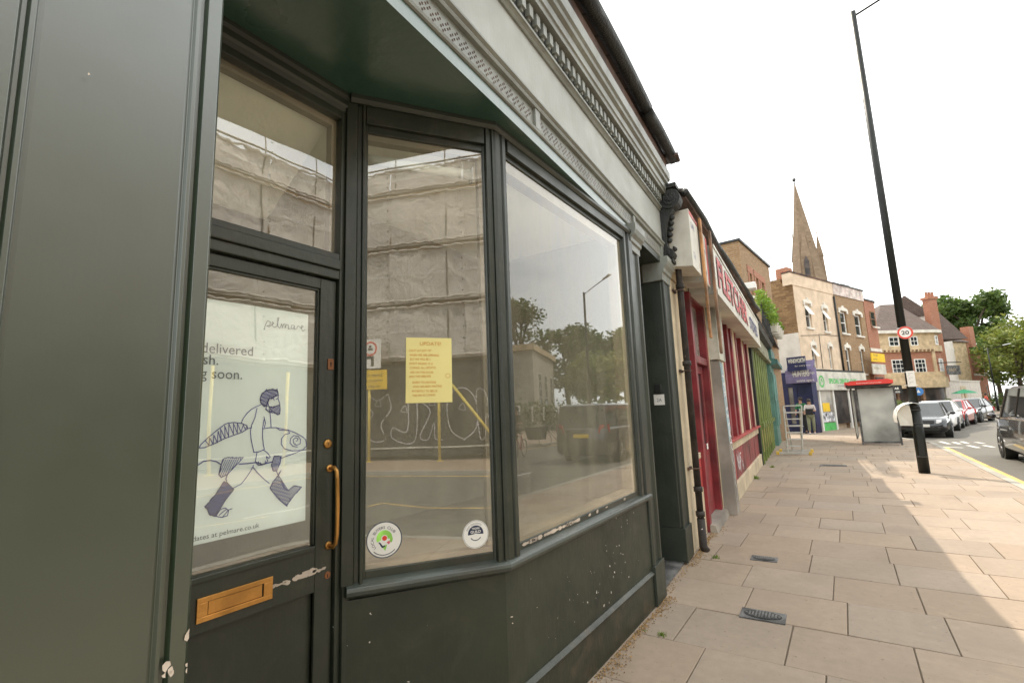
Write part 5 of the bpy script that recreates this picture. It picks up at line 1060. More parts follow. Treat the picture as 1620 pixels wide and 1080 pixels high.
P = pline(0); a, b = Vector(P[3]), Vector(P[5]); aw_, bw_ = PF.p(a.x, a.y, 0), PF.p(b.x, b.y, 0); dd = bw_-aw_; Fq = Frame((aw_.x, aw_.y), math.degrees(math.atan2(dd.x, dd.y))); window(pub, Fq, 0, dd.length*.9, PZ(546), PZ(531), .05, M['white'], M['windark'], (1, 2), .10, rev=.06)
m = MB(); sx = -.1
while sx < LS: m.box(PF, sx, sx+.14, .16, .28, zs2-.02, zs2+.14); sx += .42
m.build('modillions', M['pub_cream'], pub, bevel=.01)
for o in list(pub.children):
    if o.name.startswith('modillions'): bpy.data.objects.remove(o)
sx = -.1
while sx < LS: m = MB(); m.box(PF, sx, sx+.14, .16, .28, zs2-.06, zs2+.10); sx += .42; m.build('modillion', M['timberdk'], pub)
for sx in (.15, LS*.5, LS): m = MB(); m.box(PF, sx-.16, sx+.16, .0, .12, zf1+.5, zs2-.1); m.build('pilaster', M['pub_cream'], pub)
for sx in (.2, 1.7, 3.2, 4.4): m = MB(); m.box(PF, sx-.12, sx+.12, -.24, .05, 0, zf0); m.build('shopfront_post', M['timberdk'], pub)
# roof: steep slate slopes with a tall chimney
zr = PZ(481); m = MB(); P = pline(.25); base_ = [PF.p(a, b, ze+.28) for a, b in P]+[PF.p(P[-1][0], -9, ze+.28), PF.p(0, -9, ze+.28)]
_a = PF.hit(1393, 482, -4.2); _b = PF.hit(1418, 481, -4.2); rA = PF.p(_a[0], -4.2, _a[1]); rB = PF.p(_b[0], -4.2, _b[1]); nb_ = len(base_)
top_ = [rA]+[rB]*(nb_-2)+[rA]
fs_ = [(k, (k+1) % nb_, nb_+(k+1) % nb_, nb_+k) for k in range(nb_)]
m.add(base_+top_, fs_); bm_mesh = m.build('roof', M['slate'], pub)
a0, a1 = PF.hit(1473, 500, -1.5)[0], PF.hit(1486, 500, -1.5)[0]; zc1 = PF.hit(1475, 473, -1.5)[1]
zr2 = PF.hit(1456, 494, -7)[1]; s20 = PF.hit(1440, 500, -7)[0]; s21 = PF.hit(1484, 500, -7)[0]
m = MB(); m.prism([PF.p(s20-2, -5, ze), PF.p(s21+1, -5, ze), PF.p(s21+1, -9, ze), PF.p(s20-2, -9, ze)], [PF.p(s20, -6.9, zr2), PF.p(s21, -6.9, zr2), PF.p(s21, -7, zr2), PF.p(s20, -7, zr2)]); m.build('rear_roof', M['slate'], pub)
m = MB(); m.box(PF, a0, a1, -2.2, -1.5, 3.0, zc1); m.box(PF, a0-.1, a1+.1, -2.3, -1.4, zc1, zc1+.25)
for k in range(3): m.lathe(PF.p(a0+.2+k*.35, -1.85, zc1+.25), [(.14, 0), (.11, .5), (.14, .55)], 8)
m.build('chimney', M['redbrick'], pub)
# hanging sign
s_, z_ = PF.hit(1510, 585, .3); m = MB(); m.box(PF, s_-.75, s_+.65, .2, .28, z_-.45, z_+.45); ps = tag(m.build('pub_sign', M['castiron']), 'dark hanging board sign at the right corner of the curved public house', 'sign'); m = MB(); m.tube([PF.p(s_-1.6, .24, z_+.75), PF.p(s_+.9, .24, z_+.75)], .05, 6); m.build('bracket', M['iron'], ps)
m = MB(); text_mb(m, PF, s_-.55, z_-.1, .29, 'EAST', .35, 1.0); m.build('lettering', M['pub_cream'], ps, fix=False)
s_, z_ = PF.hit(1418, 615, .5); m = MB(); m.box(PF, s_-.55, s_+.55, .5, .56, z_-.45, z_+.35); pn = tag(m.build('sign', M['black']), 'small black board with white lettering low on the left of the public house', 'sign'); m = MB(); text_mb(m, PF, s_-.45, z_-.05, .562, 'BAR', .28, 1.3, bold=.03); text_mb(m, PF, s_-.45, z_-.35, .562, 'FOOD', .2, 1.3, bold=.03); m.build('lettering', M['sheetwhite'], pn, fix=False)
# white building, tan gable house, red house (further along on the left of the side road)
def block(x0, x1, dep0, dep1, ytop, name, label, mat, yr=None, wins=(), roofm=None, group=None, depth=7, wm=None):
    a = axisp(x0, 640, dep0); b = axisp(x1, 640, dep1); d = Vector((b.x-a.x, b.y-a.y)); F = Frame((a.x, a.y), math.degrees(math.atan2(d.x, d.y))); L = d.length
    o = thing('house', F.p(L/2, 0, 0), label, 'house', group); zt = F.hit(x0, ytop)[1]; m = MB(); m.box(F, 0, .02, -.2, -.001, -.5, zt); m.box(F, L-.02, L, -.2, -.001, -.5, zt); ops = [tuple(rect(F, *w_)) for w_ in wins]; ops = [(max(.15, q[0]), min(L-.15, q[1]), q[2], q[3]) for q in ops]
    wall_open(m, F, 0, L, -.5, zt, 0, ops); m.box(F, 0, L, -depth, -.2, -.5, zt); m.build('wall', mat, o)
    for q in ops: window(o, F, *q, 0, M['white'], M['windark'], (1, 2), .10, sill=M['stonetrim'])
    if yr: zr = F.hit((x0+x1)/2, yr)[1]; m = MB(); m.prism([F.p(-.2, .25, zt), F.p(L+.2, .25, zt), F.p(L+.2, -depth, zt), F.p(-.2, -depth, zt)], [F.p(-.2, -depth/2+.1, zr), F.p(L+.2, -depth/2+.1, zr), F.p(L+.2, -depth/2, zr), F.p(-.2, -depth/2, zr)]); m.build('roof', roofm or M['slate'], o)
    return o, F, L, zt
o, F, L, zt = block(1496, 1524, 51, 62, 514, 'house', 'white fronted three storey building between the public house and the tan house', M['whiterender'], 500, [(1502, 534, 1505, 552), (1508, 536, 1511, 554), (1514, 538, 1517, 556), (1503, 560, 1506, 578), (1509, 562, 1512, 578), (1515, 564, 1518, 580)], group='houses beyond the pub', depth=4)
o, F, L, zt = block(1524, 1548, 62, 63, 541, 'house', 'tan gabled house with red brick quoins at its right edge', M['pub_cream'], 521, [], group='houses beyond the pub')
m = MB(); m.box(F, L-.35, L+.05, .003, .06, 0, zt); m.build('brick_quoin', M['redbrick'], o); 
s_ = F.hit(1545, 520)[0]; m = MB(); m.box(F, s_-.5, s_+.5, -1.6, -.6, zt-.5, F.hit(1545, 515)[1]); m.build('chimney', M['redbrick'], o)
o, F, L, zt = block(1549, 1570, 64, 66, 560, 'house', 'red brick house with two tall white windows, nearest the trees', M['redbrick'], 556, [(1554, 571, 1561, 590), (1560, 609, 1566, 626)], group='houses beyond the pub')
m = MB(); m.box(F, -.1, L+.1, .002, .12, F.hit(1556, 594)[1], F.hit(1556, 591)[1]); m.build('string_course', M['stonetrim'], o)
# low pale garden wall with people in front
a = axisp(1500, 640, 48); b = axisp(1556, 640, 56); d = Vector((b.x-a.x, b.y-a.y)); GW = Frame((a.x, a.y), math.degrees(math.atan2(d.x, d.y)))
m = MB(); m.box(GW, 0, d.length, -.3, 0, -.1, 3.1); gwl = thing('garden_wall', GW.p(2, 0, 0), 'pale rendered yard wall behind the outdoor tables and green parasol', 'wall'); m.build('wall_face', M['whiterender'], gwl)
m = MB(); m.box(GW, -.1, d.length+.1, -.36, .06, 3.1, 3.22); m.build('coping', M['stonetrim'], gwl)
b0, b1, _, _2 = rect(GW, 1520, 620, 1534, 650); m = MB(); m.box(GW, b0, b1, .0, .04, .3, 2.6); m.build('yard_gate', M['cream'], gwl)

# trees
tree(axisp(1505, 640, 88)*1.0-Vector((0, 0, axisp(1505, 640, 88).z)), 20.0, 6.2, 'large dark green tree behind the public house chimney', M['leafA'], 1, 8500, .42)
q = axisp(1548, 640, 84); tree((q.x, q.y, 0), 19.0, 5.6, 'tall green tree rising behind the tan gabled house', M['leafA'], 2, 9000, .42)
q = axisp(1585, 640, 72); tree((q.x, q.y, 0), 9.8, 4.4, 'dark green tree right of the red brick house', M['leafA'], 5, 5200, .28)
q = axisp(1622, 640, 60); tree((q.x, q.y, 0), 9.6, 5.0, 'yellow green tree at the right edge of the street', M['leafB'], 3, 6500, .26)
q = axisp(1660, 640, 66); tree((q.x, q.y, 0), 11.5, 5.4, 'yellow green tree partly cut off behind the dark grey people carrier', M['leafB'], 4, 3500, .3)
hg = MB(); rnd = random.Random(77)
for k in range(40): q = axisp(1560+k*3, 634, 58+k*.1); leaves(hg, (q.x, q.y, .9), 1.0, 60, .14, rnd)
hgo = thing('hedge', axisp(1600, 640, 60)*1.0-Vector((0, 0, axisp(1600, 640, 60).z)), 'low green hedge running below the trees at the far right', 'hedge'); hg.build('foliage', M['leafA'], hgo, fix=False)

# ================================================================== STREET FURNITURE
def lamp_post(loc, h, label, arm, group, r0=.105, r1=.055, signs=True):
    o = thing('street_lamp', Vector(loc), label, 'street lamp', group); L_ = Vector(loc); a = Vector(arm)
    m = MB(); m.tube([L_, L_+Vector((0, 0, 1.28))], [r0, r0*.98], 20); m.tube([L_+Vector((0, 0, 1.28)), L_+Vector((0, 0, 1.42))], [r0*.98, r1*1.35], 20); m.tube([L_+Vector((0, 0, 1.42)), L_+Vector((0, 0, h))], [r1*1.35, r1], 20); m.build('column', M['lampblack'], o, smooth=True)
    m = MB(); m.tube([L_+Vector((0, 0, h-.12)), L_+Vector((0, 0, h-.10))+a], [.024, .022], 10); m.build('arm', M['lampblack'], o, smooth=True)
    e = L_+Vector((0, 0, h-.10))+a; an = a.normalized(); m = MB(); q = Vector((-an.y, an.x, 0)).normalized()*.13
    m.prism([e-an*.05-q*.6, e+an*.6-q, e+an*.6+q, e-an*.05+q*.6], [e-an*.05-q*.4+Vector((0, 0, .07)), e+an*.55-q*.7+Vector((0, 0, .05)), e+an*.55+q*.7+Vector((0, 0, .05)), e-an*.05+q*.4+Vector((0, 0, .07))]); m.build('lantern', M['alu'], o, bevel=.02)
    m = MB(); m.box(Frame((L_.x, L_.y), 90), -.05, .05, r0*.9, r0+.012, .35, .95); m.build('access_door', M['lampblack'], o, bevel=.004)
    return o
LX, LY = 1.214, 13.3
lp = lamp_post((LX, LY, 0), 10.72, 'tall black lamp column with 20 speed limit sign, standing on the near pavement', (1.7, .1, .55), 'street lamps', .098, .060)
d = ray(1432, 526); an_ = math.degrees(math.atan2(-d.x, -d.y)); NS = Frame((LX, LY), 90)       # signs face back down the road
c20 = NS.hit(1432, 526, .13); r20 = (NS.hit(1446, 526, .13)[0]-NS.hit(1418, 526, .13)[0])/2*.93
m = MB(); m.lathe(NS.p(c20[0], .12, c20[1]), [(r20, 0), (r20, .008)], 36, NS.N); sg20 = tag(m.build('speed_limit_sign', M['sheetwhite']), 'round white 20 speed limit sign with red ring on the black lamp column', 'road sign')
m = MB(); sector(m, NS, c20[0], c20[1], .1295, r20*.74, r20*.985, 0, 360, 48); m.build('red_ring', M['redprint'], sg20, fix=False)
m = MB(); text_mb(m, NS, c20[0], c20[1]-r20*.30, .1295, '20', r20*.86, 1.12, 'CENTER', bold=.02); m.build('numerals', M['black'], sg20, fix=False)
m = MB(); m.tube([NS.p(-.09, .0, c20[1]+.1), NS.p(-.09, .12, c20[1]+.1), NS.p(.09, .12, c20[1]+.1), NS.p(.09, 0, c20[1]+.1)], .012, 6); m.build('clip', M['alu'], sg20)
a = rect(NS, 1433, 587, 1450, 611, .125); m = MB(); m.box(NS, a[0], a[1], .118, .124, a[2], a[3]); nt = tag(m.build('notice', M['sheetwhite']), 'white printed planning notice tied around the lamp column below the speed sign', 'notice')
m = MB()
for k in range(9): m.box(NS, a[0]+.03, a[1]-.03-.05*(k % 3), .1242, .1247, a[3]-.05-k*.03, a[3]-.046-k*.03)
m.build('print_lines', M['castiron'], nt); m = MB()
for zz_ in (a[3]-.02, a[2]+.03): m.tube([NS.p(.115*math.cos(q), .115*math.sin(q), zz_) for q in [k*.524 for k in range(13)]], .006, 5)
m.build('cable_tie', M['sheetwhite'], nt)
# curled torn placard hanging off the column
m = MB(); pr = [(-.37, 1.06), (-.375, 1.16), (-.35, 1.28), (-.28, 1.385), (-.17, 1.445), (-.05, 1.465), (.06, 1.44)]
bot = [NS.p(a, -.10, z) for a, z in pr]; tp = [NS.p(a*.92+.01, .20, z-.02) for a, z in pr]; n_ = len(pr)
m.add(bot+tp, [(i, i+1, n_+i+1, n_+i) for i in range(n_-1)]); m.add([v+Vector((0, 0, -.006)) for v in bot+tp], [(i, i+1, n_+i+1, n_+i) for i in range(n_-1)])
wr = m.build('wrapping', M['sheetwhite'], smooth=True, fix=False); tag(wr, 'blank white placard curling away from the left of the lamp column', 'placard')
wr.name = 'placard'
m = MB(); m.add([NS.p(-.29, .14, .98), NS.p(-.08, .13, .97), NS.p(-.075, .13, 1.20), NS.p(-.09, .13, 1.38), NS.p(-.20, .12, 1.43), NS.p(-.33, .10, 1.30), NS.p(-.355, .09, 1.16), NS.p(-.31, .12, 1.08)], [tuple(range(6))]); m.build('torn_flap', M['signwhite'], wr, fix=False)
# small blue round-cornered sign on a thin post further back
q = axisp(1452, 640, 24); BS = Frame((q.x, q.y), 90); bsg = thing('parking_sign', BS.p(0, 0, 0), 'small blue sign on a thin grey post behind the lamp column', 'road sign')
m = MB(); m.tube([BS.p(-.12, -.03, -.1), BS.p(-.12, -.03, 2.7)], .03, 8); m.build('post', M['castiron'], bsg)
s_, z_ = BS.hit(1453, 619); m = MB(); m.lathe(BS.p(s_, .0, z_), [(.20, 0), (.20, .01)], 24, BS.N); f_ = m.build('sign_face', M['blueplate'], bsg); m = MB(); m.add([BS.p(s_-.08, .012, z_-.06), BS.p(s_+.08, .012, z_-.06), BS.p(s_, .012, z_+.10)], [(0, 1, 2)]); m.build('symbol', M['sheetwhite'], f_, fix=False)
# far lamp
q = axisp(1578, 640, 47); lamp_post((q.x, q.y, -.1), PF.hit(1570, 527)[1]*.82, 'distant slim lamp column beside the yellow green tree', (1.2, .2, .25), 'street lamps', .10, .05)
# bus shelter
SH = thing('bus_shelter', (.78, 21.6, 0), 'bus shelter with red roof edge and frosted grey end panel on the pavement', 'bus shelter')
def bx(m, x0, x1, y0, y1, z0, z1): return m.box(FW, y0, y1, x0, x1, z0, z1)
m = MB(); pr = [(.12, 2.06), (.16, 2.00), (1.34, 2.00), (1.40, 2.06), (1.40, 2.15), (1.30, 2.22), (.26, 2.20), (.12, 2.14)]
m.prism([(x, 20.6, z) for x, z in pr], [(x, 24.4, z) for x, z in pr]); rf_ = m.build('roof', M['iron'], SH)
m = MB(); pr = [(.10, 2.09), (.18, 2.05), (1.36, 2.055), (1.42, 2.08), (1.42, 2.16), (1.30, 2.215), (.30, 2.19), (.10, 2.15)]; m.prism([(x, 20.56, z) for x, z in pr], [(x, 20.60, z) for x, z in pr]); bx(m, 1.40, 1.43, 20.6, 24.4, 2.06, 2.18); bx(m, .08, .12, 20.6, 24.4, 2.07, 2.17); re_ = m.build('red_edge', M['redroof'], rf_)
m = MB(); Fz = Frame((0, 20.56), 90); text_mb(m, Fz, .42, 2.095, .004, 'Buses towards Central London', .055, 1.0); m.build('lettering', M['sheetwhite'], re_, fix=False)
for x in (.28, 1.55):
    for y in (20.9, 24.1): m = MB(); bx(m, x-.03, x+.03, y-.03, y+.03, 0, 2.0 if x < 1 else 1.9); 
    if x < 1: m.build('post', M['castiron'], SH)
m = MB(); bx(m, .42, 1.42, 20.95, 21.0, .12, 1.92); m.build('end_panel', M['frost'], SH, bevel=.004)
m = MB(); bx(m, .36, .42, 20.92, 21.03, 0, 2.0); bx(m, 1.42, 1.47, 20.92, 21.03, 0, 1.98); bx(m, .42, 1.42, 20.93, 21.02, .06, .12); bx(m, .42, 1.42, 20.93, 21.02, 1.92, 1.98); m.build('panel_frame', M['castiron'], SH)
m = MB(); bx(m, .27, .30, 21.1, 24.0, .25, 1.9); m.build('back_glass', M['frost'], SH)
m = MB(); bx(m, .40, .75, 21.6, 23.6, .48, .53); bx(m, .55, .60, 21.8, 21.85, 0, .48); bx(m, .55, .60, 23.3, 23.35, 0, .48); m.build('bench', M['redroof'], SH)

m = MB()
for z_ in (.34, 1.02, 1.30): m.tube([NS.p(.101*math.cos(q), .101*math.sin(q), z_) for q in [k*.524 for k in range(13)]], .006, 5)
m.build('band', M['castiron'], lp)
m = MB(); m.box(NS, -.035, .035, .100, .104, .62, .74); m.build('column_number', M['yellowsign'], lp)
# step ladder lying open on the pavement
ld = thing('step_ladder', (-1.35, 17.1, 0), 'open aluminium platform ladder with yellow feet beside the teal shop', 'ladder')
LF = Frame((0, 17.1), 90); xl0, zl0 = LF.hit(1239, 642); xr0, zr0 = LF.hit(1268, 642); xl1 = LF.hit(1244, 716)[0]; xr1 = LF.hit(1269, 716)[0]
def brk(m, a, b, r=.016): m.tube([a, b], r, 6)
for a, b in (((xl0, zl0), (xl1+.06, .06)), ((xr0, zr0), (xr1+.02, .06))): m = MB(); m.tube([LF.p(a[0], 0, a[1]), LF.p(b[0], .22, b[1])], .024, 6); m.build('stile', M['alu'], ld)
for a, b in (((xl0+.03, zl0-.1), (xl1+.12, .06)), ((xr0-.06, zr0-.1), (xr1-.04, .06))): m = MB(); m.tube([LF.p(a[0], -.05, a[1]), LF.p(b[0], -.62, b[1])], .020, 6); m.build('stile', M['alu'], ld)
for k in range(7):
    u = (k+.0)/7; xa = xl0+(xl1+.06-xl0)*u; xb = xr0+(xr1+.02-xr0)*u; z = zl0*(1-u)+.06*u; m = MB(); m.box(LF, xa, xb, .22*u-.03, .22*u+.03, z-.016, z+.016); m.build('rung', M['alu'], ld)
for k in (1, 3, 5): u = k/7; m = MB(); m.box(LF, xl0+.05, xr0-.03, -.05-.57*u-.01, -.05-.57*u+.01, zl0*(1-u)-.02, zl0*(1-u)+.0); m.build('brace', M['alu'], ld)
for t_ in (.22, -.62):
    xa = LF.hit(1232, 716)[0]; xb = LF.hit(1283, 716)[0]; m = MB(); m.box(LF, xa, xb, t_-.03, t_+.03, .03, .08); m.build('stabiliser_bar', M['alu'], ld)
    for x in (xa, xb): m = MB(); m.box(LF, x-.04, x+.04, t_-.05, t_+.05, .0, .10); m.build('rubber_foot', M['yplastic'], ld, bevel=.01)

# ================================================================== VEHICLES
def vehicle(name, loc, heading, label, cat, body, L=4.3, W=1.78, Hh=1.45, kind='hatch', group=None, plate='LK14 YRB'):
    """x to the right, y forwards; all parts are meshes placed through the frame of the vehicle"""
    a = R(heading); fwd = Vector((math.sin(a), math.cos(a), 0)); rgt = Vector((math.cos(a), -math.sin(a), 0)); o3 = Vector(loc)
    P = lambda x, y, z: o3+rgt*x+fwd*y+Vector((0, 0, z)); root = thing(name, o3, label, cat, group); h = Hh/1.45; hl = L/2; hw = W/2
    if kind == 'van': st = [(-1, .36, .95, .80, .86), (-.97, .24, .99, 1.0, .97), (-.6, .20, 1.0, 1.02, 1.0), (0, .20, 1.0, 1.02, 1.0), (.55, .20, .98, 1.0, 1.0), (.80, .22, .90, .97, .96), (.94, .26, .74, .90, .88), (1.0, .34, .60, .80, .70)]
    else: st = [(-1, .38, .80, .80, .84), (-.96, .24, .93, .97, .94), (-.6, .18, .97, 1.0, 1.0), (0, .18, .93, 1.0, 1.0), (.40, .18, .90, 1.0, 1.0), (.72, .20, .82, .97, .97), (.93, .24, .72, .90, .88), (1.0, .34, .58, .80, .72)]
    if kind == 'van': zb = 1.0*.62*Hh
    zk = (lambda v: v*h) if kind != 'van' else (lambda v: v*1.12)
    m = MB(); loops = []
    for u, zl, zt, w1, w2 in st:
        y = u*hl; zl *= 1.0; ztt = zk(zt); loops.append([P(-hw*w2*.86, y, zl), P(-hw*w2, y, zl+.12), P(-hw*w2*1.0, y, zl+(ztt-zl)*.55), P(-hw*w2*.97, y, ztt-.05), P(-hw*w2*.90, y, ztt), P(hw*w2*.90, y, ztt), P(hw*w2*.97, y, ztt-.05), P(hw*w2, y, zl+(ztt-zl)*.55), P(hw*w2, y, zl+.12), P(hw*w2*.86, y, zl)])
    n = 10; vs = [v for l in loops for v in l]; fs = [(i*n+j, i*n+(j+1) % n, (i+1)*n+(j+1) % n, (i+1)*n+j) for i in range(len(loops)-1) for j in range(n)]+[tuple(range(n))[::-1], tuple(range((len(loops)-1)*n, len(loops)*n))]
    m.add(vs, fs); bd_ = m.build('body', body, root, bevel=.02, smooth=True)
    # cabin: glass shell with painted pillars and roof
    if kind == 'van': cab = [(-.985, .86, .90), (-.93, .90, .80), (.42, .92, .80), (.80, .86, .60)]; zro = Hh; yb = (-.985, .78); yt = (-.93, .40)
    else: yb = (-.93, .44); yt = (-.62, .10) if kind == 'hatch' else (-.55, .06); zro = Hh
    zbl = zk(.97)-.06 if kind != 'van' else zk(1.0)-.05; zbf = zk(.88)-.04 if kind != 'van' else zk(.90)-.03; wb, wt = .90, .72
    c = [P(-hw*wb, yb[0]*hl, zbl), P(hw*wb, yb[0]*hl, zbl), P(hw*wb*.96, yb[1]*hl, zbf), P(-hw*wb*.96, yb[1]*hl, zbf)]
    wtt = wt if kind != 'van' else .80
    t = [P(-hw*wtt, yt[0]*hl, zro-.05), P(hw*wtt, yt[0]*hl, zro-.05), P(hw*wtt*.97, yt[1]*hl, zro-.05), P(-hw*wtt*.97, yt[1]*hl, zro-.05)]
    m = MB(); m.prism(c, t); m.build('window_glass', M['carglass'], root)
    m = MB(); m.prism([q+Vector((0, 0, -.015)) for q in t], [P(-hw*(wtt-.10), (yt[0]+.05)*hl, zro), P(hw*(wtt-.10), (yt[0]+.05)*hl, zro), P(hw*(wtt-.10), (yt[1]-.08)*hl, zro), P(-hw*(wtt-.10), (yt[1]-.08)*hl, zro)]); m.build('roof', body, root, bevel=.015, smooth=True)
    for i in range(4): m = MB(); m.tube([c[i], t[i]], .034, 6); m.build('pillar', body, root)
    for sx in (-1, 1):
        for u in ((-.28, .16) if kind != 'van' else (-.40, .10)):
            f0 = (u-yb[0])/(yb[1]-yb[0]); A_ = (c[0] if sx < 0 else c[1]).lerp(c[3] if sx < 0 else c[2], f0); B_ = (t[0] if sx < 0 else t[1]).lerp(t[3] if sx < 0 else t[2], min(1, max(0, f0))); m = MB(); m.tube([A_, B_], .022, 6); m.build('pillar', body, root)
    # wheels
    wr = .32 if kind != 'van' else .34
    for sx in (-1, 1):
        for u in (-.60, .62):
            cc = P(sx*(hw-.10), u*hl, wr); ax = rgt*sx; m = MB(); m.lathe(cc-ax*.10, [(wr*.62, 0), (wr*.96, 0), (wr, .03), (wr, .17), (wr*.95, .205), (wr*.66, .21)], 28, ax); wl = m.build('wheel', M['tyre'], root, smooth=True)
            m = MB(); m.lathe(cc+ax*.075, [(.0, .02), (wr*.2, .03), (wr*.64, .0)], 20, ax)
            for k in range(5): e = ax.orthogonal().normalized(); e.rotate(Matrix.Rotation(k*1.2566, 3, ax)); m.tube([cc+ax*.10, cc+ax*.10+e*wr*.62], .025, 5)
            m.build('rim', M['rim'], wl, smooth=True)
            m = MB(); m.lathe(cc-ax*.14, [(wr*1.16, 0), (wr*1.16, .242), (wr*.9, .242)], 28, ax); m.build('wheel_arch', M['black'], root)
    zh = zk(.66) if kind != 'van' else zk(.66)
    for sx in (-1, 1):
        m = MB(); m.prism([P(sx*hw*.50, hl*.985, zh-.05), P(sx*hw*.84, hl*.90, zh-.04), P(sx*hw*.90, hl*.80, zh+.02), P(sx*hw*.86, hl*.80, zh+.10), P(sx*hw*.52, hl*.95, zh+.07)], [P(sx*hw*.50, hl*1.005, zh-.06), P(sx*hw*.88, hl*.93, zh-.05), P(sx*hw*.955, hl*.82, zh+.02), P(sx*hw*.94, hl*.80, zh+.09), P(sx*hw*.52, hl*.985, zh+.06)]); m.build('headlight', M['lens'], root)
        zt_ = zk(.78) if kind != 'van' else 1.12; m = MB(); m.prism([P(sx*hw*.62, -hl*.97, zt_-.18), P(sx*hw*.90, -hl*.93, zt_-.18), P(sx*hw*.90, -hl*.93, zt_+.10), P(sx*hw*.70, -hl*.97, zt_+.08)], [P(sx*hw*.62, -hl*1.01, zt_-.18), P(sx*hw*.98, -hl*.95, zt_-.16), P(sx*hw*.98, -hl*.95, zt_+.10), P(sx*hw*.70, -hl*1.01, zt_+.08)]); m.build('tail_light', M['redlens'], root)
        m = MB(); mp_ = P(sx*(hw+.09), yb[1]*hl*.80, zbf+.14); m.sphere(mp_, .10, (1.0, .8, .75)); m.tube([mp_, P(sx*hw*.9, yb[1]*hl*.80, zbf+.04)], .02, 5); m.build('door_mirror', body, root, smooth=True)
    m = MB(); m.prism([P(-hw*.45, hl*.95, zh-.05), P(hw*.45, hl*.95, zh-.05), P(hw*.45, hl*.95, zh+.08), P(-hw*.45, hl*.95, zh+.08)], [P(-hw*.42, hl*1.01, zh-.05), P(hw*.42, hl*1.01, zh-.05), P(hw*.42, hl*1.0, zh+.07), P(-hw*.42, hl*1.0, zh+.07)])
    m.prism([P(-hw*.6, hl*.95, .30), P(hw*.6, hl*.95, .30), P(hw*.6, hl*.95, .42), P(-hw*.6, hl*.95, .42)], [P(-hw*.6, hl*1.005, .30), P(hw*.6, hl*1.005, .30), P(hw*.6, hl*1.01, .42), P(-hw*.6, hl*1.01, .42)]); m.build('grille', M['black'], root)
    m = MB(); m.prism([P(-.26, hl*1.0, .46), P(.26, hl*1.0, .46), P(.26, hl*1.0, .57), P(-.26, hl*1.0, .57)], [P(-.26, hl*1.018, .46), P(.26, hl*1.018, .46), P(.26, hl*1.018, .57), P(-.26, hl*1.018, .57)]); m.build('number_plate', M['sheetwhite'], root)
    zp = .62 if kind != 'van' else .80; m = MB(); m.prism([P(-.26, -hl*.98, zp), P(.26, -hl*.98, zp), P(.26, -hl*.98, zp+.11), P(-.26, -hl*.98, zp+.11)], [P(-.26, -hl*1.02, zp), P(.26, -hl*1.02, zp), P(.26, -hl*1.02, zp+.11), P(-.26, -hl*1.02, zp+.11)]); m.build('number_plate', M['yellowsign'], root)
    return root
vehicle('parked_car', (2.86, 28.6, -.12), 188, 'black parked car facing the camera beyond the bus shelter', 'car', M['carblack'], 4.5, 1.85, 1.45, group='cars parked along the kerb')
vehicle('parked_car', (3.95, 33.6, -.12), 192, 'white parked car directly behind the black car', 'car', M['carwhite'], 4.2, 1.78, 1.47, group='cars parked along the kerb')
vehicle('parked_car', (5.1, 38.3, -.12), 197, 'red parked car behind the white car', 'car', M['carred'], 4.1, 1.75, 1.45, group='cars parked along the kerb')
vehicle('parked_car', (6.6, 43.0, -.12), 201, 'dark car farthest along the row of parked cars', 'car', M['carblack'], 4.4, 1.8, 1.5, group='cars parked along the kerb')
vehicle('people_carrier', (4.22, 16.55, -.12), 1.5, 'dark grey people carrier on the road, cut off by the right edge', 'car', M['cargrey'], 4.9, 1.90, 1.86, 'van')

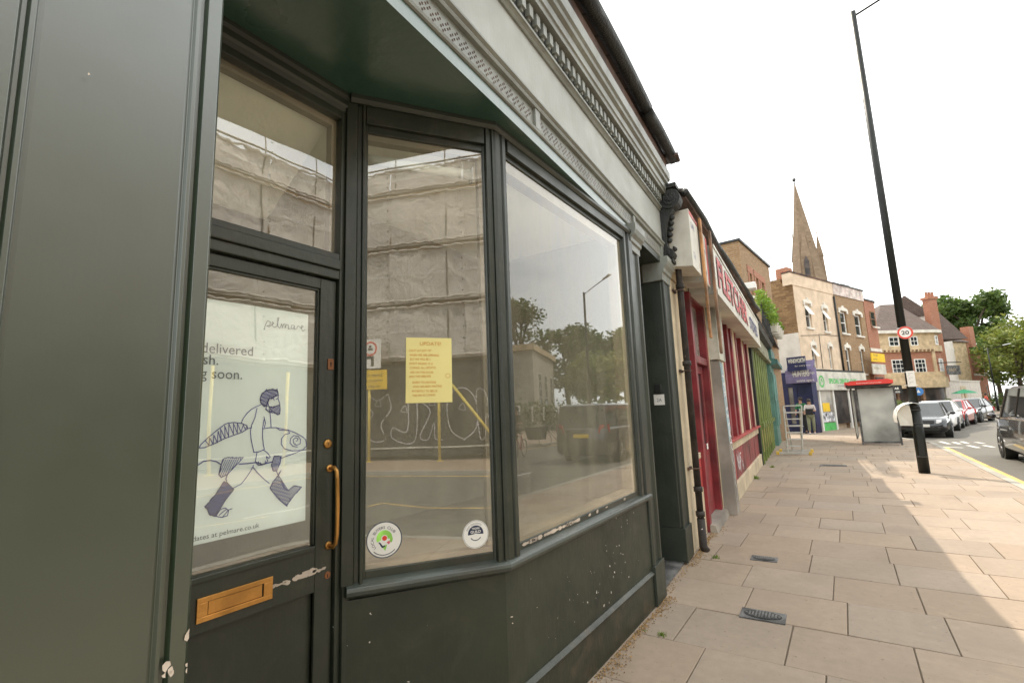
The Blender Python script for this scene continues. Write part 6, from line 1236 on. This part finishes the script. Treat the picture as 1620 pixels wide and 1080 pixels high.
# ================================================================== PEOPLE
def skin_body(name, joints, edges, mat, parent=None, sub=1):
    me = bpy.data.meshes.new(name); o3 = world_loc(parent); me.from_pydata([Vector(j[:3])-o3 for j in joints], edges, []); me.materials.append(mat)
    o = bpy.data.objects.new(name, me); COL.objects.link(o); o.parent = parent
    md = o.modifiers.new('skin', 'SKIN'); sk = me.skin_vertices[0] if me.skin_vertices else None
    if sk is None:
        bm = bmesh.new(); bm.from_mesh(me); bm.verts.layers.skin.verify(); bm.to_mesh(me); bm.free(); sk = me.skin_vertices[0]
    for i, j in enumerate(joints): rr = j[3] if isinstance(j[3], tuple) else (j[3], j[3]); sk.data[i].radius = rr; sk.data[i].use_root = (i == 0)
    ss = o.modifiers.new('sub', 'SUBSURF'); ss.levels = sub; ss.render_levels = sub
    for p in me.polygons: p.use_smooth = True
    return o
def person(loc, heading, label, shirt, legs, pose='stand', h=1.68, hairlen=.0, group=None, hold=False):
    a = R(heading); f = Vector((math.sin(a), math.cos(a), 0)); r = Vector((math.cos(a), -math.sin(a), 0)); L_ = Vector(loc); k = h/1.70
    P = lambda x, y, z: tuple(L_+r*x*k+f*y*k+Vector((0, 0, z*k)))
    root = thing('person', L_, label, 'person', group)
    if pose == 'sit': hz, kn, fo = .50, [(.1, .42, .50), (-.1, .42, .50)], [(.1, .40, .06), (-.1, .42, .06)]; hp = (0, 0, .50); dz = -.42
    else: hp = (0, 0, .92); dz = 0; kn = [(.10, .05, .50), (-.10, .02, .50)]; fo = [(.11, .02, .06), (-.10, -.04, .06)]
    nk = (0, .02, 1.44+dz); sh = [(.17, .0, 1.38+dz), (-.17, .0, 1.38+dz)]; el = [(.23, .04, 1.12+dz), (-.23, .04, 1.12+dz)]; ha = [(.12, .26, 1.12+dz), (-.10, .27, 1.16+dz)] if hold else [(.21, .16, .90+dz), (-.20, .18, .92+dz)]
    J = [(*P(*hp), .115*k), (*P(0, .0, 1.15+dz), .105*k), (*P(0, 0, 1.34+dz), .11*k), (*P(*nk), .05*k), (*P(0, .03, 1.54+dz), .07*k), (*P(0, .035, 1.63+dz), .088*k), (*P(0, .02, 1.70+dz), .06*k)]
    E = [(0, 1), (1, 2), (2, 3), (3, 4), (4, 5), (5, 6)]
    for i in (0, 1):
        b = len(J); J += [(*P(*sh[i]), .055*k), (*P(*el[i]), .040*k), (*P(*ha[i]), .026*k), (*P(ha[i][0]*.95, ha[i][1]+.08, ha[i][2]-.01), .030*k)]; E += [(2, b), (b, b+1), (b+1, b+2), (b+2, b+3)]
    for i in (0, 1):
        b = len(J); s_ = -1 if i else 1; hj = (hp[0]+.09*s_, hp[1], hp[2]-.04); J += [(*P(*hj), .085*k), (*P(*kn[i]), .055*k), (*P(*fo[i]), .036*k), (*P(fo[i][0], fo[i][1]+.15, .035), .034*k)]; E += [(0, b), (b, b+1), (b+1, b+2), (b+2, b+3)]
    skin_body('body', J, E, M['skin'], root)
    T = [(*P(hp[0], hp[1], hp[2]+.02), .135*k), (*P(0, 0, 1.15+dz), .122*k), (*P(0, 0, 1.35+dz), .122*k), (*P(0, .01, 1.41+dz), .075*k)]; TE = [(0, 1), (1, 2), (2, 3)]
    for i in (0, 1): b = len(T); T += [(*P(*sh[i]), .070*k), (*P(*el[i]), .054*k)]; TE += [(2, b), (b, b+1)]
    skin_body('top', T, TE, shirt, root)
    B = [(*P(hp[0], hp[1], hp[2]+.03), .130*k)]; BE = []
    for i in (0, 1): s_ = -1 if i else 1; b = len(B); B += [(*P(hp[0]+.09*s_, hp[1], hp[2]-.05), .105*k), (*P(*kn[i]), .078*k), (*P(fo[i][0], fo[i][1], fo[i][2]+.06), .062*k)]; BE += [(0, b), (b, b+1), (b+1, b+2)]
    skin_body('trousers', B, BE, legs, root)
    m = MB(); m.sphere(P(0, .0, 1.635+dz), .112*k, (.92, 1.0, 1.05), 12, 8)
    if hairlen: m.sphere(P(0, -.05, 1.50+dz), .12*k, (.95, .6, 1.2), 10, 7)
    m.build('hair', M['hair'], root, smooth=True)
    m = MB()
    for sx in (-1, 1): m.sphere(P(sx*.032, .118, 1.62+dz), .012*k)
    m.sphere(P(0, .122, 1.565+dz), .012*k, (2.2, 1, .6)); m.build('facial_features', M['hair'], root)
    for fo_ in fo: m = MB(); m.sphere(P(fo_[0], fo_[1]+.06, .045), .075*k, (.6, 1.0, .55)); m.sphere(P(fo_[0], fo_[1]+.12, .04), .06*k, (.7, 1.1, .5)); m.build('shoe', M['clothwhite'] if legs is M['clothkhaki'] else M['black'], root, smooth=True)
    return root
q = FN.hit(1280, 640, .8); w1_ = FN.p(q[0], .8, 0); person(w1_, 175, 'woman in pale top and black vest holding a dark bag outside the navy shop', M['clothwhite'], M['clothkhaki'], 'stand', 1.66, .1, None, True)
m = MB(); fwd_ = Vector((math.sin(R(175)), math.cos(R(175)), 0)); m.box(Frame((w1_.x+fwd_.x*.34, w1_.y+fwd_.y*.34), 90), -.20, .12, -.06, .08, .92, 1.22); tag(m.build('handbag', M['clothblack'], bevel=.04), 'black bag held by the woman outside the navy shop', 'bag')
q = FN.hit(1267, 640, .45); person(FN.p(q[0], .45, 0), 200, 'person in green top standing behind the ladder in the navy shop doorway', M['clothgreen'], M['clothblack'], 'stand', 1.76, 0)
# tables outside the pub
for i, (px, dep, sh_, lg_, lab) in enumerate(((1529, 44, M['clothwhite'], M['clothblack'], 'seated person in white with lilac bag under the green parasol'), (1544, 44.5, paint('lilac_cloth', (.40, .36, .52), .9, .1), M['clothblack'], 'seated person in lilac grey right of the green parasol'), (1537, 46, M['clothblack'], M['clothkhaki'], 'seated person in black between the white and lilac clad ones'))):
    q = axisp(px, 640, dep); person((q.x, q.y, .0), 150+40*i, lab, sh_, lg_, 'sit', 1.7, .1, 'people at the pub tables')
    ch_ = thing('chair', (q.x, q.y, 0), ('left', 'right', 'middle')[i]+' cafe chair under the seated people outside the pub', 'chair', 'cafe chairs'); m = MB(); Fc = Frame((q.x, q.y), 60+40*i)
    m.box(Fc, -.2, .2, -.2, .2, .38, .42); m.build('seat', M['iron'], ch_)
    for a in (-.18, .18):
        for b in (-.18, .18): m = MB(); m.tube([Fc.p(a, b, 0), Fc.p(a, b, .38)], .015, 5); m.build('leg', M['iron'], ch_)
q = axisp(1529, 640, 45); pr_ = thing('parasol', (q.x, q.y, 0), 'green parasol open over the tables outside the public house', 'parasol'); zt_ = 2.75
m = MB(); m.lathe((q.x, q.y, 1.78), [(.95, 0), (.92, .03), (.5, .22), (.04, .38)], 8); m.build('canopy', M['parasol'], pr_); m = MB(); m.tube([(q.x, q.y, 0), (q.x, q.y, 2.2)], .03, 8); m.build('pole', M['timber'], pr_)
tb = thing('table', (q.x+.3, q.y-.3, 0), 'small round table beneath the green parasol', 'table'); m = MB(); m.lathe((q.x+.3, q.y-.3, .72), [(.45, 0), (.45, .03)], 16); m.build('tabletop', M['timberdk'], tb); m = MB(); m.tube([(q.x+.3, q.y-.3, 0), (q.x+.3, q.y-.3, .72)], .03, 6); m.build('leg', M['iron'], tb)
q = axisp(1562, 640, 46); person((q.x, q.y, 0), 120, 'person in red walking near the red brick house', M['redprint'], M['clothblack'], 'stand', 1.7, 0)
# pots by the pub entrance
for k, px in enumerate((1416, 1424, 1500)):
    q = axisp(px, 640, 42+k); pp = thing('potted_plant', (q.x, q.y, 0), ('leftmost', 'second', 'rightmost')[k]+' potted shrub standing outside the public house', 'potted plant', 'shrubs outside the pub'); m = MB(); m.lathe((q.x, q.y, 0), [(.22, 0), (.30, .5), (.25, .5)], 12); m.build('pot', M['castiron'], pp); m = MB(); leaves(m, (q.x, q.y, .95), .5, 260, .09, random.Random(k)); m.build('foliage', M['leafA'], pp, fix=False)

# ================================================================== SMALL THINGS ON THE PAVEMENT
def cover(px, py, w_, h_, label, rot=0):
    d = ray(px, py); k = -EYE/d.z; c = CAM+d*k; F = Frame((c.x, c.y), rot); o = thing('access_cover', c, label, 'cover', 'covers in the pavement')
    m = MB(); m.box(F, -h_/2, h_/2, -w_/2, w_/2, -.004, .0075); m.build('frame', M['castiron'], o, bevel=.002)
    m = MB(); pts = [(h_*.38*math.sin(a), w_*.42*math.cos(a)) for a in [k*math.pi/14 for k in range(28)]]; m.vprof(F, pts, .0075, .0105); lid = m.build('lid', M['iron'], o)
    m = MB()
    for i in range(-5, 6):
        for j in range(-2, 3):
            if (i/5.6)**2+(j/2.6)**2 < .85: m.box(F, j*h_*.13-.012, j*h_*.13+.012, i*w_*.072-.006, i*w_*.072+.006, .0105, .0135)
    m.build('tread_pattern', M['castiron'], lid)
cover(1207, 974, .30, .19, 'rectangular iron access cover nearest the camera in the paving', -2); cover(1209, 884, .24, .17, 'small iron access cover farther from the camera, beyond the nearest one', -2); cover(1318, 736, .55, .30, 'worn access cover far along the pavement', -1)
def weed(px, py, r, n, label):
    d = ray(px, py); c = CAM+d*(-EYE/d.z); o = thing('weed', c, label, 'weed', 'weeds in the paving joints'); m = MB(); rr = random.Random(px)
    for k in range(n):
        a = rr.uniform(0, 6.28); q = c+Vector((math.cos(a), math.sin(a), 0))*r*rr.random(); t = q+Vector((rr.uniform(-1, 1)*r*.5, rr.uniform(-1, 1)*r*.5, r*rr.uniform(.3, 1.0))); sd = Vector((math.sin(a), -math.cos(a), 0))*r*.10; v = rr.uniform(.6, 1.1); m.tint = (v, v, v); m.add([q-sd, q+sd, t], [(0, 1, 2)])
    m.build('blades', M['leafC'], o, fix=False)
weed(1196, 757, .09, 60, 'green weed tuft at the foot of the red stallriser'); weed(1222, 739, .07, 40, 'small weed tuft beyond the red stallriser'); weed(1047, 1005, .035, 45, 'small weed tuft in a joint nearest the green shop'); weed(1133, 882, .045, 40, 'low weeds at the foot of the downpipe'); weed(1020, 998, .02, 18, 'tiny weed beside the wall of the green shop')
m = MB(); rnd = random.Random(12)               # grit and leaf litter swept against the wall
for k in range(3600):
    s = rnd.uniform(1.3, 8); off = abs(rnd.gauss(0, .05 if math.sin(s*5) > 0 else .028)); base = BF.p(s, 0, 0)
    x = (-1.385 if s < 4.0 else base.x+.02)+off
    if 4.24 < s < 5.1: x = base.x-.25+rnd.random()*.3
    r_ = rnd.uniform(.002, .009); v = rnd.uniform(.5, 1.6); m.tint = (v, v*.9, v*.7); c = Vector((x, base.y, r_*.5)); m.add([c+Vector((r_, 0, 0)), c+Vector((-r_*.6, r_*.8, 0)), c+Vector((-r_*.5, -r_*.7, 0)), c+Vector((0, 0, r_*.9))], [(0, 1, 3), (1, 2, 3), (2, 0, 3)])
tag(m.build('grit', tinted('grit_and_leaf_litter', (.34, .24, .14), .9, 30, .3, .001), fix=False), 'grit and dead leaf litter gathered along the foot of the shopfront', 'grit', kind='stuff')

# ================================================================== OPPOSITE SIDE (seen mirrored in the shop glass)
OF = Frame((12.9, 0), 180)                      # faces the shop; s = -y
sc = thing('scaffolded_building', OF.p(-2, 0, 0), 'building across the road wrapped in scaffold and pale sheeting, mirrored in the glass', 'building')
m = MB(); m.box(OF, -15, 12, -9, -1.2, 0, 11.0); m.build('wall', M['brown'], sc)
def sheetmat():
    m, t, b = newmat('scaffold_sheeting'); tc = nd(t, 'ShaderNodeTexCoord').outputs['Object']
    c = mixc(t, noisef(t, tc, .8, 6, .3, .7, 1.0), (.80, .74, .66), (.66, .61, .55)); t.links.new(c, b.inputs['Base Color']); b.inputs['Roughness'].default_value = .45; b.inputs['Transmission Weight'].default_value = 0
    out = t.nodes['Material Output']; tl = nd(t, 'ShaderNodeBsdfTranslucent'); t.links.new(c, tl.inputs[0]); mx = nd(t, 'ShaderNodeMixShader'); mx.inputs[0].default_value = .3; t.links.new(b.outputs[0], mx.inputs[1]); t.links.new(tl.outputs[0], mx.inputs[2]); t.links.new(mx.outputs[0], out.inputs[0])
    bumpn(t, b, noisef(t, tc, 1.1, 5, 0, 1, 2.0, .5), .22, .6); return m
SM = sheetmat(); lv = [3.60, 5.78, 8.0, 10.2, 11.3]
for li in range(4):
    for bi in range(9):
        s0 = -15+bi*3.0; z0, z1 = lv[li], lv[li+1]; m = MB(); nu, nv_ = 12, 10; rr = random.Random(li*20+bi); ph = rr.uniform(0, 6); g = []
        for j in range(nv_+1):
            for i in range(nu+1):
                u, v = i/nu, j/nv_; e = math.sin(math.pi*v)**.5; sag = .10*math.sin(math.pi*u)*(1-v)**3; t = .05+.10*e*math.sin(u*3.1+ph)+.05*math.sin(u*17+ph+v*6)*(.3+abs(v-.5))+.03*rr.uniform(-1, 1)
                g.append(OF.p(s0+u*3.0, t, z0+.06+(z1-z0-.12)*v-.10*math.sin(math.pi*u)*(v > .85)-sag*.3))
        m.add(g, [(j*(nu+1)+i, j*(nu+1)+i+1, (j+1)*(nu+1)+i+1, (j+1)*(nu+1)+i) for j in range(nv_) for i in range(nu)]); sh_ = m.build('sheet', SM, sc, smooth=True, fix=False)
        m = MB()
        for q in range(18): m.box(OF, s0+q*.166+.02, s0+q*.166+.10, .155, .165, (z0+z1)/2-.012, (z0+z1)/2+.03)
        m.build('reinforced_seam', M['sheetwhite'], sh_)
        for zz_ in (z0+.13, z1-.13):
            m = MB(); m.tube([OF.p(s0+q*.15, .14+.05*math.sin(q*2.1+ph), zz_+.018*math.sin(q*.7+ph*3)+.022*rr.uniform(-1, 1)) for q in range(21)], [.03+.03*rr.random() for q in range(21)], 6); m.build('crumpled_hem', SM, sh_, smooth=True)
        m = MB()
        for q in range(5): m.lathe(OF.p(s0+.06, .17, z0+.3+q*.42), [(.03, 0), (.03, .01)], 8, OF.N)
        m.build('eyelets', M['iron'], sh_)
for z in lv: m = MB(); m.tube([OF.p(-15.2, .16, z), OF.p(12.2, .16, z)], .035, 8); m.build('ledger_tube', M['scaff'], sc)
for k in range(14): m = MB(); m.tube([OF.p(-15+k*2.08, .02, 3.4), OF.p(-15+k*2.08, .02, 12.0)], .028, 6); m.build('standard_tube', M['scaff'], sc)
hd_ = thing('hoarding', OF.p(-2, .1, 0), 'dark site hoarding with white graffiti across the road, mirrored in the angled window', 'hoarding')
m = MB(); m.box(OF, -15, 12, .0, .06, .15, 3.5); m.build('boards', M['hoard'], hd_)
m = MB(); m.box(OF, -15, 12, .06, .10, .42, .47); m.build('white_rail', M['signwhite'], hd_)
for k in range(12): m = MB(); m.box(OF, -14.5+k*2.3, -14.44+k*2.3, .06, .075, .15, 3.5); m.build('joint_strip', M['hoard'], hd_)
def bubble(m, pts, wd=.035):
    P = []
    for i in range(len(pts)-1):
        p0, p1, p2, p3 = pts[max(0, i-1)], pts[i], pts[i+1], pts[min(len(pts)-1, i+2)]
        for k in range(6):
            u = k/6; P.append(tuple(.5*(2*p1[c]+(-p0[c]+p2[c])*u+(2*p0[c]-5*p1[c]+4*p2[c]-p3[c])*u*u+(-p0[c]+3*p1[c]-3*p2[c]+p3[c])*u**3) for c in (0, 1)))
    P.append(pts[-1]); m.ribbon([OF.p(a, .064, b) for a, b in P], wd, OF.N)
gm = MB()
gr = random.Random(19)
SHP = [[(0, .7), (.02, 2.3), (.5, 2.5), (.8, 2.1), (.45, 1.7), (.95, .85), (.6, .7), (.35, 1.3), (.3, .75), (0, .7)], [(0, .75), (-.1, 2.2), (.2, 2.45), (.45, 1.8), (.7, 2.4), (1.0, 2.3), (.95, .8), (.7, .75), (.65, 1.6), (.45, 1.2), (.25, 1.6), (.2, .75), (0, .75)], [(0, 2.4), (.3, 2.45), (.35, 1.1), (.9, 1.15), (1.0, .8), (.3, .62), (0, .8), (-.05, 1.6), (0, 2.4)], [(.4, .7), (-.05, 1.1), (.0, 2.1), (.5, 2.5), (.95, 2.1), (.95, 1.1), (.4, .7)], [(0, 2.4), (.5, 2.2), (.95, 2.45), (1.0, 2.1), (.6, 1.7), (1.0, 1.2), (.7, .7), (.1, .8), (.3, 1.3), (-.1, 1.9), (0, 2.4)]]
for i_, ox in enumerate((1.7, 2.75, 3.95, 5.0, 6.1, -.4, -3.2, -5.8, 8.6)):
    bubble(gm, [(ox+a*gr.uniform(.92, 1.1), b+gr.uniform(-.05, .05)) for a, b in SHP[(i_*2+1) % 5]]); hx, hy_ = ox+gr.uniform(.25, .4), gr.uniform(1.7, 2.0); bubble(gm, [(hx, hy_), (hx+.08, hy_+.25), (hx+.24, hy_+.05), (hx, hy_)])
gm.build('graffiti', M['graf'], hd_, fix=False)
for k, (y, lean) in enumerate(((-6.6, 0), (-3.9, 0), (-1.9, 0), (-3.4, 1), (4.4, 0), (7.2, 0), (4.6, 1), (9.6, 0))):
    m = MB(); xx = 12.35
    m.tube([(xx, y, 0), (xx, y, 3.3)] if not lean else [(xx, y, 2.6), (xx, y+2.0, .05)], .05, 10); po_ = m.build('scaffold_prop', M['ypole'], smooth=True)
    tag(po_, ('upright yellow' if not lean else 'slanting yellow')+' padded scaffold prop across the road, '+('far left behind the road signs', 'seen below the yellow notice', 'at the right edge of the angled window', 'leaning beside the yellow notice', 'behind the fish drawing', 'behind the poster lettering', 'leaning behind the poster', 'mirrored at the door stile')[k], 'scaffold prop', 'yellow scaffold props')
    m = MB(); m.lathe((xx, y if not lean else y+2.0, 0), [(.12, 0), (.12, .02)], 12); m.build('foot_plate', M['ypole'], po_)
rsn = thing('road_sign', (12.3, -6.7, 0), 'white road sign with red ring and turn arrow above a yellow plate, mirrored at left', 'road sign'); SF = Frame((12.3, -6.7), 180)
m = MB(); m.tube([SF.p(0, -.05, 0), SF.p(0, -.05, 4.6)], .045, 8); m.build('post', M['castiron'], rsn)
m = MB(); m.box(SF, -.62, .55, 0, .02, 3.32, 4.45); f_ = m.build('sign_plate', M['sheetwhite'], rsn)
m = MB(); sector(m, SF, -.18, 4.08, .022, .22, .28, 0, 360, 32); m.build('red_ring', M['redprint'], f_, fix=False)
m = MB(); m.add([SF.p(a, .022, b) for a, b in ((-.32, 3.4), (-.2, 3.4), (-.2, 3.68), (.3, 3.68), (.3, 3.62), (.45, 3.74), (.3, 3.86), (.3, 3.80), (-.32, 3.80))], [tuple(range(9))]); m.box(SF, -.28, -.08, .022, .024, 4.02, 4.10); m.sphere(SF.p(-.18, .025, 4.17), .05); m.build('arrow', M['black'], f_, fix=False)
m = MB(); m.box(SF, -.86, .6, 0, .02, 2.56, 3.26); f_ = m.build('yellow_plate', M['yellowsign'], rsn); m = MB(); text_mb(m, SF, -.7, 3.02, .023, 'Street closed', .17, 1.1); text_mb(m, SF, -.7, 2.84, .023, 'except access', .14, 1.1); text_mb(m, SF, -.6, 2.62, .023, 'no entry', .16, 1.1); m.build('lettering', M['black'], f_, fix=False)
# things further along the far side, placed where the street window mirrors them
def mir(x, y, Y):
    d = ray(x, y); k = Y/d.y; return Vector((-2.84-d.x*k, Y, EYE+d.z*k))
p0 = mir(812, 640, 42); p1 = mir(846, 640, 40); p2 = mir(878, 640, 52)
d = Vector((p1.x-p0.x, p1.y-p0.y)); L1 = d.length; F1 = Frame((p1.x, p1.y), math.degrees(math.atan2(-d.x, -d.y))); d2 = Vector((p2.x-p1.x, p2.y-p1.y))
lib = thing('library_building', (p1.x+4, p1.y+4, 0), 'brick and pale stone civic building mirrored in the street window', 'building'); zt = mir(846, 553, 40).z
dn = (p0-p1); dn.z = 0; dn.normalize(); pe = p1+dn*12; bk = Vector((9, 4, 0))
FA1 = Frame((pe.x, pe.y), math.degrees(math.atan2(-dn.x, -dn.y)))
if FA1.N.dot(Vector((-2.84-pe.x, -pe.y, 0))) < 0: FA1 = Frame((p1.x, p1.y), FA1.h+180)
m = MB(); m.prism([(p1.x, p1.y, 0), (pe.x, pe.y, 0), (pe.x+9, pe.y+4, 0), (p1.x+9, p1.y+4, 0)], [(p1.x, p1.y, zt-.8), (pe.x, pe.y, zt-.8), (pe.x+9, pe.y+4, zt-.8), (p1.x+9, p1.y+4, zt-.8)]); m.build('brick_wing', M['redbrick'], lib)
m = MB(); m.prism([(p1.x, p1.y, 0), (p2.x, p2.y, 0), (p2.x+8, p2.y+2, 0), (p1.x+8, p1.y-2, 0)], [(p1.x, p1.y, zt), (p2.x, p2.y, zt), (p2.x+8, p2.y+2, zt), (p1.x+8, p1.y-2, zt)]); m.build('stone_wing', paint('portland_stone', (.50, .46, .38), .8, .12, dirt=.3), lib)
m = MB(); m.prism([(p1.x-.4, p1.y-.4, zt), (p2.x-.4, p2.y, zt), (p2.x+8, p2.y+2, zt), (p1.x+8, p1.y-2.4, zt)], [(p1.x-.4, p1.y-.4, zt+.6), (p2.x-.4, p2.y, zt+.6), (p2.x+8, p2.y+2, zt+.6), (p1.x+8, p1.y-2.4, zt+.6)]); m.build('cornice', M['pub_cream'], lib)
FW2 = Frame((p1.x, p1.y), math.degrees(math.atan2(d2.x, d2.y)))
if FW2.N.dot(Vector((-p1.x, -p1.y, 0))) < 0: FW2 = Frame((p2.x, p2.y), FW2.h+180)
for k in range(3): window(lib, FW2, 1.5+k*3.6, 3.1+k*3.6, 2.2, zt-2.0, .15, M['white'], M['windark'], (2, 4), .12, sill=M['stonetrim'])
for k in range(5): window(lib, FA1, 1.0+k*2.2, 1.7+k*2.2, 2.6, zt-2.2, .15, M['white'], M['windark'], (1, 3), .10, sill=M['stonetrim'])
TG = 'trees across the road'
for i, (px, py_top, Y, cr, mt, lab) in enumerate(((825, 480, 62, 6.0, 'leafA', 'tall tree behind the mirrored civic building'), (898, 520, 58, 4.6, 'leafA', 'middle dark tree mirrored left of the lamp'), (955, 515, 60, 4.8, 'leafA', 'dark tree mirrored right of the lamp'), (962, 560, 50, 4.6, 'leafB', 'yellow green tree mirrored at the right of the window'), (925, 575, 66, 4.0, 'leafA', 'low dark tree mirrored behind the van'), (990, 540, 66, 6, 'leafA', 'tree mirrored at the right frame of the window'))):
    q = mir(px, 640, Y); hh = mir(px, py_top, Y).z; tree((q.x, q.y, 0), hh, cr, lab, M[mt], 40+i, 4200, .34, TG)
hm = MB(); rnd = random.Random(5)
for k in range(46): q = mir(806+k*4.0, 650, 34+k*.25); leaves(hm, (q.x, q.y, 1.3+.3*math.sin(k)), 1.3, 60, .16, rnd)
q = mir(880, 650, 36); ho = thing('hedge', (q.x, q.y, 0), 'dark hedge behind the railings mirrored left of the van', 'hedge'); hm.build('foliage', M['leafA'], ho, fix=False)
for k, (px, py, w_, h_, mt, lab) in enumerate(((819, 655, 1.5, 1.3, 'sheetwhite', 'large white notice board on the mirrored railings'), (842, 655, .5, 1.1, 'signwhite', 'slim pale notice on the mirrored railings'), (860, 654, .7, 1.0, 'signwhite', 'small pale notice on the mirrored railings'), (884, 660, .45, 1.7, 'white', 'narrow white banner beside the blue panel on the railings'), (897, 654, .95, 1.0, 'blueplate', 'bright blue panel on the mirrored railings'))):
    q = mir(px, py, 31); m = MB(); F_ = Frame((q.x, q.y), 200); m.box(F_, -w_/2, w_/2, 0, .04, q.z-h_/2, q.z+h_/2); sgn = tag(m.build('notice_board', M[mt]), lab, 'notice', 'notices on the railings')
    m = MB()
    for j in range(4): m.box(F_, -w_*.38, w_*.38, .041, .045, q.z+h_*(.3-.2*j)-.03, q.z+h_*(.3-.2*j)+.03)
    if k != 4: m.build('print_lines', M['greyink'], sgn)
rl = thing('railings', (mir(850, 650, 31.2).x, 31.2, 0), 'black railings carrying notices, mirrored in the street window', 'railings'); m = MB(); A_ = mir(806, 650, 31.1); B_ = mir(940, 650, 31.4)
for z in (.3, 1.5): m.tube([(A_.x, A_.y, z), (B_.x, B_.y, z)], .03, 6)
m.build('rail', M['iron'], rl); m = MB()
for k in range(80): q = A_.lerp(B_, k/79); m.tube([(q.x, q.y, 0), (q.x, q.y, 1.65)], .012, 4, cap=False)
m.build('bars', M['iron'], rl)
for o in list(rl.children):
    if o.name.startswith('bars'): bpy.data.objects.remove(o)
for k in range(60): q = A_.lerp(B_, k/59); m = MB(); m.tube([(q.x, q.y, 0), (q.x, q.y, 1.65)], .014, 4, cap=False); m.build('bar', M['iron'], rl)
q = mir(934, 640, 24); tz = mir(926, 462, 24).z; lamp_post((q.x, q.y, 0), tz, 'lamp column across the road, mirrored in the street window', (-1.6, -.9, .35), 'street lamps', .11, .06)
# bicycles
def bicycle(loc, heading, label, cargo=False):
    a = R(heading); f = Vector((math.sin(a), math.cos(a), 0)); r = Vector((math.cos(a), -math.sin(a), 0)); L_ = Vector(loc); P = lambda y, z, x=0: L_+f*y+r*x+Vector((0, 0, z)); o = thing('bicycle', L_, label, 'bicycle')
    for y in (-.52, .52):
        c = P(y, .34); m = MB(); m.tube([c+f*.32*math.cos(k*math.pi/12)+Vector((0, 0, .32*math.sin(k*math.pi/12))) for k in range(25)], .018, 6); wl = m.build('wheel', M['tyre'], o)
        m = MB()
        for k in range(8): m.tube([c, c+f*.31*math.cos(k*.785)+Vector((0, 0, .31*math.sin(k*.785)))], .003, 3)
        m.build('spokes', M['alu'], wl)
    m = MB()
    for a_, b_ in (((-.52, .34), (-.08, .30)), ((-.08, .30), (-.2, .82)), ((-.2, .82), (-.52, .34)), ((-.08, .30), (.36, .78)), ((-.18, .74), (.36, .84)), ((.36, .90), (.52, .34))): m.tube([P(*a_), P(*b_)], .018, 6)
    m.build('frame', M['carred'] if not cargo else M['black'], o); m = MB(); m.tube([P(.34, .98, -.28), P(.36, 1.0, 0), P(.34, .98, .28)], .014, 6); m.build('handlebar', M['black'], o); m = MB(); m.sphere(P(-.22, .88), .10, (.7, 1.0, .35)); m.build('saddle', M['black'], o)
    if cargo: m = MB(); m.prism([P(.6, .35, -.35), P(1.3, .35, -.3), P(1.3, .35, .3), P(.6, .35, .35)], [P(.5, .95, -.42), P(1.45, .95, -.35), P(1.45, .95, .35), P(.5, .95, .42)]); m.build('cargo_box', M['clothblack'], o)
    return o
bicycle((7.3, 15.3, -.12), 195, 'bicycle ridden on the road, mirrored at the left of the street window'); person((7.3, 15.15, .42), 195, 'cyclist in dark clothes on the bicycle mirrored in the street window', M['clothblack'], M['clothblack'], 'sit', 1.75, 0, None, True)
bicycle((8.7, 20.5, -.12), 100, 'cargo bicycle with a dark box beside the far kerb, mirrored left of the van', True)
